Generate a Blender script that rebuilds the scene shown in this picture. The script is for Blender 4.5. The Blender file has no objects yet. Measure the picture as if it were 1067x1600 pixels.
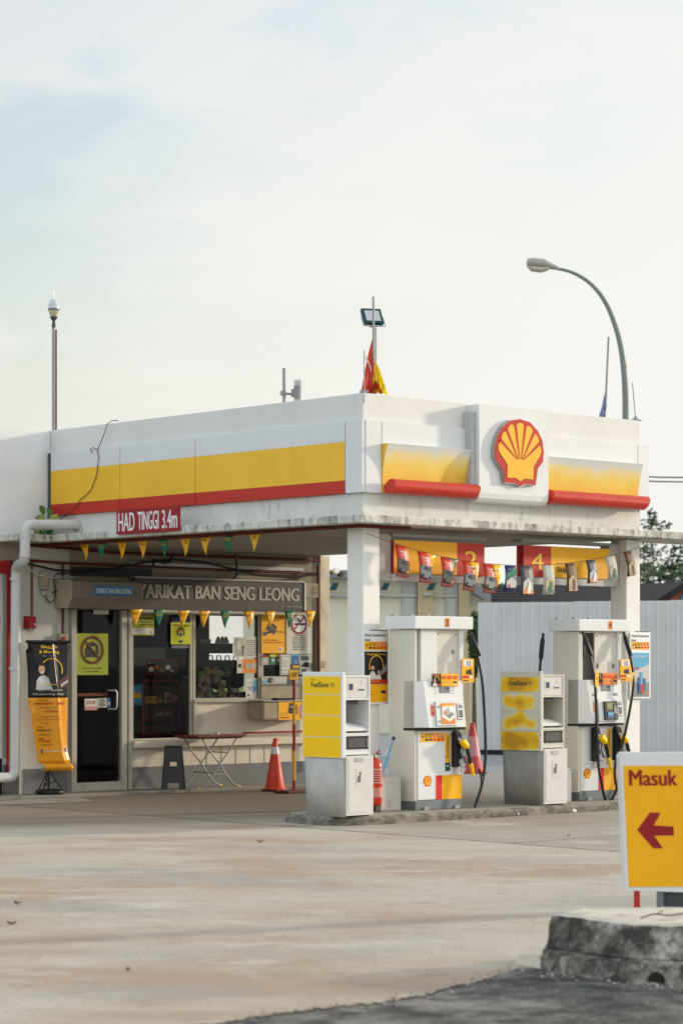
import bpy, bmesh, math, random
from mathutils import Vector, Matrix
random.seed(7)
S = bpy.context.scene
# ---------------------------------------------------------------- camera, sky, sun, exposure
F, CX, HY, EYE = 3800.0, 533.5, 1036.0, 1.8          # focal length in photo pixels, principal column, horizon row, eye height
cam = bpy.data.cameras.new('camera'); camo = bpy.data.objects.new('camera', cam); S.collection.objects.link(camo)
cam.sensor_fit = 'HORIZONTAL'; cam.sensor_width = 36.0; cam.lens = F/1067*36; cam.shift_y = (HY-800)/1067
cam.clip_start = .5; cam.clip_end = 3000
camo.location = (0, 0, EYE); camo.rotation_euler = (math.radians(90), 0, 0)
cam.dof.use_dof = True; cam.dof.focus_distance = 29.5; cam.dof.aperture_fstop = 4.2
S.camera = camo
S.view_settings.view_transform = 'Standard'; S.view_settings.look = 'None'
S.view_settings.exposure = 0.12; S.view_settings.gamma = 1.0
TH = math.atan2(.6711, .7414)                        # the station is turned by this angle
RX, RY = math.cos(TH), math.sin(TH)
OX, OY = .245, 28.13                                 # foot of the near corner of the canopy wall
# light travels (-1, +.3, -.2) in station axes (u, v, z)
sd = Vector((1*RX + .3*RY, 1*RY - .3*RX, .215)).normalized()      # towards the sun
sun_el = math.asin(sd.z); sun_az = math.atan2(sd.x, sd.y)
W = bpy.data.worlds.new('World'); S.world = W; W.use_nodes = True
nt = W.node_tree; N = nt.nodes; L = nt.links
for n in list(N): N.remove(n)
out = N.new('ShaderNodeOutputWorld'); bg = N.new('ShaderNodeBackground'); L.new(bg.outputs[0], out.inputs[0])
sky = N.new('ShaderNodeTexSky'); sky.sky_type = 'NISHITA'; sky.sun_disc = False
sky.sun_elevation = sun_el; sky.sun_rotation = sun_az; sky.dust_density = 3.0; sky.air_density = 1.2
tc = N.new('ShaderNodeTexCoord')
mp = N.new('ShaderNodeMapping'); mp.inputs['Scale'].default_value = (1, 1, 2.6); L.new(tc.outputs['Generated'], mp.inputs[0])
nz = N.new('ShaderNodeTexNoise'); nz.inputs['Distortion'].default_value = .25; nz.inputs['Scale'].default_value = 6.5; nz.inputs['Detail'].default_value = 7; nz.inputs['Roughness'].default_value = .55
L.new(mp.outputs[0], nz.inputs[0])
rp = N.new('ShaderNodeValToRGB'); rp.color_ramp.elements[0].position = .42; rp.color_ramp.elements[1].position = .60
L.new(nz.outputs['Fac'], rp.inputs[0])
sep = N.new('ShaderNodeSeparateXYZ'); L.new(tc.outputs['Generated'], sep.inputs[0])
def mth(op, a, b=None, clamp=False):
    m = N.new('ShaderNodeMath'); m.operation = op; m.use_clamp = clamp
    for i, x in enumerate((a, b)):
        if x is None: continue
        if isinstance(x, (int, float)): m.inputs[i].default_value = x
        else: L.new(x, m.inputs[i])
    return m.outputs[0]
# thin high cloud: thick near the horizon, thinner higher up and towards the left of the view
hgt = mth('MULTIPLY', sep.outputs['Z'], 4.0)
lft = mth('MULTIPLY', sep.outputs['X'], -2.3)
thin = mth('MULTIPLY', mth('SUBTRACT', mth('ADD', hgt, lft), .30, True), .95)
cf = mth('SUBTRACT', 1.0, mth('MULTIPLY', thin, mth('SUBTRACT', 1.0, mth('MULTIPLY', rp.outputs[0], .62))), True)
cf = mth('MAXIMUM', cf, .30)
skm = N.new('ShaderNodeMix'); skm.data_type = 'RGBA'; skm.blend_type = 'MULTIPLY'; skm.inputs[0].default_value = 1
L.new(sky.outputs[0], skm.inputs['A']); skm.inputs['B'].default_value = (2.1, 2.25, 2.5, 1)
SKYMIX = N.new('ShaderNodeMix'); SKYMIX.data_type = 'RGBA'
L.new(cf, SKYMIX.inputs['Factor']); L.new(skm.outputs['Result'], SKYMIX.inputs['A'])
SKYMIX.inputs['B'].default_value = (8.65, 8.48, 8.08, 1)            # cloud white, before the strength below

# added fill light: sky raised overhead and behind the camera, outside the view
beh = mth('ADD', mth('MULTIPLY', mth('MULTIPLY', mth('SUBTRACT', .75, sep.outputs['Y'], True), .85), mth('ADD', mth('MULTIPLY', sep.outputs['Z'], 1.5), .40, True)), 1.0)
fin = N.new('ShaderNodeMix'); fin.data_type = 'RGBA'; fin.blend_type = 'MULTIPLY'; fin.inputs[0].default_value = 1
L.new(SKYMIX.outputs['Result'], fin.inputs['A']); L.new(beh, fin.inputs['B'])
L.new(fin.outputs['Result'], bg.inputs[0]); bg.inputs[1].default_value = .1
sl = bpy.data.lights.new('sun', 'SUN'); sl.energy = 3.4; sl.angle = math.radians(3); sl.color = (1, .86, .66)
so = bpy.data.objects.new('sun', sl); S.collection.objects.link(so); so.rotation_euler = sd.to_track_quat('Z', 'Y').to_euler()
so.location = (20, 10, 30)

# ---------------------------------------------------------------- materials
MATS = {}
def mat(name, c, r=.6, var=.08, sc=4, bump=0, bs=30, dirt=None, metal=0, stretch=(1, 1, 1), spec=.28, emit=None, coat=0):
    """c base colour; var brightness mottling; dirt = (colour, amount 0..1, scale, stretch z)"""
    m = bpy.data.materials.new(name); m.use_nodes = True; n = m.node_tree.nodes; l = m.node_tree.links
    b = n['Principled BSDF']; b.inputs['Roughness'].default_value = r; b.inputs['Metallic'].default_value = metal
    b.inputs['Specular IOR Level'].default_value = spec; b.inputs['Coat Weight'].default_value = coat
    t = n.new('ShaderNodeTexCoord'); mp = n.new('ShaderNodeMapping'); l.new(t.outputs['Object'], mp.inputs[0]); mp.inputs['Scale'].default_value = stretch
    col = None
    a = n.new('ShaderNodeTexNoise'); a.inputs['Scale'].default_value = sc; a.inputs['Detail'].default_value = 6; a.inputs['Roughness'].default_value = .6
    l.new(mp.outputs[0], a.inputs[0])
    mr = n.new('ShaderNodeMapRange'); mr.inputs['From Min'].default_value = .3; mr.inputs['From Max'].default_value = .7
    mr.inputs['To Min'].default_value = 1-var; mr.inputs['To Max'].default_value = 1+var*.6; l.new(a.outputs['Fac'], mr.inputs['Value'])
    mx = n.new('ShaderNodeMix'); mx.data_type = 'RGBA'; mx.blend_type = 'MULTIPLY'; mx.inputs[0].default_value = 1
    mx.inputs['A'].default_value = (*c, 1); l.new(mr.outputs[0], mx.inputs['B']); col = mx.outputs['Result']
    if dirt:
        dl = dirt if isinstance(dirt, list) else [dirt]
        for k, (dc, amt, ds, dz) in enumerate(dl):
            m2 = n.new('ShaderNodeMapping'); l.new(t.outputs['Object'], m2.inputs[0]); m2.inputs['Scale'].default_value = (1, 1, dz); m2.inputs['Location'].default_value = (k*3.1, 1.7*k, .4)
            d = n.new('ShaderNodeTexNoise'); d.inputs['Scale'].default_value = ds; d.inputs['Detail'].default_value = 8; d.inputs['Roughness'].default_value = .68
            l.new(m2.outputs[0], d.inputs[0])
            rr = n.new('ShaderNodeMapRange'); rr.inputs['From Min'].default_value = .67-.29*amt; rr.inputs['From Max'].default_value = .80-.24*amt
            rr.inputs['To Max'].default_value = min(1, .45+amt*.5); l.new(d.outputs['Fac'], rr.inputs['Value'])
            m3 = n.new('ShaderNodeMix'); m3.data_type = 'RGBA'; l.new(rr.outputs[0], m3.inputs[0]); l.new(col, m3.inputs['A']); m3.inputs['B'].default_value = (*dc, 1)
            col = m3.outputs['Result']
    l.new(col, b.inputs['Base Color'])
    if bump:
        e = n.new('ShaderNodeTexNoise'); e.inputs['Scale'].default_value = bs; e.inputs['Detail'].default_value = 5; l.new(t.outputs['Object'], e.inputs[0])
        bp = n.new('ShaderNodeBump'); bp.inputs['Strength'].default_value = bump; bp.inputs['Distance'].default_value = .01
        l.new(e.outputs['Fac'], bp.inputs['Height']); l.new(bp.outputs[0], b.inputs['Normal'])
    if emit:
        b.inputs['Emission Color'].default_value = (*emit[0], 1); b.inputs['Emission Strength'].default_value = emit[1]
    MATS[name] = m; return m
BK = (.05, .05, .045)
mat('wall_white', (.74, .725, .67), .75, .07, 1.6, .25, 25, [((.30, .29, .25), .10, 3.5, .25), ((.08, .08, .07), .02, 7, .5)])
mat('parapet_white', (.69, .685, .64), .7, .05, 1.2, .15, 20, [((.5, .49, .43), .14, 2.2, .3)])
mat('side_wall', (.72, .74, .74), .75, .08, 1.6, .25, 25, [((.2, .21, .19), .12, 2.6, .6), ((.1, .1, .09), .05, 9, .6)])
mat('ledge_conc', (.64, .62, .55), .8, .15, 3, .5, 30, [((.26, .25, .20), .6, 4, .8), ((.05, .05, .042), .58, 10, .4), ((.03, .03, .028), .45, 18, .2)])
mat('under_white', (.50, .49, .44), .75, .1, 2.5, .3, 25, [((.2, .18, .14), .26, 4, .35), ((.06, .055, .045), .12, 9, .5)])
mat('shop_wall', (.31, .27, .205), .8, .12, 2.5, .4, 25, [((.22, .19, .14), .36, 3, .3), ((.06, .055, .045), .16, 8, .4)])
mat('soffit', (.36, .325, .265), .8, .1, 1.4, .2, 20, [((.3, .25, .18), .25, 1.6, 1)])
mat('soffit_strip', (.5, .5, .48), .6, .08, 1.4)
mat('column_white', (.76, .745, .70), .6, .05, 3, .2, 25, [((.46, .41, .32), .22, 3, .25), ((.1, .09, .08), .14, 14, 1)])
mat('pillar_worn', (.62, .54, .40), .85, .2, 5, .5, 25, [((.25, .14, .06), .35, 5, .4), ((.05, .045, .04), .16, 11, .6)])
mat('dado_grey', (.165, .17, .175), .7, .2, 3, .2, 30, [((.55, .54, .5), .08, 16, 1)])
mat('panel_grey', (.68, .685, .67), .35, .04, 1.2, 0, 0, [((.54, .53, .49), .3, 5, .12)])
mat('parapet_grimy', (.66, .655, .60), .75, .1, 2, .2, 20, [((.36, .35, .29), .42, 4, .4), ((.07, .07, .058), .30, 8, .6)])
mat('panel_front', (.68, .685, .68), .35, .03, 1.2, 0, 0, ((.55, .55, .52), .1, 2, .2))  # front fascia grey, less streaked than the side panels
mat('yellow', (.84, .50, .028), .4, .05, 1.5, 0, 0, ((.72, .5, .12), .12, 3, .25))
mat('yellow_pure', (.92, .56, .004), .35, .03, 3)
mat('yellow_deep', (.88, .43, .006), .4, .04, 3)
mat('red', (.50, .028, .012), .4, .08, 2, 0, 0, ((.35, .04, .02), .1, 4, .3))
mat('red_gloss', (.50, .035, .018), .28, .08, 3)
mat('red_pure', (.68, .012, .012), .4, .04, 3)
mat('red_dark', (.30, .010, .012), .5, .12, 3)
mat('maroon', (.11, .016, .010), .5, .2, 6)
mat('white', (.78, .78, .76), .4, .03, 3)
mat('white_paint', (.71, .715, .70), .32, .03, 2.5, 0, 0, ((.5, .46, .38), .06, 5, .4))
mat('cream_paint', (.62, .59, .50), .4, .04, 2, 0, 0, ((.4, .37, .3), .1, 4, .3))
mat('grey_light', (.48, .48, .46), .5, .08, 3)
mat('grey_mid', (.22, .225, .23), .5, .1, 3)
mat('plinth_grey', (.15, .17, .185), .5, .12, 5, 0, 0, ((.3, .28, .24), .2, 8, .5))
mat('grey_dark', (.06, .062, .065), .5, .1, 3)
mat('black', (.012, .012, .013), .4, .1, 5)
mat('black_satin', (.02, .02, .021), .3, .1, 5)
mat('ink', (.02, .02, .025), .6, 0, 3)
mat('ink_grey', (.13, .13, .13), .6, 0, 3)
mat('rubber', (.012, .014, .015), .38, .1, 5)
mat('green', (.0, .16, .085), .5, .08, 3)
mat('green_dark', (.01, .07, .04), .5, .08, 3)
mat('lime', (.55, .58, .01), .5, .04, 3)
mat('lime_dull', (.30, .34, .02), .5, .06, 3)
mat('blue', (.02, .09, .25), .5, .06, 3)
mat('blue_sign', (.03, .17, .36), .5, .08, 4)
mat('blue_light', (.08, .35, .55), .5, .06, 3)
mat('navy', (.02, .03, .12), .5, .06, 3)
mat('orange', (.72, .22, .02), .5, .05, 3)
mat('brown', (.12, .06, .03), .6, .15, 5)
mat('skin', (.55, .32, .22), .6, .05, 5)
mat('steel', (.42, .42, .41), .38, .15, 5, 0, 0, ((.2, .18, .16), .2, 8, .4), metal=.7)
mat('steel_dull', (.30, .30, .29), .55, .15, 6, 0, 0, ((.16, .09, .04), .25, 9, .5), metal=.4)
mat('alu_frame', (.44, .41, .34), .5, .12, 6, 0, 0, [((.15, .12, .08), .28, 9, .3)])
mat('conc_panel', (.47, .45, .41), .7, .14, 5, .3, 40, [((.72, .70, .65), .16, 7, .6), ((.16, .14, .11), .22, 5, .6)])
mat('conc_panel_dark', (.30, .28, .245), .75, .2, 4, .3, 40, [((.55, .53, .48), .2, 6, .6), ((.11, .1, .085), .3, 4, .6)])
mat('metal_door', (.62, .6, .56), .5, .08, 5, .1, 40, [((.3, .25, .19), .26, 7, .7), ((.12, .09, .06), .08, 16, 1)])
mat('box_beige', (.36, .30, .21), .75, .2, 5, .3, 20, [((.14, .11, .07), .4, 4, .7)])
mat('box_grey', (.20, .172, .14), .7, .15, 5, .1, 20, [((.12, .1, .08), .3, 4, .7)])
mat('sign_grey', (.062, .057, .05), .5, .15, 5, 0, 0, [((.16, .15, .13), .3, 4, .5)])
mat('sign_letter', (.42, .39, .33), .45, .12, 8)
mat('kerb', (.25, .225, .18), .9, .25, 5, .8, 40, [((.07, .068, .05), .8, 6, 1.2), ((.42, .4, .34), .18, 9, 1)])
mat('kerb_top', (.33, .30, .24), .9, .2, 4, .6, 40, [((.14, .125, .095), .6, 3, 1)])
mat('kerb_old', (.235, .21, .165), .95, .35, 7, 1.0, 25, [((.03, .03, .027), .95, 4.2, 1), ((.56, .52, .44), .62, 4, 1.2), ((.03, .03, .027), .62, 13, 1)])
mat('kerb_old_top', (.62, .56, .45), .95, .18, 5, .6, 40, [((.2, .18, .14), .5, 5, 1), ((.06, .055, .045), .35, 12, 1)])
mat('cone_orange', (.60, .05, .018), .45, .1, 6, 0, 0, ((.3, .05, .03), .2, 9, .5))
mat('cone_faded', (.42, .045, .045), .5, .1, 6)
mat('reflect', (.62, .62, .6), .4, .12, 12)
mat('reflect_pink', (.50, .22, .24), .5, .12, 12)
mat('pole_yellow', (.72, .36, .01), .45, .1, 6)
mat('drain', (.58, .575, .55), .45, .07, 3, 0, 0, [((.27, .24, .18), .24, 4, .3)])
mat('tile_white', (.62, .56, .45), .5, .08, 3, 0, 0, [((.3, .25, .17), .25, 3, .5)])
mat('teal', (.006, .05, .06), .35, .1, 3)
mat('lamp_glass', (.55, .58, .6), .15, .1, 3)
mat('lamp_body', (.42, .41, .34), .6, .2, 8, 0, 0, ((.12, .11, .08), .35, 8, 1))
mat('lamp_bowl', (.52, .48, .38), .4, .15, 8)
mat('post_green', (.20, .235, .215), .5, .1, 4, 0, 0, ((.12, .14, .12), .2, 6, .3))
mat('flag_red', (.62, .09, .06), .7, .15, 12)
mat('flag_yellow', (.95, .72, .02), .7, .1, 12)
mat('flag_blue', (.26, .38, .58), .7, .15, 12)
mat('leaf', (.06, .12, .03), .5, .4, 8)
mat('leaf_yel', (.25, .26, .04), .5, .3, 8)
mat('leaf_far', (.035, .075, .035), .6, .5, 2)
mat('leaf_far2', (.065, .10, .045), .6, .5, 2)
mat('leaf_purple', (.12, .03, .04), .5, .3, 8)
mat('bark', (.09, .075, .055), .8, .3, 6)
mat('roof_tile', (.024, .02, .02), .8, .25, 3, .4, 8)
mat('orange_wall', (.42, .14, .06), .8, .1, 2)
mat('cream_wall', (.70, .66, .50), .8, .05, 1, 0, 0, ((.5, .47, .36), .15, 1.2, .3))
mat('tan_wall', (.52, .42, .25), .8, .05, 1)
mat('cream_shade', (.52, .53, .45), .8, .05, 1)
mat('hoarding', (.62, .615, .585), .5, .1, 1.2, 0, 0, [((.40, .41, .40), .35, 1.2, .15), ((.33, .25, .17), .12, 3, .3)])
mat('grass', (.20, .23, .05), .9, .3, 1)
mat('amber', (.6, .38, .08), .3, .2, 8)
mat('olive', (.26, .27, .10), .3, .2, 8)
mat('jar_green', (.16, .27, .19), .2, .2, 6)
mat('cloth_dark', (.02, .024, .028), .7, .3, 8)
mat('paper', (.62, .6, .52), .7, .05, 4)
mat('paper_dull', (.42, .42, .36), .7, .1, 4)
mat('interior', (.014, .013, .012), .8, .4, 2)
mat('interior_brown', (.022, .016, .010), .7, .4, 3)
mat('foil', (.6, .55, .4), .25, .3, 14, metal=.5)
mat('banner_dark', (.018, .016, .018), .22, .1, 5)
mat('banner_yellow', (.80, .33, .015), .24, .05, 5)

def glass(name, tint=(.86, .9, .88), ref=.9, rough=.0):
    m = bpy.data.materials.new(name); m.use_nodes = True; n = m.node_tree.nodes; l = m.node_tree.links; n.clear()
    o = n.new('ShaderNodeOutputMaterial'); t = n.new('ShaderNodeBsdfTransparent'); t.inputs[0].default_value = (*tint, 1)
    g = n.new('ShaderNodeBsdfGlossy'); g.inputs['Roughness'].default_value = rough; g.inputs[0].default_value = (ref, ref, ref, 1)
    f = n.new('ShaderNodeFresnel'); f.inputs[0].default_value = 1.45; x = n.new('ShaderNodeMixShader')
    l.new(f.outputs[0], x.inputs[0]); l.new(t.outputs[0], x.inputs[1]); l.new(g.outputs[0], x.inputs[2]); l.new(x.outputs[0], o.inputs[0])
    MATS[name] = m
def cloth(name, c):
    m = mat(name, c, .7, .15, 12); n = m.node_tree.nodes; l = m.node_tree.links; b = n['Principled BSDF']; o = n['Material Output']
    t = n.new('ShaderNodeBsdfTranslucent'); l.new(b.inputs['Base Color'].links[0].from_socket, t.inputs[0]); x = n.new('ShaderNodeMixShader'); x.inputs[0].default_value = .6
    l.new(b.outputs[0], x.inputs[1]); l.new(t.outputs[0], x.inputs[2]); l.new(x.outputs[0], o.inputs[0])
cloth('flag_red', (.80, .13, .09)); cloth('flag_yellow', (.98, .80, .03)); cloth('flag_blue', (.42, .55, .75)); cloth('flag_pale', (.7, .7, .68))
glass('glass', (.95, .95, .93), .14, .02)
glass('glass_clear', (.86, .9, .9), .8, .02)

# ---------------------------------------------------------------- geometry helpers
class Fr:                                   # flat frame: origin, x (right as seen), y (up as seen), n (towards the viewer)
    def __init__(s, o, x, y, n): s.o, s.x, s.y, s.n = Vector(o), Vector(x), Vector(y), Vector(n)
    def p(s, a, b, d=0): return s.o + s.x*a + s.y*b + s.n*d
def FR(o=(0, 0, 0)): return Fr(o, (1, 0, 0), (0, 0, 1), (0, -1, 0))      # faces the front
def FL(o=(0, 0, 0)): return Fr(o, (0, -1, 0), (0, 0, 1), (-1, 0, 0))     # faces the left
_txt = {}
def text_geo(s, bold):
    k = (s, bold)
    if k not in _txt:
        c = bpy.data.curves.new('t', 'FONT'); c.body = s; c.size = 1; c.offset = bold; c.resolution_u = 3
        o = bpy.data.objects.new('t', c); me = bpy.data.meshes.new_from_object(o)
        vs = [v.co.copy() for v in me.vertices]; fs = [tuple(p.vertices) for p in me.polygons]
        bpy.data.objects.remove(o); bpy.data.curves.remove(c); bpy.data.meshes.remove(me)
        _txt[k] = (vs, fs)
    return _txt[k]
class M:
    def __init__(s): s.v, s.f, s.m, s.sm, s.slots = [], [], [], [], []
    def slot(s, name):
        if name not in s.slots: s.slots.append(name)
        return s.slots.index(name)
    def add(s, vs, fs, m, smooth=False):
        b = len(s.v); s.v += [Vector(v) for v in vs]; k = s.slot(m)
        for f in fs: s.f.append(tuple(b+i for i in f)); s.m.append(k); s.sm.append(smooth)
    def hexa(s, p, m):                       # 8 points: bottom ring, top ring
        s.add(p, [(3, 2, 1, 0), (4, 5, 6, 7), (0, 1, 5, 4), (1, 2, 6, 5), (2, 3, 7, 6), (3, 0, 4, 7)], m)
    def box(s, a, b, m, bev=0):
        x0, y0, z0 = [min(p, q) for p, q in zip(a, b)]; x1, y1, z1 = [max(p, q) for p, q in zip(a, b)]
        if bev:
            bm = bmesh.new(); bmesh.ops.create_cube(bm, size=1)
            for v in bm.verts: v.co = Vector(((x0+x1)/2+v.co.x*(x1-x0), (y0+y1)/2+v.co.y*(y1-y0), (z0+z1)/2+v.co.z*(z1-z0)))
            bmesh.ops.bevel(bm, geom=bm.edges[:], offset=bev, segments=2, profile=.5, affect='EDGES')
            bm.verts.index_update(); s.add([v.co.copy() for v in bm.verts], [[v.index for v in f.verts] for f in bm.faces], m); bm.free(); return
        s.hexa([(x0, y0, z0), (x1, y0, z0), (x1, y1, z0), (x0, y1, z0), (x0, y0, z1), (x1, y0, z1), (x1, y1, z1), (x0, y1, z1)], m)
    def rings(s, rings, m, closed=True, caps=True, smooth=True):
        n = len(rings[0]); vs = [p for r in rings for p in r]; fs = []
        for i in range(len(rings)-1):
            for j in range(n if closed else n-1):
                a, b = i*n+j, i*n+(j+1) % n; fs.append((a, b, b+n, a+n))
        s.add(vs, fs, m, smooth)
        if caps and closed:
            s.add(rings[0], [tuple(reversed(range(n)))], m); s.add(rings[-1], [tuple(range(n))], m)
    def tube(s, path, r, m, n=8, caps=True):
        path = [Vector(p) for p in path]; rr = r if isinstance(r, (list, tuple)) else [r]*len(path)
        rings = []; up = None
        for i, p in enumerate(path):
            d = (path[min(i+1, len(path)-1)] - path[max(i-1, 0)]).normalized()
            if up is None:
                up = d.orthogonal().normalized()
            up = (up - d*up.dot(d)); up = up.normalized() if up.length > 1e-6 else d.orthogonal().normalized()
            q = d.cross(up)
            rings.append([p + (up*math.cos(2*math.pi*k/n) + q*math.sin(2*math.pi*k/n))*rr[i] for k in range(n)])
        s.rings(rings, m, True, caps)
    def cyl(s, c, r, z0, z1, m, n=16): s.tube([(c[0], c[1], z0), (c[0], c[1], z1)], r, m, n)
    def lathe(s, c, prof, m, n=16, caps=True):
        s.rings([[Vector((c[0]+r*math.cos(2*math.pi*k/n), c[1]+r*math.sin(2*math.pi*k/n), c[2]+z)) for k in range(n)] for r, z in prof], m, True, caps)
    def poly(s, fr, pts, d0, d1, m):         # prism from depth d0 to d1 in front of a frame
        a = sum(pts[i][0]*pts[(i+1) % len(pts)][1]-pts[(i+1) % len(pts)][0]*pts[i][1] for i in range(len(pts)))
        if a < 0: pts = pts[::-1]
        n = len(pts); vs = [fr.p(x, y, d0) for x, y in pts] + [fr.p(x, y, d1) for x, y in pts]
        s.add(vs, [tuple(reversed(range(n))), tuple(range(n, 2*n))] + [(i, (i+1) % n, n+(i+1) % n, n+i) for i in range(n)], m)
    def rect(s, fr, x0, y0, x1, y1, d0, d1, m): s.poly(fr, [(x0, y0), (x1, y0), (x1, y1), (x0, y1)], d0, d1, m)
    def disc(s, fr, x, y, r, d0, d1, m, n=20, ry=None):
        ry = ry or r; s.poly(fr, [(x+r*math.cos(2*math.pi*k/n), y+ry*math.sin(2*math.pi*k/n)) for k in range(n)], d0, d1, m)
    def ring(s, fr, x, y, r0, r1, d0, d1, m, n=28, a0=0, a1=360, ry=1):
        A = [math.radians(a0+(a1-a0)*k/n) for k in range(n+1)]
        for k in range(n):
            c0, s0, c1, s1 = math.cos(A[k]), math.sin(A[k]), math.cos(A[k+1]), math.sin(A[k+1])
            s.poly(fr, [(x+r0*c0, y+r0*s0*ry), (x+r1*c0, y+r1*s0*ry), (x+r1*c1, y+r1*s1*ry), (x+r0*c1, y+r0*s1*ry)], d0, d1, m)
    def line(s, fr, p, q, w, d0, d1, m):
        (x0, y0), (x1, y1) = p, q; l = math.hypot(x1-x0, y1-y0) or 1; nx, ny = -(y1-y0)/l*w/2, (x1-x0)/l*w/2
        s.poly(fr, [(x0+nx, y0+ny), (x0-nx, y0-ny), (x1-nx, y1-ny), (x1+nx, y1+ny)], d0, d1, m)
    def text(s, fr, t, x, y, w, h, d, m, bold=.0, al='c'):
        """fits the words into w x h (w None keeps proportions); x, y is the lower edge and left / centre"""
        extra = bold; vs, fs = text_geo(t, 0)
        if not vs: return
        x0 = min(v.x for v in vs); x1 = max(v.x for v in vs); y0 = min(v.y for v in vs); y1 = max(v.y for v in vs)
        sy = h/(y1-y0); sx = (w/(x1-x0)) if w else sy; W_ = (x1-x0)*sx
        ox = x - W_/2 if al == 'c' else (x if al == 'l' else x-W_)
        for q, (ex, ey) in enumerate(((0, 0), (1, .0), (-1, .0)) if extra > .006 else ((0, 0),)):
            s.add([fr.p(ox+(v.x-x0)*sx+ex*extra*h*1.3, y+(v.y-y0)*sy+ey*extra*h, d+.0005*q) for v in vs], fs, m)
    def sheet(s, grid, m, th=.004, nrm=None):    # a cloth or paper of real thickness from a grid of points
        R, C = len(grid), len(grid[0]); g = [[Vector(p) for p in r] for r in grid]
        nn = Vector(nrm) if nrm else (g[0][-1]-g[0][0]).cross(g[-1][0]-g[0][0]).normalized()
        vs = [p for r in g for p in r] + [p+nn*th for r in g for p in r]; o = R*C; fs = []
        for i in range(R-1):
            for j in range(C-1):
                a = i*C+j; fs += [(a, a+1, a+C+1, a+C), (o+a+C, o+a+C+1, o+a+1, o+a)]
        rim = [i for i in range(C)] + [i*C+C-1 for i in range(1, R)] + [(R-1)*C+j for j in range(C-2, -1, -1)] + [i*C for i in range(R-2, 0, -1)]
        for k in range(len(rim)): a, b = rim[k], rim[(k+1) % len(rim)]; fs.append((b, a, a+o, b+o))
        s.add(vs, fs, m, True)
    def o(s, name, parent=None, loc=None):
        me = bpy.data.meshes.new(name); me.from_pydata([tuple(v) for v in s.v], [], s.f)
        for k in s.slots: me.materials.append(MATS[k])
        me.polygons.foreach_set('material_index', s.m); me.polygons.foreach_set('use_smooth', s.sm); me.update()
        o = bpy.data.objects.new(name, me); S.collection.objects.link(o)
        if parent: o.parent = parent
        if loc: o.location = loc
        return o
def UV(u, v, z=0): return Vector((OX+RX*u-RY*v, OY+RY*u+RX*v, z))
def tag(o, label=None, cat=None, group=None, kind=None):
    if label: o['label'] = label
    if cat: o['category'] = cat
    if group: o['group'] = group
    if kind: o['kind'] = kind
    return o
def T(name, label, cat, p=(0, 0, 0), group=None, rot=0, world=False):     # Empty at the base of a thing; p in station axes
    o = bpy.data.objects.new(name, None); S.collection.objects.link(o); o.empty_display_size = .1
    o.location = Vector(p) if world else UV(*p); o.rotation_euler = (0, 0, rot if world else TH+rot)
    return tag(o, label, cat, group)
def one(m, name, label, cat, p=(0, 0, 0), group=None, rot=0, world=False, kind=None):   # a thing that is one mesh
    o = m.o(name); o.location = Vector(p) if world else UV(*p); o.rotation_euler = (0, 0, rot if world else TH+rot)
    return tag(o, label, cat, group, kind)
def copy_tree(o, parent=None):
    c = o.copy(); S.collection.objects.link(c)
    if parent: c.parent = parent
    for ch in o.children: copy_tree(ch, c)
    return c
# measuring: where a photo pixel meets a plane of the station
def fu(px, v):                               # plane v = const -> u
    t = (px-CX)/F; return (t*(OY+RX*v) - (OX-RY*v))/(RX - t*RY)
def fv(px, u):                               # plane u = const -> v
    t = (px-CX)/F; return (OX+RX*u - t*(OY+RY*u))/(RY + t*RX)
def dep(u, v): return OY+RY*u+RX*v
def zz(py, Y): return EYE+(HY-py)*Y/F
def fz(px, py, v): u = fu(px, v); return u, zz(py, dep(u, v))     # on a front-facing plane
def lz(px, py, u): v = fv(px, u); return v, zz(py, dep(u, v))     # on a left-facing plane
def wx(px, Y): return (px-CX)*Y/F
VF = 6.2
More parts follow.
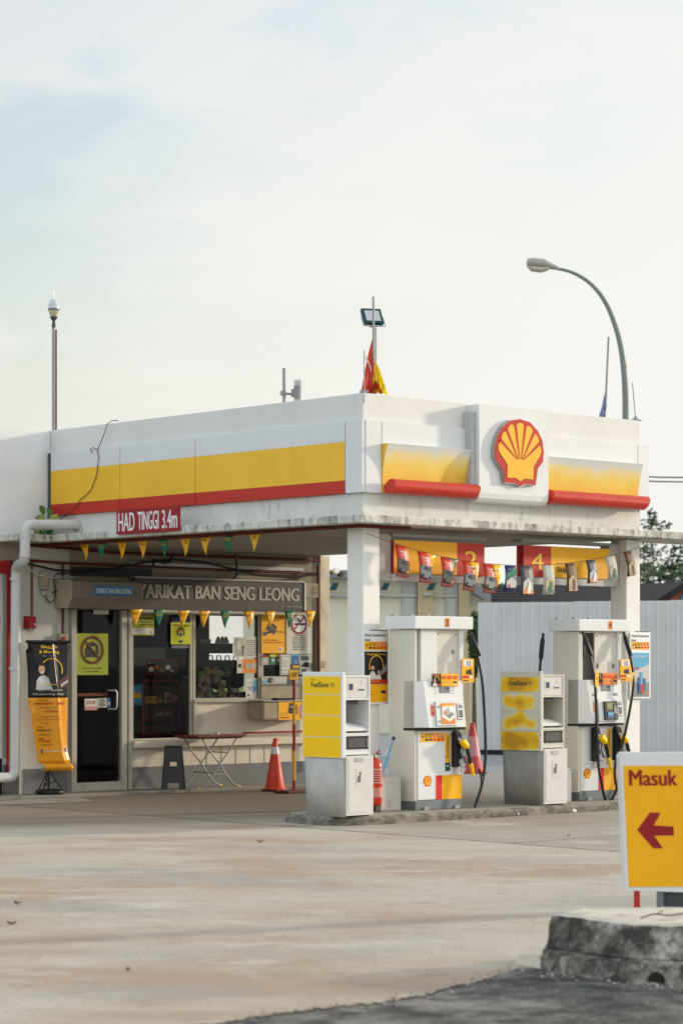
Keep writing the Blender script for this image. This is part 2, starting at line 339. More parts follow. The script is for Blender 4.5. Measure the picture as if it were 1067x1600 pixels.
# ---------------------------------------------------------------- ground
def ground_mat(name, cA, cB, v0, v1, amt, canopy_shade):
    m = bpy.data.materials.new(name); m.use_nodes = True; n = m.node_tree.nodes; l = m.node_tree.links
    b = n['Principled BSDF']; b.inputs['Roughness'].default_value = .85; b.inputs['Specular IOR Level'].default_value = .3
    t = n.new('ShaderNodeTexCoord')
    def noise(sc, det, st=(1, 1, 1), rough=.6, loc=(0, 0, 0)):
        mp = n.new('ShaderNodeMapping'); mp.inputs['Scale'].default_value = st; mp.inputs['Location'].default_value = loc; mp.inputs['Rotation'].default_value = (0, 0, -.15)
        l.new(t.outputs['Object'], mp.inputs[0]); a = n.new('ShaderNodeTexNoise'); a.inputs['Scale'].default_value = sc; a.inputs['Detail'].default_value = det; a.inputs['Roughness'].default_value = rough
        l.new(mp.outputs[0], a.inputs[0]); return a.outputs['Fac']
    def rng(x, a, c, lo=0, hi=1):
        r = n.new('ShaderNodeMapRange'); r.interpolation_type = 'SMOOTHSTEP'; r.inputs['From Min'].default_value = a; r.inputs['From Max'].default_value = c
        r.inputs['To Min'].default_value = lo; r.inputs['To Max'].default_value = hi; l.new(x, r.inputs['Value']); return r.outputs[0]
    def mix(f, a, bb, mode='MIX'):
        x = n.new('ShaderNodeMix'); x.data_type = 'RGBA'; x.blend_type = mode
        if isinstance(f, float): x.inputs[0].default_value = f
        else: l.new(f, x.inputs[0])
        for k, q in (('A', a), ('B', bb)):
            if isinstance(q, tuple): x.inputs[k].default_value = (*q, 1)
            else: l.new(q, x.inputs[k])
        return x.outputs['Result']
    c = mix(rng(noise(.42, 7, (.6, 1, 1), .68), .40, .62), cA, cB)       # pale slab and brown soil film
    c = mix(rng(noise(.6, 6, (.45, 1, 1), .62, (7, 3, 0)), .50, .66, 0, .65), c, (.34, .33, .30))   # grey tyre-worn lanes
    c = mix(rng(noise(1.5, 7, (.6, 1, 1), .68, (2, 9, 0)), .52, .68, 0, .55), c, (.60, .56, .48))
    c = mix(rng(noise(3, 9, (.8, 1, 1), .76, (1, 4, 0)), .53, .68, 0, .5), c, (.27, .215, .155))      # small stains
    c = mix(rng(noise(26, 3, (1, 1, 1), .6), .55, .72, 0, .6), c, (.2, .185, .155))
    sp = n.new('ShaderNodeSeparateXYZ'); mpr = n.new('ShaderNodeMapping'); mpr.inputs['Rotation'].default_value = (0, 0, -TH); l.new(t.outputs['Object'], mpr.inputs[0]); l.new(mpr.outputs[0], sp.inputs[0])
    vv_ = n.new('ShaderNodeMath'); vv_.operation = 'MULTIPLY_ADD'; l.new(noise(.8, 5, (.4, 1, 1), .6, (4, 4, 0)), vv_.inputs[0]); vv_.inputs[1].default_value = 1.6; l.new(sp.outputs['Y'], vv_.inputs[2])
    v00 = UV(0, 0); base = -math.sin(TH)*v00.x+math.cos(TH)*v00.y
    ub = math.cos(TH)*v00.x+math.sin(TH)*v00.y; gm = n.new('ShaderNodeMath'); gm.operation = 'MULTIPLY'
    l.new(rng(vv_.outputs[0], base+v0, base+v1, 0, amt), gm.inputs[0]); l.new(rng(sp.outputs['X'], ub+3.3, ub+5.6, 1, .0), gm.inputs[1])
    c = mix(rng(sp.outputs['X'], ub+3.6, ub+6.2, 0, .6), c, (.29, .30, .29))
    c = mix(gm.outputs[0], c, canopy_shade)  # soft canopy and pump shadow painted into the floor colour
    c = mix(1.0, c, rng(noise(120, 3), .25, .75, .84, 1.08), 'MULTIPLY')
    l.new(c, b.inputs['Base Color'])
    bp = n.new('ShaderNodeBump'); bp.inputs['Strength'].default_value = .35; bp.inputs['Distance'].default_value = .01
    l.new(noise(60, 5), bp.inputs['Height']); l.new(bp.outputs[0], b.inputs['Normal']); MATS[name] = m
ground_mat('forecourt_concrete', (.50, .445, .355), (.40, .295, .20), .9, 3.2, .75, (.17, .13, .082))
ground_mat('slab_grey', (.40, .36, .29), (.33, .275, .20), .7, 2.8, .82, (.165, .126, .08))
mat('lot_grey', (.29, .30, .30), .85, .16, .5, .2, 40)
mat('asphalt', (.075, .073, .068), .95, .45, 5, 1, 90, [((.24, .225, .19), .85, 1.3, 1), ((.36, .34, .30), .55, 30, 1), ((.025, .025, .024), .75, 4, 1)])
mat('kerb_walk', (.25, .23, .19), .9, .2, 3, .4, 40, [((.10, .09, .07), .4, 4, 1), ((.45, .42, .36), .2, 6, 1)])
def flat_sheet(name, pts, z, m, kind='structure'):
    g = M(); g.add([(x, y, z) for x, y in pts], [tuple(range(len(pts)))], m); return tag(g.o(name), kind=kind)
def W2(u, v): p = UV(u, v); return (p.x, p.y)
g = M(); g.add([(-900, -400, 0), (900, -400, 0), (900, 1500, 0), (-900, 1500, 0)], [(0, 1, 2, 3)], 'lot_grey'); tag(g.o('ground'), kind='structure')
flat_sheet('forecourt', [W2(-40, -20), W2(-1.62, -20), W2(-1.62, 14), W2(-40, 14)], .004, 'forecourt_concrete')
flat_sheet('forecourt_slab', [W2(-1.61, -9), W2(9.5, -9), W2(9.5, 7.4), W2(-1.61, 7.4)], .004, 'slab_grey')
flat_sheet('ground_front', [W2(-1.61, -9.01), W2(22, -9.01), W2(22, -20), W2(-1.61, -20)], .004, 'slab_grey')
# worn asphalt road edge in the very foreground with an irregular broken border
random.seed(3)
edge_px = [(-400, 1640), (0, 1625), (330, 1606), (420, 1592), (500, 1580), (600, 1572), (680, 1556), (740, 1538), (800, 1520), (838, 1512), (900, 1500), (1067, 1470), (1500, 1440)]
ep = []
for (x0, y0), (x1, y1) in zip(edge_px, edge_px[1:]):
    k = 14
    for i in range(k):
        t = i/k; px = x0+(x1-x0)*t; py = y0+(y1-y0)*t + random.uniform(-2.0, 2.0); Y = EYE*F/(py-HY); ep.append((wx(px, Y), Y))
ep.append((wx(1500, EYE*F/404), EYE*F/404))
flat_sheet('road', ep + [(30, ep[-1][1]), (30, -60), (-30, -60), (-30, ep[0][1])], .010, 'asphalt')
g = M(); mat('crack', (.05, .045, .035), .9, .2, 5); 
for off, q in ((0, ep[:96]),):
    g.tube([(x, y+.012, .008) for x, y in q], .008, 'crack', 5)
tag(g.o('road_edge_crack'), kind='structure')

g = M()
def joint(a, b, w=.006):
    a, b = Vector(W2(*a)), Vector(W2(*b)); d = (b-a).normalized(); nn = Vector((-d.y, d.x))*w
    k = 24; P_ = [a.lerp(b, i/k) for i in range(k+1)]; rnd = random.Random(int(a.x*10)); P_ = [q+nn*rnd.uniform(-.5, .5) for q in P_]
    for q, r_ in zip(P_, P_[1:]): g.add([(q.x-nn.x, q.y-nn.y, .0065), (r_.x-nn.x, r_.y-nn.y, .0065), (r_.x+nn.x, r_.y+nn.y, .0065), (q.x+nn.x, q.y+nn.y, .0065)], [(0, 1, 2, 3)], 'crack')
joint((-1.615, -9), (-1.615, 5.6), .009); joint((-1.6, -3.9), (7, -3.9)); joint((2.6, -9), (2.6, -1.0)); joint((-12, 3.2), (-1.62, 3.2))
tag(g.o('slab_joints'), kind='structure')
# ---------------------------------------------------------------- the station building
B = T('petrol_station', 'white petrol station canopy and glazed shop with yellow and red bands', 'petrol station', (0, 0, 0))
UR, ZT = 4.87, 4.93
ZS = 3.40
def bpart(name, boxes, m, bev=0):
    g = M()
    for b in boxes: g.box(b[0], b[1], b[2] if len(b) > 2 else m, bev)
    return g.o(name, B)
bpart('parapet_base', [((0, 0, ZS+.095), (UR, .15, 3.772)), ((0, .15, ZS+.095), (.15, 9, 3.772))], 'parapet_grimy')
bpart('parapet_wall', [((0, 0, 3.774), (UR, .15, ZT)), ((0, .15, 3.774), (.15, 9, ZT)), ((UR-.15, .15, ZS+.095), (UR, 9, ZT)), ((.15, 8.85, ZS+.095), (UR-.15, 9, ZT))], 'parapet_white', .008)
bpart('roof_deck', [((.15, .15, 4.1), (UR-.15, 8.85, 4.2))], 'ledge_conc')
bpart('side_parapet', [((-7, VF, ZS+.05), (-.002, VF+.15, 4.95)), ((-7, VF+.15, 4.1), (-.002, 9, 4.2))], 'side_wall', .006)
# overhanging concrete eaves slab with a slightly ragged edge
g = M(); g.box((-.35, -.35, ZS), (UR, VF-.002, ZS+.095), 'ledge_conc', .012); g.box((UR+.003, -.35, ZS-.005), (7.6, .55, ZS+.09), 'ledge_conc', .012)
g.box((-.9, VF-.5, ZS), (-.353, VF-.002, ZS+.095), 'ledge_conc', .012); g.o('eaves_slab', B)
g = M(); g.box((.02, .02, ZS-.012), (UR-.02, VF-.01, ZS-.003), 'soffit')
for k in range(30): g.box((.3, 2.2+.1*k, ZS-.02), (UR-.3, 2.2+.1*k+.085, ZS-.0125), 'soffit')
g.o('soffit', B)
# columns
for (u, nm) in ((0, 0), (4.60, 1)):
    g = M(); g.box((u, 0, .09), (u+.27, .27, ZS-.013), 'column_white', .012); c = g.o('column', B)
# ------ facade
def U_(px): return fu(px, VF)
def Z_(px, py): return zz(py, dep(U_(px), VF))
W0 = VF+.14
zD = Z_(150, 953)                         # door head
u30, u108, u196, u204, u300, u308, u402, u408, u490, u513 = [U_(x) for x in (30, 108, 196, 204, 300, 308, 402, 408, 488, 513)]
zw1 = Z_(250, 1157); zw2 = Z_(350, 1094); zh = Z_(350, 957)
g = M()
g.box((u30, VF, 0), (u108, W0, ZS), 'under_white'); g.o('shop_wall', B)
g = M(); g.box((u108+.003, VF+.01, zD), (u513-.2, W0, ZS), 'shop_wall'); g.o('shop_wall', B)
g = M(); g.box((u204, VF, .05), (u300-.0, W0, zw1-.1), 'tile_white'); g.box((u300+.003, VF+.005, .05), (u490, W0, zw2-.03), 'tile_white')
for k in range(1, 14): g.box((u204+.27*k, VF-.001, .32), (u204+.27*k+.004, VF+.02, zw1-.13), 'box_beige')
g.o('shop_wall', B)
zdd = Z_(300, 1196)
g = M(); g.box((u204, VF-.012, .05), (u490, VF-.002, zdd), 'dado_grey'); g.o('skirting_band', B)
g = M(); g.box((u30+.07, VF-.012, .05), (u108-.02, VF-.002, Z_(70, 1201)), 'dado_grey'); g.box((u30-.25, VF+.0, .0), (u30-.004, W0, Z_(20, 1195)), 'grey_dark'); g.o('skirting_band', B)
g = M(); g.box((u204, VF-.10, zw1-.1), (u490, VF-.001, zw1), 'tile_white', .008); g.o('window_sill', B)
g = M(); g.box((u300+.01, VF-.05, zw2-.03), (u490, VF+.12, zw2), 'alu_frame', .004); g.o('window_sill', B)
g = M(); g.box((u513-.19, VF-.03, .05), (u513, VF+.17, ZS-.013), 'pillar_worn', .008); g.o('pillar', B)
# neighbouring bay at far left: cream shutter panel in a red frame
uL = U_(-40); u16 = U_(14.5)
g = M(); g.box((uL, VF+.02, Z_(5, 1185)), (u16-.03, VF+.06, Z_(5, 895)), 'under_white'); g.box((uL, VF+.03, .0), (u16-.03, VF+.07, Z_(5, 1186)), 'black'); g.o('side_panel', B)
g = M(); g.box((u16-.028, VF-.01, .35), (u16+.02, VF+.08, Z_(5, 876)), 'red_dark'); g.box((uL, VF-.01, Z_(5, 896)), (u16-.03, VF+.08, Z_(5, 876)), 'red_dark'); g.o('side_frame', B)
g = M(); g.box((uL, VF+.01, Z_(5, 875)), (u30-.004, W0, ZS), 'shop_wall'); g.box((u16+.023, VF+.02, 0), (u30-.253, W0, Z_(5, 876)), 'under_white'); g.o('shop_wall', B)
# side, rear and interior shells
uS0 = u108-.02; vB = VF+1.4
ru0, ru1 = fu(327, vB), fu(404, vB); rz1 = zz(962, dep(ru0, vB)); rz0 = zz(1082, dep(ru0, vB))
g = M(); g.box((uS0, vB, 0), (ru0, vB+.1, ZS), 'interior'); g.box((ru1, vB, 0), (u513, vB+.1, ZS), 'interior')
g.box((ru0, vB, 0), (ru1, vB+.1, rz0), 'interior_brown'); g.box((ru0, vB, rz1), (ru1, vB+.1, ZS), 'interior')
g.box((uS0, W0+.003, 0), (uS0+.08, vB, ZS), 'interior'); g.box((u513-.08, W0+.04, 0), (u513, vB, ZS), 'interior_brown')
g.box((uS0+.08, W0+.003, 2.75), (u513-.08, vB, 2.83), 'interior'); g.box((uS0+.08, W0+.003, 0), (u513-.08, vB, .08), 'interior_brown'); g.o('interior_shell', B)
# door
dz0 = .13; m0, m1 = U_(109), U_(203)
f = M(); zdt = Z_(150, 953)
for a, b in ((109, 117), (187, 195.5), (198, 203.5)): f.box((U_(a), VF-.05, .05), (U_(b), VF+.06, zdt), 'alu_frame', .004)
f.box((U_(117)+.003, VF-.04, .05), (U_(187)-.003, VF+.05, .17), 'alu_frame', .004); f.box((U_(195.5)+.003, VF-.02, .05), (U_(198)-.003, VF+.05, zdt), 'grey_dark')
f.o('door_frame', B)
d = M(); q0, q1 = U_(117)+.006, U_(187)-.006
d.box((q0, VF+.0, .175), (q1, VF+.008, zdt-.02), 'glass'); dr = d.o('door', B)
h = M(); fr = FR((0, VF, 0)); hx = U_(176); hz0, hz1 = Z_(176, 1108), Z_(176, 1079)
h.tube([(hx-.09, VF-.0, hz0), (hx-.09, VF-.07, hz0), (hx, VF-.07, hz0+.0), (hx+.02, VF-.07, hz0+.04), (hx+.02, VF-.07, hz1-.04), (hx, VF-.07, hz1), (hx-.09, VF-.07, hz1), (hx-.09, VF, hz1)], .013, 'steel', 8); h.o('handle', dr)
h = M(); h.box((q0+.02, VF-.025, Z_(150, 1088)), (hx-.1, VF-.003, Z_(150, 1083)), 'maroon'); h.o('push_bar', dr)
# windows
def window(ua, ub, za, zb, panes=1):
    w = M(); t = .045
    w.box((ua, VF+.0, za), (ua+t, VF+.06, zb), 'alu_frame', .003); w.box((ub-t, VF, za), (ub, VF+.06, zb), 'alu_frame', .003)
    w.box((ua+t, VF, zb-t), (ub-t, VF+.06, zb), 'alu_frame', .003); w.box((ua+t, VF, za), (ub-t, VF+.06, za+t*.6), 'alu_frame', .003)
    wo = w.o('window', B); p = M(); p.box((ua+t, VF+.03, za+t*.6), (ub-t, VF+.036, zb-t), 'glass'); p.o('pane', wo); return wo
window(u204+.003, u300+.01, zw1+.002, zh+.0)
window(u300+.02, u408-.005, zw2+.002, zh)
window(u408, u490, zw2+.002, zh)
w = M(); w.box((u300+.012, VF-.03, zw2-.55), (u300+.075, VF+.0, zw2-.0), 'alu_frame', .003); w.o('window_trim', B)
# left fascia of coloured panels
FRL = FL(); vp = [fv(x, -.05) for x in (539, 305, 187.5, 79)]
zP, zY, zR, zB = 4.615, 4.375, 3.925, 3.775
def lpanel(v0, v1, cols):
    g = M(); a = v0+.006; b = v1-.006
    for z0, z1, m in cols: g.box((-.05, a, z0), (-.003, b, z1), m)
    g.o('fascia_panel', B)
band = [(zY+.0005, zP, 'panel_grey'), (zR, zY, 'yellow'), (zB, zR-.0005, 'red')]
for a, b in zip(vp, vp[1:]): lpanel(a, b, band)
lpanel(-.05, vp[0], [(zB, zP, 'panel_grey')])
g = M(); g.box((-.055, vp[3], zB), (-.003, vp[3]+.05, zP), 'grey_dark'); g.o('fascia_edge', B)
# front fascia: grey panels, bleached curved sheets and red rolls
up = [fu(x, -.05) for x in (596.5, 746, 857, 996.5, 1014)]
for a, b in ((-.003, up[0]), (up[0], up[1]), (up[1], up[3]), (up[3], up[4])):
    g = M(); g.box((a+.006, -.05, zB), (b-.006, -.003, zP), 'panel_front'); g.o('fascia_panel', B)
def bleach():
    m = mat('yellow_bleached', (.8, .47, .03), .4, .04, 2); n = m.node_tree.nodes; l = m.node_tree.links; b = n['Principled BSDF']
    t = n.new('ShaderNodeTexCoord'); s = n.new('ShaderNodeSeparateXYZ'); l.new(t.outputs['Object'], s.inputs[0])
    a = n.new('ShaderNodeTexNoise'); a.inputs['Scale'].default_value = 3; a.inputs['Detail'].default_value = 5; l.new(t.outputs['Object'], a.inputs[0])
    ad = n.new('ShaderNodeMath'); ad.operation = 'MULTIPLY_ADD'; ad.inputs[1].default_value = .22; l.new(a.outputs['Fac'], ad.inputs[0]); l.new(s.outputs['Z'], ad.inputs[2])
    r = n.new('ShaderNodeValToRGB'); e = r.color_ramp.elements; e[0].position = .0; e[0].color = (.72, .36, .03, 1); e[1].position = 1; e[1].color = (.66, .68, .66, 1)
    for p, c in ((.25, (.78, .48, .05, 1)), (.55, (.84, .60, .12, 1)), (.78, (.84, .70, .32, 1)), (.90, (.70, .70, .62, 1))): q = e.new(p); q.color = c
    mr = n.new('ShaderNodeMapRange'); mr.inputs['From Min'].default_value = 0.09; mr.inputs['From Max'].default_value = .56; l.new(ad.outputs[0], mr.inputs['Value']); l.new(mr.outputs[0], r.inputs[0])
    l.new(r.outputs[0], b.inputs['Base Color'])
bleach()
def curved(u0, u1, z0, z1):
    g = M(); n = 12; out_ = []; 
    for i in range(n+1):
        t = i/n; out_.append((-.055-.10*(t**1.9), t*(z1-z0)))     # (v, z) profile, standing out most at the top
    ring = lambda u: [Vector((u, v, z)) for v, z in out_] + [Vector((u, -.052, z1-z0)), Vector((u, -.052, 0))]
    g.rings([ring(u0), ring(u1)], 'yellow_bleached', True, False, False)
    k = len(ring(u0)); g.add(ring(u0), [tuple(range(k))], 'yellow'); g.add(ring(u1), [tuple(reversed(range(k)))], 'yellow')
    g.o('curved_fascia', B, (0, 0, z0))
def roll(u0, u1):
    g = M(); r = .09; zc = 3.775+.075; vc = -.16; n = 20
    R_ = lambda u, rr, sl: [Vector((u+sl*math.sin(2*math.pi*k/n)*rr, vc+rr*math.cos(2*math.pi*k/n), zc+rr*math.sin(2*math.pi*k/n))) for k in range(n)]
    g.rings([R_(u0, r, .35), R_(u1, r, .5)], 'red_gloss'); g.o('red_roll', B)
    g = M(); g.box((u0+.05, -.12, zc-.03), (u1-.05, -.051, zc+.03), 'grey_mid'); g.o('roll_bracket', B)
cz0 = zB+.1; 
zct = zz(692, dep(up[0], -.15))
curved(up[0]+.0, up[1]-.02, cz0, zct); curved(up[1]+.9, up[3]-.01, cz0, zct)
g = M(); g.box((up[0], -.056, zB), (up[0]+.3, -.0505, cz0+.06), 'yellow'); g.o('curved_fascia_foot', B)
roll(fu(609, -.16), fu(742, -.16)); roll(fu(857, -.16), fu(1007, -.16))
# ---------------------------------------------------------------- the shell emblem, used at several sizes
OUT = [(.02, 1.0), (.43, .93), (.75, .69), (.93, .42), (.99, .09), (.96, -.23), (.75, -.44), (.70, -.70), (.66, -.95), (.26, -.93), (.05, -1.02), (-.15, -.94), (-.60, -.93), (-.66, -.56), (-.84, -.40), (-.99, -.19), (-.98, .14), (-.89, .42), (-.69, .70), (-.40, .92)]
def emblem(g, fr, x, y, w, h, d, red='red_gloss', yel='yellow_deep', th=.003):
    sc = lambda p, k=1: (x+p[0]*w/2*k, y+p[1]*h/2*k)
    g.poly(fr, [sc(p) for p in OUT], d, d+th, red)
    d2 = d+th; cx0, cy0 = .02, -.28
    def rad(a, k):                            # distance from the root of the rays to the shrunken outline
        dx, dy = math.cos(a), math.sin(a); best = 9
        P = [(q[0]*k, q[1]*k) for q in OUT]
        for (x1, y1), (x2, y2) in zip(P, P[1:]+P[:1]):
            ex, ey = x2-x1, y2-y1; den = dx*ey-dy*ex
            if abs(den) < 1e-9: continue
            t = ((x1-cx0)*ey-(y1-cy0)*ex)/den; u = ((x1-cx0)*dy-(y1-cy0)*dx)/den
            if t > 0 and -1e-6 <= u <= 1+1e-6: best = min(best, t)
        return best
    dirs = [166, 143, 121, 100.5, 79.5, 59, 37, 14]; pts = []
    for i in range(7):
        for f_, kk in ((.06, .955), (.25, 1.0), (.5, 1.02), (.75, 1.0), (.94, .955)):
            a = math.radians(dirs[i]+(dirs[i+1]-dirs[i])*f_); rr = rad(a, .87)*kk; pts.append(sc((cx0+rr*math.cos(a), cy0+rr*math.sin(a))))
    pts += [sc(q) for q in ((.56, -.40), (.54, -.79), (.2, -.78), (.02, -.87), (-.16, -.78), (-.50, -.79), (-.50, -.40))]
    g.poly(fr, pts, d2, d2+th, yel)
    for k_, a in enumerate(dirs[1:-1]):       # red grooves between the rays
        a = math.radians(a); r1 = rad(a, .87)*1.0; ox_ = cx0+.33*math.cos(a)*.55; oy_ = cy0+.07; nx, ny = -math.sin(a), math.cos(a)
        ex, ey = cx0+r1*math.cos(a), cy0+r1*math.sin(a); w0, w1 = .012, .050
        g.poly(fr, [sc((ox_+nx*w0, oy_+ny*w0)), sc((ox_-nx*w0, oy_-ny*w0)), sc((ex-nx*w1, ey-ny*w1)), sc((ex+nx*w1, ey+ny*w1))], d2+th, d2+th*1.5, red)
# ---------------------------------------------------------------- signs on the canopy
a, b = fu(748.5, -.21), fu(856.5, -.21); zt = zz(631, dep(a, -.21)); zb = zz(784, dep(a, -.21))
E = T('emblem_sign', 'white square sign box with a large red and yellow shell on the canopy', 'sign', (a, -.21, zb))
w = b-a; h = zt-zb
g = M(); prof = [(.28, 0), (.12, 0), (.045, .015), (.012, .05), (0, .11), (0, h), (.03, h), (.28, h)]; 
g.rings([[Vector((0, v, z)) for v, z in prof], [Vector((w, v, z)) for v, z in prof]], 'white_paint', True, False, False)
g.add([Vector((.0, v, z)) for v, z in prof], [tuple(range(8))], 'white_paint'); g.add([Vector((w, v, z)) for v, z in prof], [tuple(reversed(range(8)))], 'white_paint')
g.box((-.07, .06, .06), (-.003, .28, h-.09), 'grey_light', .004); g.o('sign_box', E)
ex = fu(806.5, -.21)-a; ez = zz(706, dep(a+.5, -.21))-zb; s_ = dep(a+.5, -.21)/F
g = M(); fr = FR(); ew = (fu(846.5, -.21)-fu(767.5, -.21)); eh = 107*s_
g.poly(fr, [(ex+p[0]*ew/2, ez+p[1]*eh/2) for p in OUT], .003, .05, 'steel'); emblem(g, fr, ex, ez, ew*.975, eh*.975, .05, th=.006); g.o('scallop_emblem', E)
# height limit board on the eaves edge
v0, v1 = fv(184, -.37), fv(282, -.37); zb = zz(835.5, dep(-.37, v0)); zt = zz(797, dep(-.37, v0)); Hh = zt-zb
E = M(); fr = FL((0, 0, 0)); wd = v0-v1; E.rect(fr, 0, 0, wd, Hh, 0, .02, 'red_dark')
E.text(fr, 'HAD', wd*.035, Hh*.12, wd*.26, Hh*.74, .022, 'white', .012, 'l'); E.text(fr, 'TINGGI', wd*.35, Hh*.12, wd*.33, Hh*.74, .022, 'white', .012, 'l'); E.text(fr, '3.4m', wd*.735, Hh*.12, wd*.235, Hh*.74, .022, 'white', .012, 'l')
MATS['red_dark'].name = 'red_dark'
o = one(E, 'height_limit_sign', 'dark red board reading HAD TINGGI 3.4m on the left canopy edge', 'sign', (-.37, v0, zb))
# shop signboard
u0, u1 = U_(212), U_(475); vs = VF-.14
u0, u1 = fu(212, vs), fu(475, vs); zb = zz(957, dep(u1, vs)); zt = zz(911, dep(u1, vs)); h = zt-zb; w = u1-u0
E = T('shop_signboard', 'long grey signboard with pale capital letters above the shop windows', 'signboard', (u0, vs, zb))
g = M(); g.box((0, 0, 0), (w, .13, h), 'sign_grey'); g.o('board', E)
g = M(); g.box((-.02, -.012, -.04), (w+.012, .13, -.002), 'alu_frame'); g.box((-.02, -.012, h+.002), (w+.012, .13, h+.025), 'steel_dull'); g.box((w+.001, -.012, 0), (w+.03, .13, h), 'white_paint'); g.o('frame', E)
g = M(); fr = FR(); tw = fu(467, vs)-fu(207, vs); g.text(fr, 'SYARIKAT BAN SENG LEONG', w-.035*w, h*.37, tw, h*.44, .006, 'sign_letter', .045, 'r'); g.text(fr, 'No. 1, Jalan Kampung', w-.04, h*.14, .42, .035, .012, 'sign_letter', 0, 'r'); g.o('lettering', E)
# roller shutter box above the door with its blue plate
vs = VF-.42; u0, u1 = fu(113, vs), fu(222, vs); zb = zz(950, dep(u0, vs)); zt = zz(905, dep(u0, vs)); h = zt-zb; w = u1-u0
E = T('shutter_box', 'weathered grey shutter box over the shop door with a blue name plate', 'shutter box', (u0, vs, zb))
g = M(); P8 = lambda x: [Vector((x, 0, .14)), Vector((x, .1, 0)), Vector((x, .41, 0)), Vector((x, .41, h)), Vector((x, .06, h)), Vector((x, 0, h-.03))]
g.rings([P8(0), P8(w)], 'box_grey', True, False, False); g.add(P8(0), [(5, 4, 3, 2, 1, 0)], 'box_beige'); g.add(P8(w), [(0, 1, 2, 3, 4, 5)], 'box_beige'); g.o('casing', E)
pw = fu(206, vs)-fu(147, vs); px0 = fu(147, vs)-u0
g = M(); g.rect(fr, px0, h*.46, px0+pw, h*.78, .002, .012, 'blue_sign'); g.text(fr, 'SYARIKAT BAN SENG LEONG', px0+pw/2, h*.53, pw*.94, h*.18, .014, 'white', .01); g.o('name_plate', E)
# pump number boards under the canopy
def number_board(x0, x1, ya, yb, num, left, label, extra=None):
    v = .10; u0, u1 = fu(x0, v), fu(x1, v); D = dep((u0+u1)/2, v); zt, zb = zz(ya, D), zz(yb, D); w, h = u1-u0, zt-zb
    E = T('pump_number_sign', label, 'sign', (u0, v, zb), 'pump number boards under the canopy')
    rw = w*.31
    g = M(); g.box((-.02, .0, -.09), (w+.02, .16, -.002), 'grey_light'); g.box((-.03, -.02, h+.04), (w+.03, .16, h+.075), 'steel_dull')
    cx0, cx1 = ((-.30, -.022) if left else (w+.022, w+.24)); g.box((cx0, .01, -.09), (cx1, .17, h+.07), 'conc_panel', .006); g.o('casing', E)
    g = M(); fr = FR(); a, b = ((w-rw, w) if left else (0, rw)); g.rect(fr, a, 0, b, h, -.1, .02, 'red'); g.rect(fr, *( (0, 0, w-rw-.003, h) if left else (rw+.003, 0, w, h)), -.1, .02, 'yellow_deep')
    g.rect(fr, -.018 if left else a-.001, 0, -.001 if left else a, h, -.05, .02, 'red_dark'); g.o('face_panel', E)
    g = M(); g.text(fr, num, (a+b)/2+(0 if left else .0), h*.24, rw*.42, h*.52, .023, 'yellow', .02); g.o('number', E)
    if extra:
        g = M()
        g.text(fr, 'Super', rw+.10, h*.12, .36, h*.24, .024, 'green_dark', .02, 'l'); g.text(fr, 'Shell', rw+.10, h*.42, .1, h*.06, .024, 'red_dark', .0, 'l'); g.o('lettering', E)
number_board(614, 755, 847, 898, '2', True, 'yellow and red board numbered 2 under the canopy beside the left column')
number_board(816, 951, 855, 903, '4', False, 'red and yellow board numbered 4 under the canopy near the right column', True)

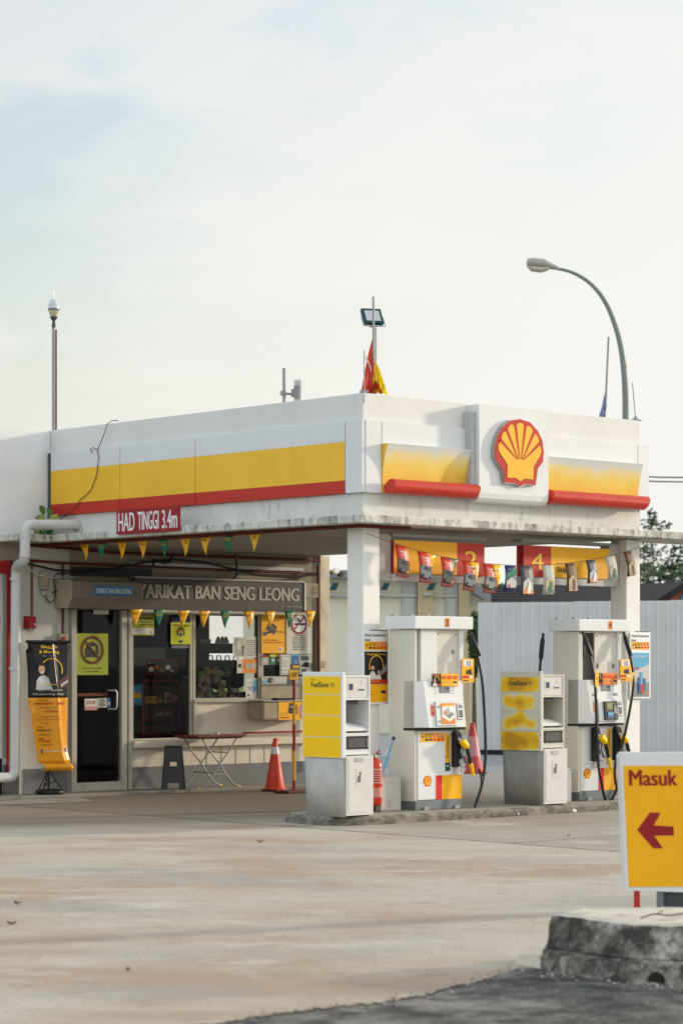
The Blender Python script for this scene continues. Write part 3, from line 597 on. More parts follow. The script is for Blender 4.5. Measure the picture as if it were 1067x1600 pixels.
# ---------------------------------------------------------------- bunting
def fabric(m, p, x, z, w, h, mt, shape='tri', deco=None, tilt=0, yaw=0, bend=.02):
    pass
def bunting(label, a, b, sag, flags, frame='u', group='strings of promotional pennants', small=False):
    """a, b station points of the cord ends; flags = (t, kind, width, height, tilt)"""
    a, b = Vector(a), Vector(b)
    E = T('bunting', label, 'bunting', tuple(a), group)
    at = lambda t: (b-a)*t - Vector((0, 0, 4*sag*t*(1-t)))
    g = M(); g.tube([at(i/30) for i in range(31)], .004, 'ink', 4); g.o('cord', E)
    for (t, kind, w, h, tilt) in flags:
        p = at(t); d = (at(min(1, t+.02))-at(max(0, t-.02))).normalized()
        x = d.copy(); x.z = x.z*.6; x.normalize(); 
        nrm = Vector((0, -1, 0)) if abs(x.x) > abs(x.y) else Vector((-1, 0, 0))
        if x.cross(Vector((0, 0, 1))).dot(nrm) < 0: x = -x
        y = Vector((0, 0, 1)); y = (y + x*tilt).normalized()
        n0 = x.cross(y).normalized()
        g = M(); q = p-y*.005
        if kind in ('Y', 'G', 'S', 'W'):
            m = {'Y': 'yellow_deep', 'S': 'yellow_deep', 'G': 'green', 'W': 'yellow'}[kind]
            R = 6; grid = []
            for i in range(R+1):
                f_ = i/R; ww = w*(1-f_)+.004; bow = .025*math.sin(f_*2.6)*(1 if int(t*97) % 2 else -1)
                grid.append([q - y*h*f_ + x*(-ww/2+ww*j/3) + n0*(bow+.006*math.sin(j*2+f_*5)) for j in range(4)])
            g.sheet(grid, m, .003, n0)
            fr = Fr(q-y*h*.36+n0*(.012+.025), x, y, n0)
            fr2 = fr
            bow = .025*math.sin(.3*2.6)*(1 if int(t*97) % 2 else -1)
            fr = Fr(q+n0*(bow+.008), x, y, n0)
            if kind == 'G': g.text(fr, 'Formula', 0, -h*.24, w*.52, h*.085, .006, 'yellow', .02); g.text(fr, 'Balang', 0, -h*.36, w*.44, h*.085, .006, 'yellow', .02)
            elif kind == 'Y': g.text(fr, 'Shell', -w*.1, -h*.17, w*.16, h*.05, .006, 'red', .0); g.text(fr, 'FuelSave', 0, -h*.28, w*.46, h*.09, .006, 'green_dark', .01)
            else: emblem(g, fr, 0, -h*.24, w*.28, w*.28, .004, th=.001)
        else:
            R = 6; grid = []; m = {'R': 'red', 'K': 'grey_dark', 'T': 'paper_dull', 'P': 'brown', 'B': 'navy'}[kind]
            for i in range(R+1):
                f_ = i/R; bow = .03*math.sin(f_*3)
                grid.append([q - y*h*f_ + x*(-w/2+w*j/3) + n0*(bow+.004*math.sin(j*2)) for j in range(4)])
            g.sheet(grid, m, .003, n0); fr = Fr(q+n0*.006, x, y, n0); D = .034
            if kind == 'R':      # dark picture of a car on a red card
                v = int(t*57) % 3; body = ['grey_dark', 'plinth_grey', 'grey_mid'][v]
                g.rect(fr, -w*.48, -h*.98, w*.48, -h*.80, D-.016, D-.013, 'maroon'); g.rect(fr, -w*.48, -h*.80, w*.48, -h*.45, D-.006, D-.004, 'grey_dark' if v else 'brown')
                g.poly(fr, [(-w*.44, -h*.72), (-w*.40, -h*.54), (-w*.2, -h*.40), (w*.12, -h*.42), (w*.42, -h*.66), (w*.44, -h*.8), (w*.2, -h*.86), (-w*.3, -h*.82)], D-.003, D, body)
                g.poly(fr, [(-w*.2, -h*.55), (-w*.08, -h*.46), (w*.1, -h*.47), (w*.28, -h*.62)], D+.001, D+.003, 'ink'); g.disc(fr, -w*.25, -h*.76, w*.09, D+.001, D+.003, 'ink', 10); g.disc(fr, w*.3, -h*.82, w*.08, D+.001, D+.003, 'orange' if v == 0 else 'ink', 10)
                g.text(fr, 'Singgah &', w*.1, -h*.22, w*.55, h*.06, .022, 'white', .01); g.text(fr, 'Menang', w*.15, -h*.32, w*.45, h*.06, .028, 'white', .01)
            elif kind == 'B':
                g.poly(fr, [(-w*.45, -h*.3), (w*.45, -h*.1), (w*.45, -h*.35), (-w*.45, -h*.55)], .03, .032, 'green'); g.poly(fr, [(-w*.45, -h*.6), (0, -h*.45), (w*.45, -h*.6), (w*.4, -h*.85), (-w*.4, -h*.85)], .037, .04, 'grey_light'); g.disc(fr, -w*.2, -h*.78, w*.1, .041, .043, 'red', 10)
            else:                # plain abstract card in place of a film character
                c = {'K': ('grey_light', 'orange', 'white'), 'T': ('tan_wall', 'plinth_grey', 'green'), 'P': ('tan_wall', 'skin', 'grey_dark')}[kind]
                g.poly(fr, [(-w*.42, -h*.96), (-w*.36, -h*.55), (w*.02, -h*.40), (w*.38, -h*.6), (w*.42, -h*.96)], .037, .039, c[0]); g.poly(fr, [(-w*.42, -h*.96), (-w*.1, -h*.7), (w*.42, -h*.88), (w*.42, -h*.96)], .041, .043, c[1]); g.poly(fr, [(-w*.1, -h*.94), (w*.05, -h*.52), (w*.2, -h*.62), (w*.16, -h*.94)], .044, .046, c[2])
        g.o('pennant', E)
# under the left eaves
va, vb = fv(100, -.12), fv(430, -.12)
def tfl(px, u, v0, v1): return (fv(px, u)-v0)/(v1-v0)
fl = [(tfl(x, -.12, va, vb), k, .205, .235, ti) for x, k, ti in ((131, 'Y', -.1), (161, 'G', 0), (190, 'S', .1), (222, 'Y', .05), (255, 'G', 0), (289, 'W', .08), (323, 'Y', 0), (359, 'G', 0), (397, 'W', .12))]
bunting('string of yellow and green pennants under the left canopy edge', (-.12, va, zz(848, dep(-.12, va))), (-.12, vb, zz(828, dep(-.12, vb))), .02, fl)
# along the shop signboard
vq = VF-.30; ua, ub = fu(204, vq), fu(495, vq)
fl = [((fu(x, vq)-ua)/(ub-ua), k, .20, .24, ti) for x, k, ti in ((213, 'Y', 0), (249, 'G', 0), (287, 'S', 0), (319.5, 'Y', 0), (353, 'G', 0), (388, 'S', 0), (421, 'Y', .05), (452, 'G', .1), (484, 'S', .1))]
bunting('string of yellow and green pennants hanging below the grey signboard', (ua, vq, zz(951, dep(ua, vq))), (ub, vq, zz(954, dep(ub, vq))), .02, fl)
# between the columns
vq = -.12; ua, ub = fu(572, vq), fu(1000, vq); A = (ua, vq, zz(833, dep(ua, vq))); Bp = (ub, vq, zz(855, dep(ub, vq)))
spec = [(626, 'R', .2, .37, -.05), (661, 'R', .2, .36, -.05), (672, 'Y', .18, .34, .05), (697, 'R', .2, .35, 0), (707, 'G', .18, .34, .05), (731, 'R', .2, .35, 0), (740, 'S', .16, .30, 0), (763, 'R', .2, .35, 0), (775, 'Y', .16, .28, 0), (797, 'B', .2, .32, .1), (821, 'K', .22, .36, 0), (855, 'T', .2, .36, 0), (890, 'P', .19, .36, -.05), (922, 'K', .18, .29, -.08), (952, 'T', .18, .30, -.15), (980, 'P', .16, .32, -.2)]
fl = [((fu(x, vq)-ua)/(ub-ua), k, w_, h_, ti) for x, k, w_, h_, ti in spec]
bunting('sagging string of red car cards and dark picture cards between the two canopy columns', A, Bp, .30, fl)
# ---------------------------------------------------------------- pump island
ZI = .10
def island_outline():
    pts = [(7.4, .36), (-.45, .36)]
    for a in range(100, 181, 16): pts.append((-.55+.66*math.cos(math.radians(a)), -.22+.56*math.sin(math.radians(a))))
    pts += [(-1.21, -.42)]
    for a in range(190, 271, 16): pts.append((-.75+.46*math.cos(math.radians(a)), -.50+.47*math.sin(math.radians(a))))
    pts += [(-.2, -.97)] + [(x*.5, -.97+.012*math.sin(x*3.1)) for x in range(1, 15)]
    return pts
io = island_outline()
g = M(); n = len(io)
cen = (2.5, -.17)
ins = lambda p, d: (p[0]+(d if p[0] < -.7 else 0), p[1]+(d if p[1] < -.17 else -d))
g.rings([[Vector((x, y, 0)) for x, y in io][::-1], [Vector((x, y, ZI-.03)) for x, y in io][::-1], [Vector((*ins(p, .03), ZI)) for p in io][::-1]], 'kerb', True, False, False)
g.add([Vector((*ins(p, .03), ZI)) for p in io], [tuple(reversed(range(n)))], 'kerb_top')
o = g.o('pump_island'); o.location = UV(0, 0, 0); o.rotation_euler = (0, 0, TH); tag(o, kind='structure')

def pecten(parent, x, z, w, h, y=-.001):
    g = M(); emblem(g, FR((0, y, 0)), x, z, w, h, .001, 'red', 'yellow_deep', .0015); return g.o('scallop_emblem', parent)
def icon_strip(g, fr, x, y, w, h, d):
    g.rect(fr, x, y, x+w, y+h, d, d+.002, 'yellow_deep'); n = 6
    for i in range(n):
        cx = x+w*(i+.55)/(n+.1)
        if i == 0: g.poly(fr, [(cx-w*.05, y+h*.5), (cx+w*.05, y+h*.5), (cx, y+h*.78)], d+.003, d+.004, 'ink'); g.rect(fr, cx-w*.04, y+h*.25, cx+w*.04, y+h*.3, d+.003, d+.004, 'ink_grey'); continue
        dk = i < 3
        g.disc(fr, cx, y+h*.66, w*.06, d+.003, d+.004, 'ink' if dk else 'red_pure', 14); g.disc(fr, cx, y+h*.66, w*.032, d+.005, d+.006, 'white' if not dk else 'yellow_pure', 10)
        if not dk: g.line(fr, (cx-w*.045, y+h*.66+w*.045), (cx+w*.045, y+h*.66-w*.045), w*.012, d+.006, d+.007, 'red_pure')
        g.rect(fr, cx-w*.06, y+h*.14, cx+w*.06, y+h*.36, d+.003, d+.004, 'ink' if dk else 'red_pure')
def people_picture(g, fr, x, y, w, h, d, title='Singgah & Menang', couple=True):
    g.rect(fr, x, y, x+w, y+h, d, d+.002, 'banner_dark')
    g.text(fr, title, x+w*.5, y+h*.87, w*.82, h*.08, d+.003, 'yellow', .01)
    g.ring(fr, x+w*.52, y+h*.52, w*.29, w*.32, d+.002, d+.003, 'yellow', 24, -20, 200, 1.15)
    g.poly(fr, [(x+w*.50, y), (x+w, y+h*.38), (x+w, y+h*.62), (x+w*.80, y+h*.42), (x+w*.55, y+h*.2)], d+.003, d+.004, 'grey_mid'); g.poly(fr, [(x+w*.62, y+h*.12), (x+w, y+h*.28), (x+w, y+h*.38), (x+w*.66, y+h*.22)], d+.005, d+.006, 'maroon')
    def person(cx, k):
        g.poly(fr, [(cx-w*.17*k, y), (cx-w*.15*k, y+h*.24*k), (cx-w*.05*k, y+h*.36*k), (cx+w*.06*k, y+h*.36*k), (cx+w*.16*k, y+h*.22*k), (cx+w*.19*k, y)], d+.006, d+.008, 'paper')
        g.disc(fr, cx, y+h*.48*k, w*.072*k, d+.007, d+.009, 'skin', 14, h*.085*k); g.poly(fr, [(cx-w*.085*k, y+h*.5*k), (cx-w*.06*k, y+h*.6*k), (cx+w*.05*k, y+h*.61*k), (cx+w*.085*k, y+h*.5*k), (cx+w*.05*k, y+h*.54*k), (cx-w*.04*k, y+h*.54*k)], d+.010, d+.011, 'black')
        g.rect(fr, cx-w*.03*k, y+h*.435*k, cx+w*.03*k, y+h*.447*k, d+.0095, d+.0105, 'white')
    person(x+w*.34, 1.0)
    if couple: person(x+w*.60, .72)
def make_nozzle(root, x, z, hose_pts, sheath=True):
    """holster with its upper left corner at x, z"""
    g = M(); fr = FR()
    prof = [(0, -.42), (0, -.03), (.02, -.005), (.06, 0), (.10, -.02), (.115, -.06), (.115, -.2), (.10, -.25), (.13, -.33), (.12, -.40), (.02, -.43)]
    g.poly(FR((x, 0, z)), prof, .0, .05, 'black'); g.poly(FR((x, 0, z)), [(.02, -.14), (.02, -.03), (.09, -.03), (.1, -.12)], .051, .06, 'black_satin')
    g.rect(FR((x, 0, z)), .055, -.51, .14, -.425, 0, .055, 'white_paint'); g.disc(FR((x, 0, z)), .12, -.45, .035, .056, .075, 'grey_light', 12); g.disc(FR((x, 0, z)), .11, -.37, .045, .052, .085, 'grey_light', 12)
    g.o('holster', root)
    g = M(); q = lambda a, b, c: Vector((x+a, c, z+b))
    g.tube([q(.05, -.09, -.055), q(.07, -.12, -.08), q(.09, -.145, -.09)], [.018, .02, .03], 'steel', 8)
    g.tube([q(.06, -.12, -.10), q(.10, -.15, -.10), q(.135, -.185, -.10), (q(.15, -.2, -.10))], [.034, .046, .042, .03], 'yellow_pure', 10); g.tube([q(.085, -.11, -.10), q(.14, -.145, -.10)], [.03, .022], 'yellow_pure', 8)
    g.tube([q(.14, -.20, -.10), q(.17, -.27, -.10), q(.20, -.34, -.095), q(.215, -.375, -.09)], [.03, .026, .024, .026], 'black_satin', 10)
    g.tube([q(.085, -.19, -.10), q(.075, -.28, -.10), q(.12, -.36, -.10), q(.19, -.385, -.10)], .008, 'black', 6); g.tube([q(.10, -.2, -.10), q(.13, -.29, -.10), q(.15, -.32, -.10)], .009, 'grey_light', 6)
    g.o('nozzle', root)
    g = M()
    if sheath: g.tube([q(.215, -.38, -.09), q(.245, -.46, -.09), q(.262, -.53, -.09)], [.028, .022, .017], 'yellow_pure', 9)
    else: g.tube([q(.215, -.38, -.09), q(.262, -.53, -.09)], .018, 'rubber', 8)
    g.o('hose_sleeve', root)
def hose(root, pts, r=.016, boot=True):
    P = [Vector(p) for p in pts]; out_ = []
    for i in range(len(P)-1):
        p0, p1, p2, p3 = P[max(i-1, 0)], P[i], P[i+1], P[min(i+2, len(P)-1)]
        for k in range(6):
            t = k/6; out_.append(.5*((2*p1)+(p2-p0)*t+(2*p0-5*p1+4*p2-p3)*t*t+(3*p1-p0-3*p2+p3)*t**3))
    out_.append(P[-1]); g = M(); g.tube(out_, r, 'rubber', 9)
    if boot:
        d = (P[1]-P[0]).normalized(); g.tube([P[0]-d*.0, P[0]+d*.07], .014, 'steel', 8); g.tube([P[0]+d*.06, P[0]+d*.10, P[0]+d*.30, P[0]+d*.33], [.02, .03, .03, .02], 'black', 10)
    return g.o('hose', root)
def pump(label, p, kind, num):
    R_ = T('fuel_pump', label, 'fuel pump', p, 'fuel pumps on the kerb island'); D = .45; H = 2.24
    g = M(); g.box((.045, .02, .115), (.76, D, .92), 'white_paint', .01); g.box((-.0, .03, .0), (.042, D, H-.155), 'cream_paint', .006); g.box((.046, .30, .93), (.78, D-.0, H-.16), 'cream_paint'); g.o('body', R_)
    g = M(); g.box((.0, .01, .0), (.755, D-.01, .112), 'plinth_grey', .006)
    for a in (.12, .62): g.box((a, -.01, .0), (a+.08, .008, .04), 'steel_dull', .003)
    g.o('plinth', R_)
    g = M(); g.box((-.05, -.03, H-.15), (.9, D+.02, H), 'white_paint', .012); g.o('header', R_)
    g = M()
    for a, b in ((.03, .12), (.3, .12), (.03, .4), (.5, .4)): g.box((a, b, H+.001), (a+.05, b+.05, H+.02), 'steel_dull')
    g.o('lifting_lug', R_)
    g = M(); fr = FR((0, -.03, 0)); nx = .47 if kind == 2 else .52; g.rect(fr, nx-.035, H-.125, nx+.035, H-.02, .001, .003, 'orange'); g.text(fr, num, nx, H-.11, None, .075, .005, 'maroon', .02); g.o('number_plate', R_)
    # upper part: white leaf, recessed cream back and right post
    g = M()
    if kind == 2:
        g.box((.105, .03, 1.46), (.36, .28, H-.152), 'white_paint', .006); g.box((.08, .20, 1.5), (.10, .28, H-.2), 'grey_dark'); g.box((.365, .05, 1.46), (.72, .07, H-.152), 'cream_paint', .004); g.disc(FR((0, .05, 0)), .40, 2.03, .008, .001, .004, 'grey_dark', 8); g.disc(FR((0, .05, 0)), .69, 2.03, .008, .001, .004, 'grey_dark', 8); g.rect(FR((0, .05, 0)), .62, 1.80, .66, 1.85, .001, .004, 'grey_mid')
    else:
        g.box((.32, .05, 1.40), (.72, .07, H-.152), 'cream_paint', .004); g.box((.045, .04, .93), (.09, .28, H-.152), 'white_paint', .004)
        for a, b in ((.36, 2.03), (.69, 2.03), (.37, 1.66), (.68, 1.66), (.69, 1.44)): g.disc(FR((0, .05, 0)), a, b, .009, .001, .004, 'grey_dark', 8)
        for a in (.35, .64): g.rect(FR((0, .05, 0)), a, 1.63, a+.045, 1.69, .001, .003, 'grey_mid')
    g.o('upper_panel', R_)
    g = M(); g.box((.72, .02, .93), (.79, .30, H-.152), 'white_paint', .006); g.o('hose_post', R_)
    # console
    g = M(); zt, zb = 1.49, .955
    fA = [(0.0, .02), (.055, -.06), (.67, -.06), (.755, .02)]; fB = [(.0, .02), (.10, -.11), (.70, -.11), (.755, .0)]
    g.rings([[Vector((x, y, zb)) for x, y in fB] + [Vector((.755, .2, zb)), Vector((0, .2, zb))], [Vector((x, y, zt)) for x, y in fA] + [Vector((.755, .2, zt)), Vector((0, .2, zt))]], 'white_paint', True, True, False)
    g.box((-.01, -.05, .922), (.75, .2, .95), 'black'); g.o('console', R_)
    sl = Fr((0, -.061, zt), (1, 0, 0), Vector((0, .05, .535)).normalized(), Vector((0, -.535, .05)).normalized())   # leaning console face, y downwards from its top
    g = M(); g.rect(sl, .30, -.14, .47, -.06, .001, .004, 'grey_mid'); g.rect(sl, .31, -.133, .46, -.067, .005, .006, 'plinth_grey'); g.text(sl, '888', .43, -.105, .05, .03, .008, 'ink', .0)
    for k in range(3): g.rect(sl, .22+.0*k, -.085-.03*k, .255, -.08-.03*k, .001, .003, 'ink_grey'); g.rect(sl, .49, -.085-.03*k, .54, -.08-.03*k, .001, .003, 'ink_grey')
    g.o('display', R_)
    g = M(); g.rect(sl, .21, -.52, .54, -.24, .001, .012, 'grey_light'); g.rect(sl, .215, -.515, .535, -.245, .0125, .018, 'white_paint')
    if kind == 2:
        g.rect(sl, .29, -.50, .51, -.26, .02, .024, 'orange'); g.poly(sl, [(.295, -.33), (.30, -.30), (.5, -.29), (.505, -.33), (.505, -.42), (.43, -.465), (.40, -.47), (.295, -.42)], .026, .027, 'white'); g.poly(sl, [(.31, -.37), (.36, -.33), (.40, -.37), (.36, -.41)], .029, .031, 'skin'); g.poly(sl, [(.37, -.40), (.45, -.36), (.49, -.39), (.41, -.44)], .029, .031, 'grey_mid'); g.rect(sl, .39, -.37, .42, -.31, .031, .033, 'grey_light'); g.rect(sl, .31, -.29, .49, -.28, .026, .027, 'yellow'); g.disc(sl, .26, -.30, .012, .02, .028, 'grey_mid', 8); g.disc(sl, .26, -.47, .012, .02, .028, 'grey_mid', 8)
    else:
        g.rect(sl, .30, -.50, .535, -.27, .02, .045, 'black'); g.rect(sl, .33, -.37, .44, -.29, .047, .049, 'olive'); g.rect(sl, .335, -.48, .45, -.40, .047, .05, 'blue'); g.rect(sl, .345, -.445, .44, -.41, .052, .053, 'blue_light'); g.poly(sl, [(.455, -.42), (.47, -.30), (.53, -.38), (.53, -.44)], .047, .05, 'grey_mid'); g.rect(sl, .47, -.49, .52, -.45, .047, .05, 'grey_dark')
    g.o('screen', R_)
    g = M(); g.rect(sl, .555, -.45, .66, -.26, .001, .012, 'grey_light'); g.rect(sl, .56, -.445, .655, -.265, .0125, .02, 'white_paint'); g.rect(sl, .575, -.32, .635, -.28, .021, .023, 'grey_mid')
    for r in range(4):
        for c in range(3): g.rect(sl, .577+.021*c, -.425+.022*r, .594+.021*c, -.409+.022*r, .021, .025, 'grey_dark')
    g.o('keypad', R_)
    g = M(); g.rect(sl, .145, -.40, .195, -.27, .001, .003, 'red_pure' if kind == 2 else 'orange'); g.rect(sl, .150, -.285, .19, -.275, .004, .005, 'white'); g.disc(sl, .17, -.335, .016, .004, .005, 'yellow_pure', 10); g.disc(sl, .17, -.335, .009, .006, .007, 'ink', 8); g.o('warning_label', R_)
    if kind == 4: g = M(); g.rect(sl, .14, -.20, .18, -.17, .001, .003, 'grey_mid'); g.o('number_window', R_); g = M(); g.rect(sl, .52, -.20, .60, -.165, .001, .003, 'grey_mid'); g.o('number_window', R_)
    # stickers
    fr = FR((0, -.078, 0)); g = M(); zq = 1.43
    g.rect(fr, .175, zq, .32, zq+.145, .0, .003, 'banner_dark'); g.ring(fr, .255, zq+.08, .03, .038, .003, .004, 'yellow', 16, -20, 200); g.disc(fr, .215, zq+.06, .018, .005, .006, 'skin', 10, .025); g.poly(fr, [(.185, zq), (.19, zq+.03), (.22, zq+.045), (.25, zq+.03), (.255, zq)], .004, .005, 'paper'); g.rect(fr, .19, zq+.125, .3, zq+.135, .003, .004, 'orange'); g.rect(fr, .26, zq+.0, .31, zq+.025, .004, .005, 'red')
    g.rect(fr, .325, zq, .60, zq+.145, .0, .003, 'orange' if kind == 4 else 'yellow_deep')
    for k in range(3): g.disc(fr, .37+.09*k, zq+.10, .04, .004, .005, 'red_pure', 12, .02); g.rect(fr, .345+.09*k, zq+.095, .395+.09*k, zq+.103, .006, .007, 'orange')
    g.rect(fr, .52, zq+.035, .58, zq+.055, .004, .005, 'navy'); g.rect(fr, .34, zq+.045, .40, zq+.05, .004, .005, 'ink_grey'); g.rect(fr, .42, zq+.045, .47, zq+.05, .004, .005, 'ink_grey'); g.disc(fr, .54, zq+.018, .012, .004, .005, 'white', 8); g.o('promotion_sticker', R_)
    g = M(); fr = FR((0, .0, 0)); a0 = .735; g.rect(fr, a0, 1.47, a0+.20, 1.75, .0, .006, 'yellow_deep'); g.rect(fr, a0+.02, 1.66, a0+.17, 1.735, .007, .009, 'white'); g.text(fr, '12', a0+.11, 1.67, .06, .05, .011, 'ink', .02); g.poly(fr, [(a0+.07, 1.57), (a0+.07, 1.61), (a0+.15, 1.63), (a0+.17, 1.56)], .007, .009, 'ink'); g.rect(fr, a0+.01, 1.52, a0+.11, 1.55, .007, .009, 'red_pure'); g.rect(fr, a0+.12, 1.52, a0+.18, 1.55, .007, .009, 'white'); g.rect(fr, a0+.02, 1.485, a0+.1, 1.50, .007, .009, 'brown'); g.o('price_card', R_)
    fr = FR((0, .02, 0))
    if kind == 2: g = M(); icon_strip(g, fr, .085, .785, .39, .105, .001); g.o('safety_strip', R_)
    hs = [.575] if kind == 2 else [.20, .60]
    for hx in hs:
        g = M(); sx = hx-.09 if hx > .5 else hx+.10
        g.rect(fr, sx, .54, sx+.075, .88, .001, .003, 'yellow_deep'); g.rect(fr, sx, .44, sx+.075, .538, .001, .003, 'green_dark'); g.disc(fr, sx+.038, .5, .012, .004, .005, 'white', 8); fv_ = Fr((sx+.055, .02, .60), (0, 0, 1), (-1, 0, 0), (0, -1, 0)); g.text(fv_, 'FuelSave', .0, 0, .24, .045, .005, 'ink', .0, 'l'); g.o('fuel_strip', R_)
    pecten(R_, .20 if kind == 2 else .15, .335, .135, .125, .02)
    g = M(); xr = .335 if kind == 2 else .36
    g.rect(fr, xr, .115, xr+.095, .395, .001, .003, 'red_pure'); g.rect(fr, xr+.0955, .115, .755, .395, .001, .003, 'yellow_deep'); g.o('stripe_decal', R_)
    for hx in hs: make_nozzle(R_, hx, .91, None, hx < .5 or kind == 2)
    return R_
p2 = pump('white fuel pump numbered 2 with one nozzle, beside the left canopy column', (.30, -.58, ZI), 2, '2')
def c2(px, py, y=-.12): return ((px-650)/98+.02, y, 1.7+(1036-py)/137)
hose(p2, [c2(731, 984, -.0), c2(736, 1008, -.06), c2(741, 1060), c2(745, 1110), c2(747, 1160), c2(746.5, 1195), c2(742, 1228), c2(735, 1252), c2(729.5, 1267)], .017)
hose(p2, [c2(739, 1206, -.09), c2(741, 1222), c2(739, 1240), c2(733, 1256), c2(729.5, 1266)], .015, False)
p4 = pump('white fuel pump numbered 4 with two nozzles and a dark card screen', (3.15, -.52, ZI), 4, '4')
def c4(px, py, y=-.13): return ((px-901)/86.5+.01, y, 1.7+(1036-py)/127.5)
hose(p4, [c4(903, 986, -.0), c4(907, 1012, -.06), c4(910, 1060), c4(913, 1110), c4(916, 1190), c4(921, 1222), c4(926, 1246), c4(932, 1255.5), c4(941, 1246), c4(948, 1225), c4(949, 1205), c4(947, 1195, -.09)], .017)
hose(p4, [c4(969, 985, -.0), c4(971.5, 1012, -.06), c4(970, 1060, -.16), c4(962, 1110, -.18), c4(951, 1160, -.18), c4(940, 1190, -.18), c4(936, 1215, -.2), c4(941, 1236, -.2), c4(953, 1246, -.2), c4(968, 1249, -.2), c4(985, 1240, -.15), c4(990, 1215, -.1), c4(986, 1195, -.09)], .017)
hose(p4, [c4(918, 988, .12), c4(914, 1012, .1), c4(911, 1050, .15), c4(909, 1065, .2)], .016)
bkx = -.02; hose(p4, [(-.02, .60, 2.07), (-.05, .60, 1.85), (-.08, .6, 1.6), (-.09, .6, 1.2), (-.06, .62, .9)], .017)
for q, ux, kk in ((p4, None, 0),):
    for (a, b) in ((910.5, 1062), (968.5, 1065)):
        c = Vector(c4(a, b, -.165)); g = M(); g.poly(FR(tuple(c)), [(-.03, -.09), (-.035, .0), (-.015, .11), (.02, .11), (.035, 0), (.02, -.09)], .0, .004, 'yellow'); g.rect(FR(tuple(c)), -.02, 0, .02, .02, .005, .006, 'orange'); g.o('hose_tag', p4)

# ---------------------------------------------------------------- windscreen service cabinets
def faded():
    mat('yellow_faded', (.62, .27, .012), .5, .2, 3, 0, 0, [((.66, .42, .03), .45, 2.2, 1.2), ((.62, .60, .52), .52, 2.0, 1.6), ((.30, .13, .02), .22, 4, 1)])
    bm_ = mat('yellow_blotch', (.6, .3, .02), .5, .12, 3); n = bm_.node_tree.nodes; l = bm_.node_tree.links; b = n['Principled BSDF']
    t = n.new('ShaderNodeTexCoord'); sp = n.new('ShaderNodeSeparateXYZ'); l.new(t.outputs['Object'], sp.inputs[0])
    def mt(op, a, c=None):
        m = n.new('ShaderNodeMath'); m.operation = op
        for i, x in enumerate((a, c)):
            if x is None: continue
            if isinstance(x, (int, float)): m.inputs[i].default_value = x
            else: l.new(x, m.inputs[i])
        return m.outputs[0]
    fz_ = mt('SUBTRACT', mt('FRACT', mt('DIVIDE', mt('SUBTRACT', sp.outputs['Z'], .652), .2335)), .48)
    fy_ = mt('DIVIDE', mt('SUBTRACT', sp.outputs['Y'], .34), .44)
    ns = n.new('ShaderNodeTexNoise'); ns.inputs['Scale'].default_value = 5.5; ns.inputs['Detail'].default_value = 5; l.new(t.outputs['Object'], ns.inputs[0])
    dd = mt('ADD', mt('SQRT', mt('ADD', mt('MULTIPLY', mt('MULTIPLY', fz_, fz_), 2.6), mt('MULTIPLY', fy_, fy_))), mt('MULTIPLY', mt('SUBTRACT', ns.outputs['Fac'], .5), 1.5))
    # the top and the bottom fields have kept more of their colour
    keep = mt('MULTIPLY', mt('GREATER_THAN', mt('ABSOLUTE', mt('SUBTRACT', sp.outputs['Z'], 1.115)), .235), .42)
    r = n.new('ShaderNodeValToRGB'); e = r.color_ramp.elements; e[0].position = .0; e[0].color = (.56, .29, .012, 1); e[1].position = 1; e[1].color = (.60, .59, .50, 1)
    for q_, c_ in ((.25, (.76, .43, .01, 1)), (.52, (.84, .54, .015, 1)), (.72, (.84, .68, .22, 1)), (.8, (.62, .60, .48, 1))): k_ = e.new(q_); k_.color = c_
    l.new(mt('SUBTRACT', mt('MULTIPLY', dd, 1.15), keep), r.inputs[0]); l.new(r.outputs[0], b.inputs['Base Color'])
    mat('stain_gold', (.66, .40, .03), .5, .2, 4); mat('stain_amber', (.58, .27, .012), .5, .2, 4); mat('stain_brown', (.38, .18, .02), .5, .2, 6)
    mat('old_white', (.58, .56, .48), .5, .1, 3, 0, 0, [((.3, .26, .18), .25, 6, .5)])
faded()
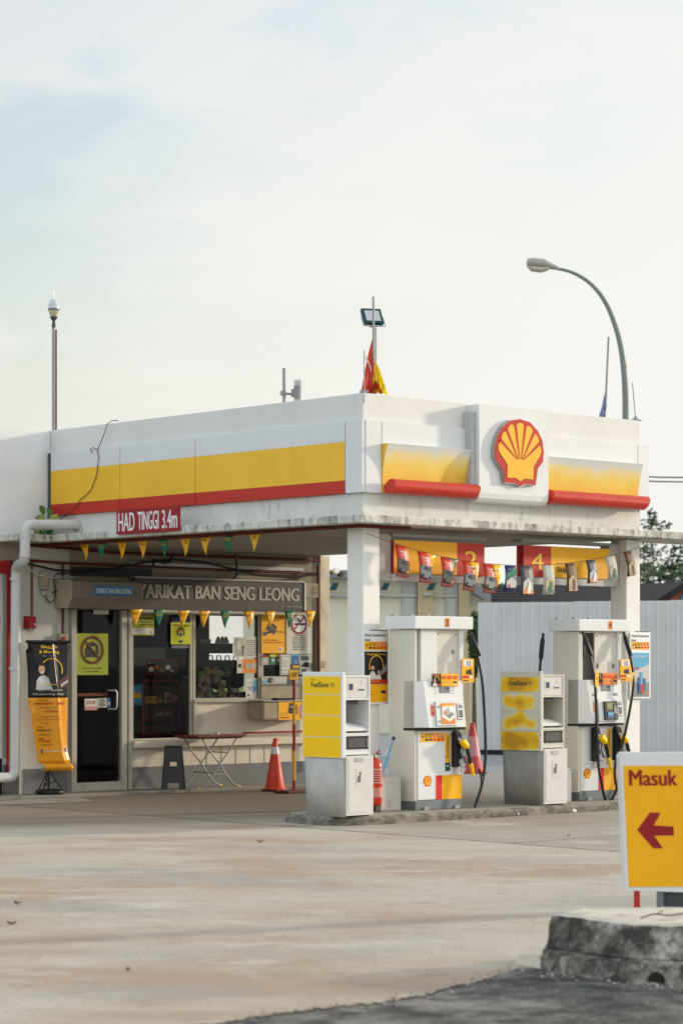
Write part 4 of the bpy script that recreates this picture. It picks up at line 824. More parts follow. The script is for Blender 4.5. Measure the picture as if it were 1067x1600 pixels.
def cabinet(label, p, worn):
    R_ = T('service_cabinet', label, 'service cabinet', p, 'windscreen service cabinets on the kerb island'); w, d = .385, .60
    wp = 'old_white' if worn else 'white_paint'; md = 'metal_door'; x0 = 0
    z1, z2, z3, z4 = .685, .735, .925, 1.29; H = 1.56
    g = M(); t = .02
    g.box((0, .0, .0), (t, d, H), wp); g.box((w-t, 0, 0), (w, d, H), wp); g.box((t, d-t, 0), (w-t, d, H), wp); g.box((t, 0, H-t), (w-t, d-t, H), wp); g.box((t, .0, z4), (w-t, d-t, z4+t), wp); g.box((t, .0, z3-t), (w-t, d-t, z3), wp); g.box((t, 0, z1+.0), (w-t, d-t, z1+t), wp); g.o('cabinet_frame', R_)
    g = M(); g.box((t, .008, z4+t+.002), (w-t, .02, H-t-.002), md, .002); fr = FR((0, .008, 0))
    g.rect(fr, .05, z4+.09, .15, z4+.20, .001, .003, 'paper'); g.rect(fr, .07, z4+.11, .13, z4+.18, .004, .005, 'navy'); g.poly(fr, [(.20, z4+.10), (.20, z4+.14), (.31, z4+.16), (.31, z4+.10)], .001, .003, 'paper'); g.rect(fr, .21, z4+.105, .3, z4+.12, .004, .005, 'navy'); g.line(fr, (.255, z4+.16), (.265, z4+.22), .012, .001, .003, 'paper'); g.o('dispenser_panel', R_)
    g = M(); zt = z3+.02
    rr = [[Vector((t+.002, .02, zt)), Vector((t+.002, .02, zt+.05)), Vector((t+.002, .12, zt+.10)), Vector((t+.002, d-.1, zt+.14)), Vector((t+.002, d-.1, zt))], [Vector((w-t-.002, .02, zt)), Vector((w-t-.002, .02, zt+.03)), Vector((w-t-.002, .12, zt+.06)), Vector((w-t-.002, d-.1, zt+.10)), Vector((w-t-.002, d-.1, zt))]]
    g.rings(rr, 'white_paint', True, True, False); g.box((t+.005, .03, z4-.05), (w*.6, .2, z4-.004), 'black'); g.o('paper_tray', R_)
    g = M(); g.box((t+.002, .004, z2-.045), (w-t-.002, .02, z2-.001), wp); g.box((t, .004, z2), (w-t, .03, z3-t-.0), wp); g.rect(FR((0, .004, 0)), .03, z2+.012, w-.03, z3-.035, .001, .008, 'black_satin'); g.rect(FR((0, .004, 0)), .05, z2+.03, w-.07, z3-.055, .0085, .010, 'grey_dark'); g.rect(FR((0, .004, 0)), w-.055, z2+.03, w-.045, z3-.055, .0085, .016, 'steel'); g.o('waste_slot', R_)
    g = M(); g.box((.0, -.03, .015), (w+.02, -.003, z1-.01), md, .004); fr = FR((0, -.03, 0)); g.rect(fr, .03, .05, w-.012, z1-.04, .001, .004, md); g.rect(fr, .13, z1-.075, .24, z1-.035, .005, .012, 'steel'); g.rect(fr, .14, .33, .25, .53, .005, .007, 'paper'); g.disc(fr, .20, .48, .018, .008, .009, 'ink_grey', 8); g.line(fr, (.195, .46), (.19, .38), .03, .008, .009, 'ink_grey'); g.line(fr, (.16, .38), (.17, .45), .012, .008, .009, 'brown'); do = g.o('door', R_)
    g = M(); fl_ = Fr((-.05, d+.05, 0), (0, -1, 0), (0, 0, 1), (-1, 0, 0)); W_ = d+.07
    g.box((-.05, -.02, .645), (-.003, d+.05, 1.60), wp, .008); pz = [(.655, .875), (.885, 1.115), (1.125, 1.345), (1.355, 1.55 if not worn else 1.53)]
    for a, b in pz: g.rect(fl_, .02, a, W_-.03, b, .001, .004, 'yellow_pure' if not worn else 'yellow_blotch')
    if False:
        rq = random.Random(4)
        def blob(a0, a1, b0, b1, m, dd, jag=.13, flat=None):
            ax, bx_, rx, ry = (a0+a1)/2, (b0+b1)/2, (a1-a0)/2, (b1-b0)/2; P_ = []
            for k in range(26):
                a = 2*math.pi*k/26; j = 1+rq.uniform(-jag, jag); x_ = ax+rx*j*max(-1, min(1, 1.25*math.cos(a))); y_ = bx_+ry*j*max(-1, min(1, 1.2*math.sin(a))); P_.append((max(.022, min(W_-.032, x_)), max(b0-.001, min(b1+.001, y_))))
            g.poly(fl_, P_, dd, dd+.0006, m)
        for a0, a1, b0, b1, m, dd in ((.03, .62, 1.37, 1.535, 'stain_gold', .0045), (.06, .52, 1.40, 1.53, 'stain_amber', .0055),
            (.04, .56, 1.14, 1.335, 'stain_gold', .0045), (.12, .48, 1.16, 1.29, 'stain_amber', .0055), (.18, .42, 1.19, 1.25, 'stain_brown', .0065),
            (.06, .60, .90, 1.10, 'stain_gold', .0045), (.14, .54, .93, 1.06, 'stain_amber', .0055), (.2, .46, .97, 1.02, 'stain_brown', .0065)): blob(a0, a1, b0, b1, m, dd)
        g.poly(fl_, [(.022, .657), (W_-.032, .657), (W_-.032, .80), (.5, .80), (.38, .775), (.24, .79), (.14, .83), (.06, .85), (.022, .86)], .0045, .005, 'stain_gold'); g.poly(fl_, [(.03, .66), (W_-.04, .66), (W_-.05, .76), (.45, .75), (.3, .73), (.16, .75), (.03, .80)], .0055, .006, 'stain_amber')
    g.text(fl_, 'FuelSave', .16, 1.43, .29, .058, .0075, 'green_dark', .01, 'l'); g.text(fl_, '95', .48, 1.43, .06, .05, .0075, 'ink_grey', .0, 'l'); g.text(fl_, 'Shell', .16, 1.505, .06, .02, .006, 'ink', .0, 'l'); g.o('price_panel', R_)
    # bowed concrete panel under the price panel
    cm = 'conc_panel' if not worn else 'conc_panel_dark'; g = M(); n = 8
    gr = [[Vector((-.045-.02*math.sin(math.pi*j/n)*(1 if not worn else .2)+.03*(1-i), -.01+ (d+.02)*j/n, .64*i)) for j in range(n+1)] for i in (0, 1)]
    g.sheet(gr, cm, .03, (1, 0, 0)); g.o('side_panel', R_)
    return R_
cabinet('tall cabinet with clean bright yellow price panel at the near end of the island', (-1.10, -.90, ZI), False)
cabinet('weathered cabinet with stained, bleached yellow panel beside pump number 4', (2.11, -.86, ZI), True)
# concrete bucket block with squeegee, second white block
ua, ub = fu(595, -.44), fu(627, -.44)
E = T('water_trough', 'square grey concrete water trough between fire extinguisher and pump number 2', 'trough', (ua, -.44, ZI)); w = ub-ua
g = M(); g.box((0, 0, 0), (w, .34, .385), 'conc_panel', .012); g.box((-.0, .02, .387), (w, .32, .40), 'conc_panel'); g.o('trough_body', E)
E = T('squeegee', 'blue handled squeegee leaning out of the grey concrete trough', 'squeegee', (ua+.14, -.30, ZI+.38))
g = M(); g.tube([(0, 0, .02), (.19, 0, .44)], .011, 'blue_light', 8); g.o('handle', E); g = M(); g.tube([(.186, 0, .43), (.20, 0, .465)], .018, 'black', 8); g.o('grip', E)
ua, ub = fu(876, -.5), fu(891, -.5)
g = M(); g.box((0, 0, 0), (ub-ua, .3, .38), 'metal_door', .008); g.box((0, .02, .382), (ub-ua, .28, .41), 'metal_door', .006); one(g, 'storage_box', 'small whitish metal box between the weathered cabinet and pump number 4', 'box', (ua, -.52, ZI))
# fire extinguisher
mat('label_red', (.55, .22, .19), .5, .1, 6)
E = T('fire_extinguisher', 'red fire extinguisher with white label standing right of the clean cabinet', 'fire extinguisher', (-.20, -.42, ZI))
g = M(); r = .084; g.lathe((0, 0, .07), [(.03, 0), (r*.9, .01), (r, .04), (r, .44), (r*.92, .49), (r*.6, .53), (.03, .55)], 'red_gloss', 20); g.o('cylinder', E)
g = M(); g.cyl((0, 0), .022, .615, .66, 'steel', 10); g.tube([(0, 0, .655), (.08, 0, .70)], .009, 'red_dark', 6); g.tube([(0, 0, .65), (.09, 0, .665)], .009, 'black', 6); g.tube([(-.01, 0, .65), (-.05, -.02, .63), (-.085, -.04, .55), (-.088, -.03, .3)], .010, 'black', 7); g.disc(FR((0, -.02, 0)), -.01, .635, .016, 0, .01, 'steel', 10); g.o('valve', E)
g = M()
for z0, z1, m in ((.33, .50, 'label_red'), (.17, .28, 'label_red')):
    g.rings([[Vector((.0855*math.cos(a), .0855*math.sin(a), z)) for a in [math.radians(200+14*k) for k in range(11)]] for z in (z0, z1)], m, False, False)
for k in range(5): g.rings([[Vector((.0865*math.cos(a), .0865*math.sin(a), z)) for a in [math.radians(215+11*q) for q in range(10)]] for z in (.35+.027*k, .355+.027*k+.006)], 'red_dark', False, False)
g.o('label', E)
g = M(); g.cyl((0, 0), .02, 0, .07, 'black', 8); g.box((-.05, -.05, 0), (.05, .05, .012), 'black'); g.o('stand', E)
# safety posters on the columns
def column_poster(label, x0, x1, y0, y1, car, v=-.035):
    a, b = fu(x0, v), fu(x1, v); D = dep((a+b)/2, v); zt, zb = zz(y0, D), zz(y1, D); w, h = b-a, zt-zb
    E = T('safety_poster', label, 'poster', (a, v, zb), 'safety posters on the canopy columns'); fr = FR()
    g = M(); g.box((0, 0, 0), (w, .02, h), 'white', .006); g.box((w*.35, .021, .0), (w+.01, .03, h+.012), 'grey_dark'); g.o('board', E)
    g = M(); g.text(fr, 'Untuk Keselamatan', w*.06, h*.925, w*.84, h*.04, .002, 'navy', .015, 'l'); g.text(fr, 'Anda', w*.06, h*.86, w*.22, h*.04, .002, 'navy', .015, 'l'); g.o('title', E); g = M(); icon_strip(g, fr, w*.06, h*.74, w*.88, h*.115, .001); g.o('icon_strip', E); g = M()
    if car:
        people_picture(g, fr, w*.06, h*.30, w*.88, h*.42, .001); g.rect(fr, w*.06, h*.28, w*.94, h*.34, .013, .015, 'red'); g.rect(fr, w*.06, h*.03, w*.94, h*.275, .001, .003, 'yellow_deep'); g.rect(fr, w*.70, h*.15, w*.88, h*.19, .004, .005, 'navy'); emblem(g, fr, w*.82, h*.075, w*.12, h*.045, .004, th=.001)
        for k in range(3): g.rect(fr, w*(.14+.17*k), h*.31, w*(.26+.17*k), h*.32, .016, .017, 'yellow')
        g.rect(fr, w*.2, h*.17, w*.35, h*.18, .004, .005, 'brown'); g.rect(fr, w*.2, h*.13, w*.35, h*.14, .004, .005, 'brown')
    else:
        g.rect(fr, w*.08, h*.03, w*.92, h*.69, .001, .003, 'blue_light'); g.poly(fr, [(w*.08, h*.03), (w*.92, h*.03), (w*.92, h*.25), (w*.5, h*.20), (w*.08, h*.27)], .004, .005, 'grey_mid'); g.poly(fr, [(w*.08, h*.40), (w*.5, h*.46), (w*.92, h*.52), (w*.92, h*.26), (w*.5, h*.21), (w*.08, h*.28)], .004, .0045, 'grey_light')
        g.text(fr, 'Lebih bersih', w*.15, h*.62, w*.6, h*.035, .006, 'white', 0, 'l'); g.rect(fr, w*.10, h*.44, w*.4, h*.47, .006, .007, 'red')
        for k, (a_, b_, c_) in enumerate(((.34, .22, 'blue'), (.46, .30, 'blue_light'), (.60, .20, 'blue'), (.5, .12, 'red'), (.38, .12, 'blue'))): g.rect(fr, w*a_, h*b_*.6, w*(a_+.12), h*(b_+.1), .007+.001*k, .0105+.001*k, c_)
        emblem(g, fr, w*.82, h*.085, w*.1, h*.04, .006, th=.001)
    g.o('print', E)
column_poster('white safety poster with a couple in the picture on the left column', 567, 607, 986, 1101, True)
column_poster('white safety poster with a blue picture on the right column', 984.5, 1016.5, 988, 1092, False)
# ---------------------------------------------------------------- shop front: pavement, furniture, posters
g = M(); g.box((-7, 5.72, 0), (5.0, VF-.0, .05), 'kerb_walk', .01); o = g.o('pavement'); o.location = UV(0, 0, 0); o.rotation_euler = (0, 0, TH); tag(o, kind='structure')
g = M(); g.add([UV(-7, 5.9, .008)-UV(0, 0, 0)*0, UV(-.35, 4.7, .008), UV(.1, 5.71, .008), UV(-7, 5.72, .008)], [(0, 1, 2, 3)], 'kerb_top'); tag(g.o('ramp'), kind='structure')
# drain pipe
def pxp(px, py, v): u, z = fz(px, py, v); return Vector((u, v, z))
v = VF-.16; E = T('drain_pipe', 'thick white plastic drain pipe with bends running down the left wall', 'pipe', (0, 0, 0)); g = M(); R_ = .068
def bend(pts, r, k=5):
    o_ = [pts[0]]
    for i in range(1, len(pts)-1):
        a = pts[i]+(pts[i-1]-pts[i]).normalized()*r; b = pts[i]+(pts[i+1]-pts[i]).normalized()*r
        for j in range(k+1): t = j/k; o_.append((1-t)**2*a+2*t*(1-t)*pts[i]+t*t*b)
    return o_+[pts[-1]]
vv = VF-.62
q = [pxp(119, 820, vv), pxp(39, 820, vv), pxp(39, 876, vv), pxp(25, 886, v), pxp(23, 1215, v), pxp(-40, 1217, v)]
q[3] = Vector((q[3].x, v, q[3].z)); path = bend(q, .11); g.tube(path, R_, 'drain', 14); g.o('pipe', E)
for px, py, vq, ax in ((39, 838, vv, 'z'), (39, 868, vv, 'z'), (24, 905, v, 'z'), (23, 1045, v, 'z'), (23, 1195, v, 'z')):
    c = pxp(px, py, vq); g = M(); g.tube([c-Vector((0, 0, .02)), c+Vector((0, 0, .02))], R_+.006, 'drain', 14); g.o('collar', E)
c = pxp(54, 820, vv); g = M(); g.tube([c-Vector((.02, 0, 0)), c+Vector((.02, 0, 0))], R_+.006, 'drain', 14); g.o('collar', E); g = M(); c = pxp(119, 820, vv); g.tube([c-Vector((.0, 0, 0)), c+Vector((.02, 0, 0))], R_+.004, 'drain', 14); g.o('collar', E)
g = M(); c = pxp(24, 908, v); g.tube([c+Vector((-.08, 0, 0)), c+Vector((.12, .1, 0))], .012, 'grey_dark', 6); g.o('clamp', E)
# red conduits
mat('conduit_red', (.2, .045, .03), .6, .2, 6)
def pipe(label, pts, r, m, name='conduit', group='dark red conduits', cat='conduit'):
    p0 = pts[0]; g = M(); g.tube([Vector(p)-Vector((p0[0], p0[1], 0)) for p in pts], r, m, 8); return one(g, name, label, cat, (p0[0], p0[1], 0), group)
pipe('dark red conduit following the underside of the canopy edge', [(-.16, fv(20, -.16), 3.375), (-.16, -.16, 3.375), (fu(640, -.16), -.16, 3.375)], .022, 'maroon')
pipe('brownish red conduit dropping to the red alarm box', [pxp(50, 876, VF-.03), pxp(50, 962, VF-.03)], .014, 'conduit_red')
pipe('dark red conduit dropping to the switch beside the door', [pxp(98, 880, VF-.03), pxp(98.5, 992, VF-.03)], .016, 'maroon')
pipe('upper dark red conduit across the wall over the shop', [pxp(35, 851, VF-.05), pxp(120, 858, VF-.05), pxp(150, 861, VF-.05), pxp(180, 864, VF-.05), pxp(500, 876, VF-.05)], .02, 'maroon')
pipe('lower dark red conduit across the wall over the shop', [pxp(40, 875, VF-.05), pxp(98, 880, VF-.05), pxp(250, 886, VF-.05), pxp(492, 897, VF-.05)], .017, 'maroon')
pipe('copper brown conduit down the worn pillar right of the shop', [pxp(497, 884, VF-.1), pxp(498, 1060, VF-.1), pxp(497, 1200, VF-.1)], .022, 'maroon')
pipe('thin red pipe along the wall beside the folding table', [pxp(380, 1146, VF-.06), pxp(478, 1143, VF-.06)], .014, 'red_dark')
# pale beams and dark trunking over the signboard
pipe('black sagging cable bundle across the wall over the shop', [pxp(40+i*46, 880+12*math.sin(i*.9)+i*1.2, VF-.09) for i in range(11)], .014, 'black', 'cable', 'loose cables on the shop wall', 'cable')
pipe('pale cable running from the drain pipe towards the shutter box', [pxp(42, 888, VF-.08), pxp(60, 898, VF-.08), pxp(80, 903, VF-.08), pxp(115, 902, VF-.08)], .01, 'grey_light', 'cable', 'loose cables on the shop wall', 'cable')
pipe('thin black cable looping below the small light fitting', [pxp(72, 925, VF-.04), pxp(72, 935, VF-.04), pxp(78, 942, VF-.04), pxp(85, 938, VF-.04), pxp(87, 925, VF-.04), pxp(84, 905, VF-.04), pxp(88, 896, VF-.04), pxp(108, 896, VF-.04)], .007, 'black', 'cable', 'loose cables on the shop wall', 'cable')
pipe('short slanting black cable beside the shutter box', [pxp(82, 926, VF-.06), pxp(97, 920, VF-.06), pxp(109, 914, VF-.06), pxp(113, 905, VF-.06)], .011, 'black', 'cable', 'loose cables on the shop wall', 'cable')
pipe('black cable hooked over the conduits above the signboard', [pxp(367, 866, VF-.1), pxp(370, 882, VF-.12), pxp(370, 898, VF-.12), pxp(364, 906, VF-.1)], .018, 'grey_dark', 'cable', 'loose cables on the shop wall', 'cable')
pipe('black cable clump looped over the conduits above the shutter box', [pxp(239, 886, VF-.1), pxp(241, 874, VF-.12), pxp(248, 877, VF-.12), pxp(256, 880, VF-.12), pxp(266, 878, VF-.12), pxp(269, 868, VF-.1)], .018, 'black', 'cable', 'loose cables on the shop wall', 'cable')
g = M(); a = pxp(112, 893, VF-.02); b = pxp(236, 903, VF-.02); g.box((0, 0, 0), (b.x-a.x, .03, .12), 'black'); one(g, 'cable_tray', 'black cable tray in the gap over the shutter box', 'cable tray', (a.x, VF-.04, b.z))
g = M(); a = pxp(204, 889, VF-.02); b = pxp(480, 893, VF-.02); g.box((0, 0, 0), (b.x-a.x, .03, .05), 'grey_light'); one(g, 'trunking', 'pale trunking strip high on the wall over the signboard', 'trunking', (a.x, VF-.05, b.z))
# alarm box, light fitting, switches
def wallbox(label, name, cat, x0, y0, x1, y1, m, d=.08, v=VF, deco=None):
    a, b = fu(x0, v-d), fu(x1, v-d); D = dep(a, v-d); zt, zb = zz(y0, D), zz(y1, D); g = M(); g.box((0, 0, 0), (b-a, d-.004, zt-zb), m, min(.012, (b-a)*.15))
    if deco: deco(g, b-a, zt-zb)
    return one(g, name, label, cat, (a, v-d, zb))
wallbox('small dark red alarm box on the white wall left of the door', 'alarm_box', 'alarm box', 42, 963, 57, 982, 'red_dark', .09, VF, lambda g, w, h: (g.disc(FR(), w*.25, h*.4, .035, .0, .03, 'red_dark', 10), g.disc(FR(), w*.8, h*.35, .012, .001, .006, 'paper', 8), g.box((w*.2, .0, -.04), (w*.7, .03, -.002), 'grey_mid')))
wallbox('small yellowed light fitting high on the wall left of the door', 'light_fitting', 'light', 65, 893, 77, 921, 'box_beige', .08, VF, lambda g, w, h: (g.disc(FR(), w*.4, -.05, .03, -.05, 0, 'grey_light', 10),))
wallbox('square beige switch box on the wall beside the door frame', 'switch_box', 'switch', 93, 991, 107, 1003, 'box_beige', .07, VF, lambda g, w, h: (g.disc(FR(), w*.45, h*.45, .025, .0, .02, 'red_dark', 10),))
wallbox('yellowed switch box on the worn pillar', 'switch_box', 'switch', 499, 1033, 509, 1044, 'box_beige', .07, VF-.03)
wallbox('tan meter box right of the signboard end', 'meter_box', 'meter box', 476, 911, 497, 934, 'box_beige', .12, VF-.03, lambda g, w, h: [g.rect(FR(), w*.5, h*(.2+.15*k), w*.9, h*(.27+.15*k), .001, .004, 'brown') for k in range(4)])
wallbox('small white bracket lamp between worn pillar and column', 'wall_lamp', 'lamp', 514, 893, 536, 897, 'grey_dark', .1, VF+.2, lambda g, w, h: (g.disc(FR(), w*.4, .05, .05, .0, .06, 'white', 12), g.disc(FR(), w*.65, -.0, .04, .02, .09, 'black', 12)))
# lower floodlight-like black fixtures on the rear wall are part of the pale building behind

def poster(label, x0, y0, x1, y1, draw, base='white', name='poster', cat='poster', v=VF-.008, th=.006, group=None):
    a, b = fu(x0, v), fu(x1, v); D = dep((a+b)/2, v); zt, zb = zz(y0, D), zz(y1, D); w, h = b-a, zt-zb
    g = M(); g.box((0, 0, 0), (w, th, h), base); draw(g, FR(), w, h); return one(g, name, label, cat, (a, v, zb), group)
def lines(g, fr, x, y, w, n, dy, h, m, d=.001):
    for k in range(n): ww = w*(1-.25*((k*37) % 5)/5); g.rect(fr, x-ww/2, y-dy*k, x+ww/2, y-dy*k+h, d, d+.002, m)
def draw_helmet(g, fr, w, h):
    g.text(fr, 'Dilarang memakai', w*.5, h*.14, w*.62, h*.045, .002, 'ink', .01); g.text(fr, 'topi keledar', w*.5, h*.06, w*.42, h*.045, .002, 'ink', .01)
    cx, cy = w*.5, h*.60; r = w*.36; g.poly(fr, [(cx-r*.6, cy-r*.5), (cx-r*.65, cy+.0), (cx-r*.35, cy+r*.5), (cx+r*.1, cy+r*.6), (cx+r*.5, cy+r*.35), (cx+r*.6, cy-r*.1), (cx+r*.45, cy-r*.5)], .001, .003, 'ink')
    g.poly(fr, [(cx-r*.1, cy-r*.1), (cx-r*.1, cy+r*.25), (cx+r*.25, cy+r*.25), (cx+r*.25, cy-r*.05)], .004, .005, 'lime_dull'); g.ring(fr, cx, cy, r*.82, r, .005, .007, 'maroon', 30); g.line(fr, (cx-r*.62, cy+r*.62), (cx+r*.62, cy-r*.62), r*.16, .005, .0075, 'maroon')
poster('lime yellow no helmet sign inside the glass door', 119, 990, 169, 1055, draw_helmet, 'lime_dull', 'door_sign', 'sign')
poster('pink and white STOP sticker on the glass door', 132.5, 1092, 152, 1110, lambda g, fr, w, h: (g.text(fr, 'STOP', w*.5, h*.5, w*.75, h*.3, .002, 'red', .02), g.rect(fr, 0, 0, w, h*.33, .001, .003, 'reflect_pink')), 'paper', 'sticker', 'sticker')
poster('white PUSH sticker with blue end on the glass door', 152.8, 1091, 172.5, 1106, lambda g, fr, w, h: (g.text(fr, 'PUSH', w*.35, h*.15, w*.5, h*.3, .002, 'ink', .01), g.text(fr, 'OPEN', w*.35, h*.58, w*.5, h*.25, .002, 'ink_grey', .01), g.rect(fr, w*.72, 0, w, h, .001, .003, 'blue'), g.text(fr, '24', w*.86, h*.3, w*.2, h*.3, .004, 'white', 0)), 'paper', 'sticker', 'sticker')
poster('small white card at the top of the glass door', 146, 953, 170, 960, lambda g, fr, w, h: (g.rect(fr, w*.1, h*.3, w*.9, h*.4, .001, .002, 'grey_light'),), 'paper', 'sticker', 'sticker')
def draw_amaran(g, fr, w, h):
    g.rect(fr, w*.02, h*.06, w*.98, h*.36, .001, .002, 'paper'); g.text(fr, 'AMARAN', w*.95, h*.76, w*.60, h*.14, .002, 'maroon', .02, 'r'); g.text(fr, 'KAWASAN CCTV', w*.95, h*.62, w*.58, h*.08, .002, 'ink', .01, 'r'); g.text(fr, 'SETIAP 24 JAM', w*.95, h*.48, w*.58, h*.08, .002, 'ink', .01, 'r'); g.ring(fr, w*.14, h*.68, w*.08, w*.12, .001, .003, 'maroon', 16); g.rect(fr, w*.08, h*.26, w*.6, h*.28, .003, .004, 'ink_grey'); g.rect(fr, w*.08, h*.16, w*.3, h*.18, .003, .004, 'ink_grey'); g.ring(fr, w*.86, h*.15, w*.03, w*.045, .003, .004, 'maroon', 10)
poster('yellow AMARAN camera warning poster in the left shop window', 205.5, 961, 241, 993, draw_amaran, 'lime_dull')
def draw_lime(g, fr, w, h):
    g.text(fr, 'SARTEYI MUDAH', w*.5, h*.84, w*.85, h*.07, .002, 'maroon', .01); g.ring(fr, w*.5, h*.52, w*.14, w*.20, .001, .003, 'maroon', 20, -30, 210, 1.1); g.disc(fr, w*.5, h*.44, w*.08, .001, .003, 'blue', 12, h*.09); g.disc(fr, w*.5, h*.62, w*.06, .001, .003, 'orange', 10); g.poly(fr, [(w*.38, h*.18), (w*.62, h*.18), (w*.56, h*.06), (w*.44, h*.06)], .001, .003, 'navy')
poster('lime poster with an oval emblem in the left shop window', 267, 973, 298, 1007, draw_lime, 'lime')
poster('dark blue card edge behind the lime poster', 267.5, 964, 298, 1014, lambda g, fr, w, h: (g.rect(fr, w*.1, h*.86, w*.9, h*.88, .001, .0015, 'grey_mid'), g.rect(fr, w*.03, h*.03, w*.97, h*.10, .001, .0015, 'plinth_grey')), 'navy', 'poster', 'poster', VF+.012)
def draw_cctv(g, fr, w, h):
    g.text(fr, 'AMARAN', w*.72, h*.87, w*.42, h*.05, .002, 'red', .01); g.poly(fr, [(w*.16, h*.60), (w*.28, h*.72), (w*.62, h*.58), (w*.52, h*.46)], .001, .003, 'grey_dark'); g.poly(fr, [(w*.30, h*.74), (w*.36, h*.79), (w*.62, h*.66), (w*.62, h*.60)], .001, .0035, 'ink'); g.rect(fr, w*.06, h*.43, w*.2, h*.54, .001, .003, 'ink_grey'); g.line(fr, (w*.15, h*.48), (w*.4, h*.54), w*.06, .001, .003, 'ink'); g.text(fr, '24 Jam', w*.78, h*.50, w*.30, h*.06, .002, 'brown', .01); g.text(fr, 'KAWASAN INI DIAWASI', w*.08, h*.31, w*.60, h*.03, .002, 'red', .01, 'l'); g.text(fr, 'OLEH KAMERA LITAR TERTUTUP', w*.08, h*.25, w*.80, h*.03, .002, 'red', .01, 'l'); g.rect(fr, w*.70, h*.04, w*.86, h*.15, .001, .003, 'white'); emblem(g, fr, w*.78, h*.095, w*.1, h*.065, .004, th=.001)
poster('orange yellow camera surveillance poster in the right shop window', 408.5, 958, 446.5, 1021, draw_cctv, 'yellow_deep', 'poster', 'poster', VF-.02)
def draw_smoke(g, fr, w, h):
    cx, cy, r = w*.5, h*.74, w*.32; g.disc(fr, cx, cy, r, .001, .0015, 'white', 24); g.rect(fr, cx-r*.55, cy-r*.15, cx+r*.75, cy+r*.05, .002, .004, 'ink'); g.ring(fr, cx-r*.3, cy+r*.4, r*.12, r*.2, .002, .004, 'ink', 10); g.rect(fr, cx-r*.1, cy+r*.15, cx+r*.1, cy+r*.5, .002, .004, 'ink'); g.ring(fr, cx, cy, r*.82, r, .005, .007, 'red_dark', 28); g.line(fr, (cx-r*.62, cy-r*.62), (cx+r*.62, cy+r*.62), r*.14, .005, .0075, 'red_dark')
    for k, t in enumerate(('AMARAN', 'DILARANG MEROKOK', 'DI TEMPAT INI', 'SEBARANG API', 'TERBUKA ATAU', 'TELEFON BIMBIT', 'TERIMA KASIH')): g.text(fr, t, w*.5, h*(.44-.058*k), w*(.35 if k == 0 else .5), h*.033, .002, 'ink_grey', .015)
poster('pale no smoking sign with printed warning at the right end of the windows', 447.5, 958, 486.5, 1022, draw_smoke, 'paper', 'no_smoking_sign', 'sign', VF-.03)
# cards along the pay counter window
for (x0, y0, x1, y1, base, c2_, lab) in ((408.5, 1024, 420, 1039, 'paper_dull', 'red_dark', 'small pale card with purple top under the orange poster'), (421.5, 1023, 431, 1039, 'green', 'lime', 'small green card under the orange poster'), (432, 1023, 437.5, 1039, 'brown', 'orange', 'small brown card under the orange poster')):
    poster(lab, x0, y0, x1, y1, lambda g, fr, w, h, c=c2_: (g.rect(fr, 0, h*.78, w, h, .001, .003, c), g.rect(fr, w*.3, h*.3, w*.7, h*.6, .001, .003, 'paper')), base, 'card', 'card', VF-.01, .004, 'small cards on the pay window')
poster('white framed payment card stand on the pay window', 437.5, 1023, 454.5, 1055, lambda g, fr, w, h: (g.rect(fr, w*.08, h*.05, w*.92, h*.93, .001, .002, 'grey_mid'), g.rect(fr, w*.14, h*.08, w*.86, h*.90, .003, .004, 'paper'), g.rect(fr, w*.3, h*.40, w*.7, h*.72, .005, .006, 'grey_light'), g.rect(fr, w*.15, h*.22, w*.85, h*.24, .005, .006, 'ink_grey')), 'paper', 'card', 'card', VF-.03, .01)
poster('blue payment card with white text on the pay window', 455, 1022, 467, 1050, lambda g, fr, w, h: (g.rect(fr, w*.12, h*.1, w*.88, h*.9, .001, .003, 'blue'), g.text(fr, 'TAP', w*.5, h*.6, w*.4, h*.06, .004, 'white', 0), g.text(fr, 'HERE', w*.5, h*.48, w*.5, h*.06, .004, 'white', 0)), 'blue_light', 'card', 'card', VF-.03, .01)
poster('black and white notice on the pay window beside the blue card', 468, 1023, 484.5, 1054, lambda g, fr, w, h: (g.rect(fr, w*.12, h*.7, w*.88, h*.93, .001, .003, 'ink_grey'), g.poly(fr, [(w*.12, h*.40), (w*.5, h*.62), (w*.88, h*.62), (w*.88, h*.35)], .001, .003, 'ink'), g.rect(fr, w*.2, h*.1, w*.6, h*.28, .001, .003, 'ink_grey')), 'paper', 'card', 'card', VF-.03, .01)
# grey shutter half under pay window and deposit tray
poster('dull metal panel with pale ledge under the pay window', 408.5, 1070, 486, 1092, lambda g, fr, w, h: (g.rect(fr, 0, h*.97, w, h, .001, .02, 'alu_frame'),), 'box_beige', 'counter_panel', 'panel', VF-.03, .03)
poster('white strip of stickers and a round black vent on the pay window', 408.5, 1057, 486, 1069, lambda g, fr, w, h: (g.disc(fr, w*.18, h*.5, h*.34, .001, .01, 'ink', 14), g.disc(fr, w*.18, h*.5, h*.18, .011, .014, 'grey_mid', 12), g.rect(fr, w*.02, h*.1, w*.12, h*.4, .001, .003, 'blue_light'), g.rect(fr, w*.27, h*.2, w*.5, h*.8, .001, .002, 'grey_light'), g.poly(fr, [(w*.50, 0), (w*.53, h), (w*.6, h), (w*.66, 0)], .001, .003, 'grey_dark')), 'paper_dull', 'sticker_strip', 'sticker', VF-.02, .01)
a, b = fu(411, VF-.35), fu(490, VF-.35); zt, zb = zz(1097, dep(a, VF-.35)), zz(1126, dep(a, VF-.35)); w, h = b-a, zt-zb
E = T('pay_counter', 'projecting metal pay counter under the right window with a yellow card advertisement', 'counter', (a, VF-.35, zb))
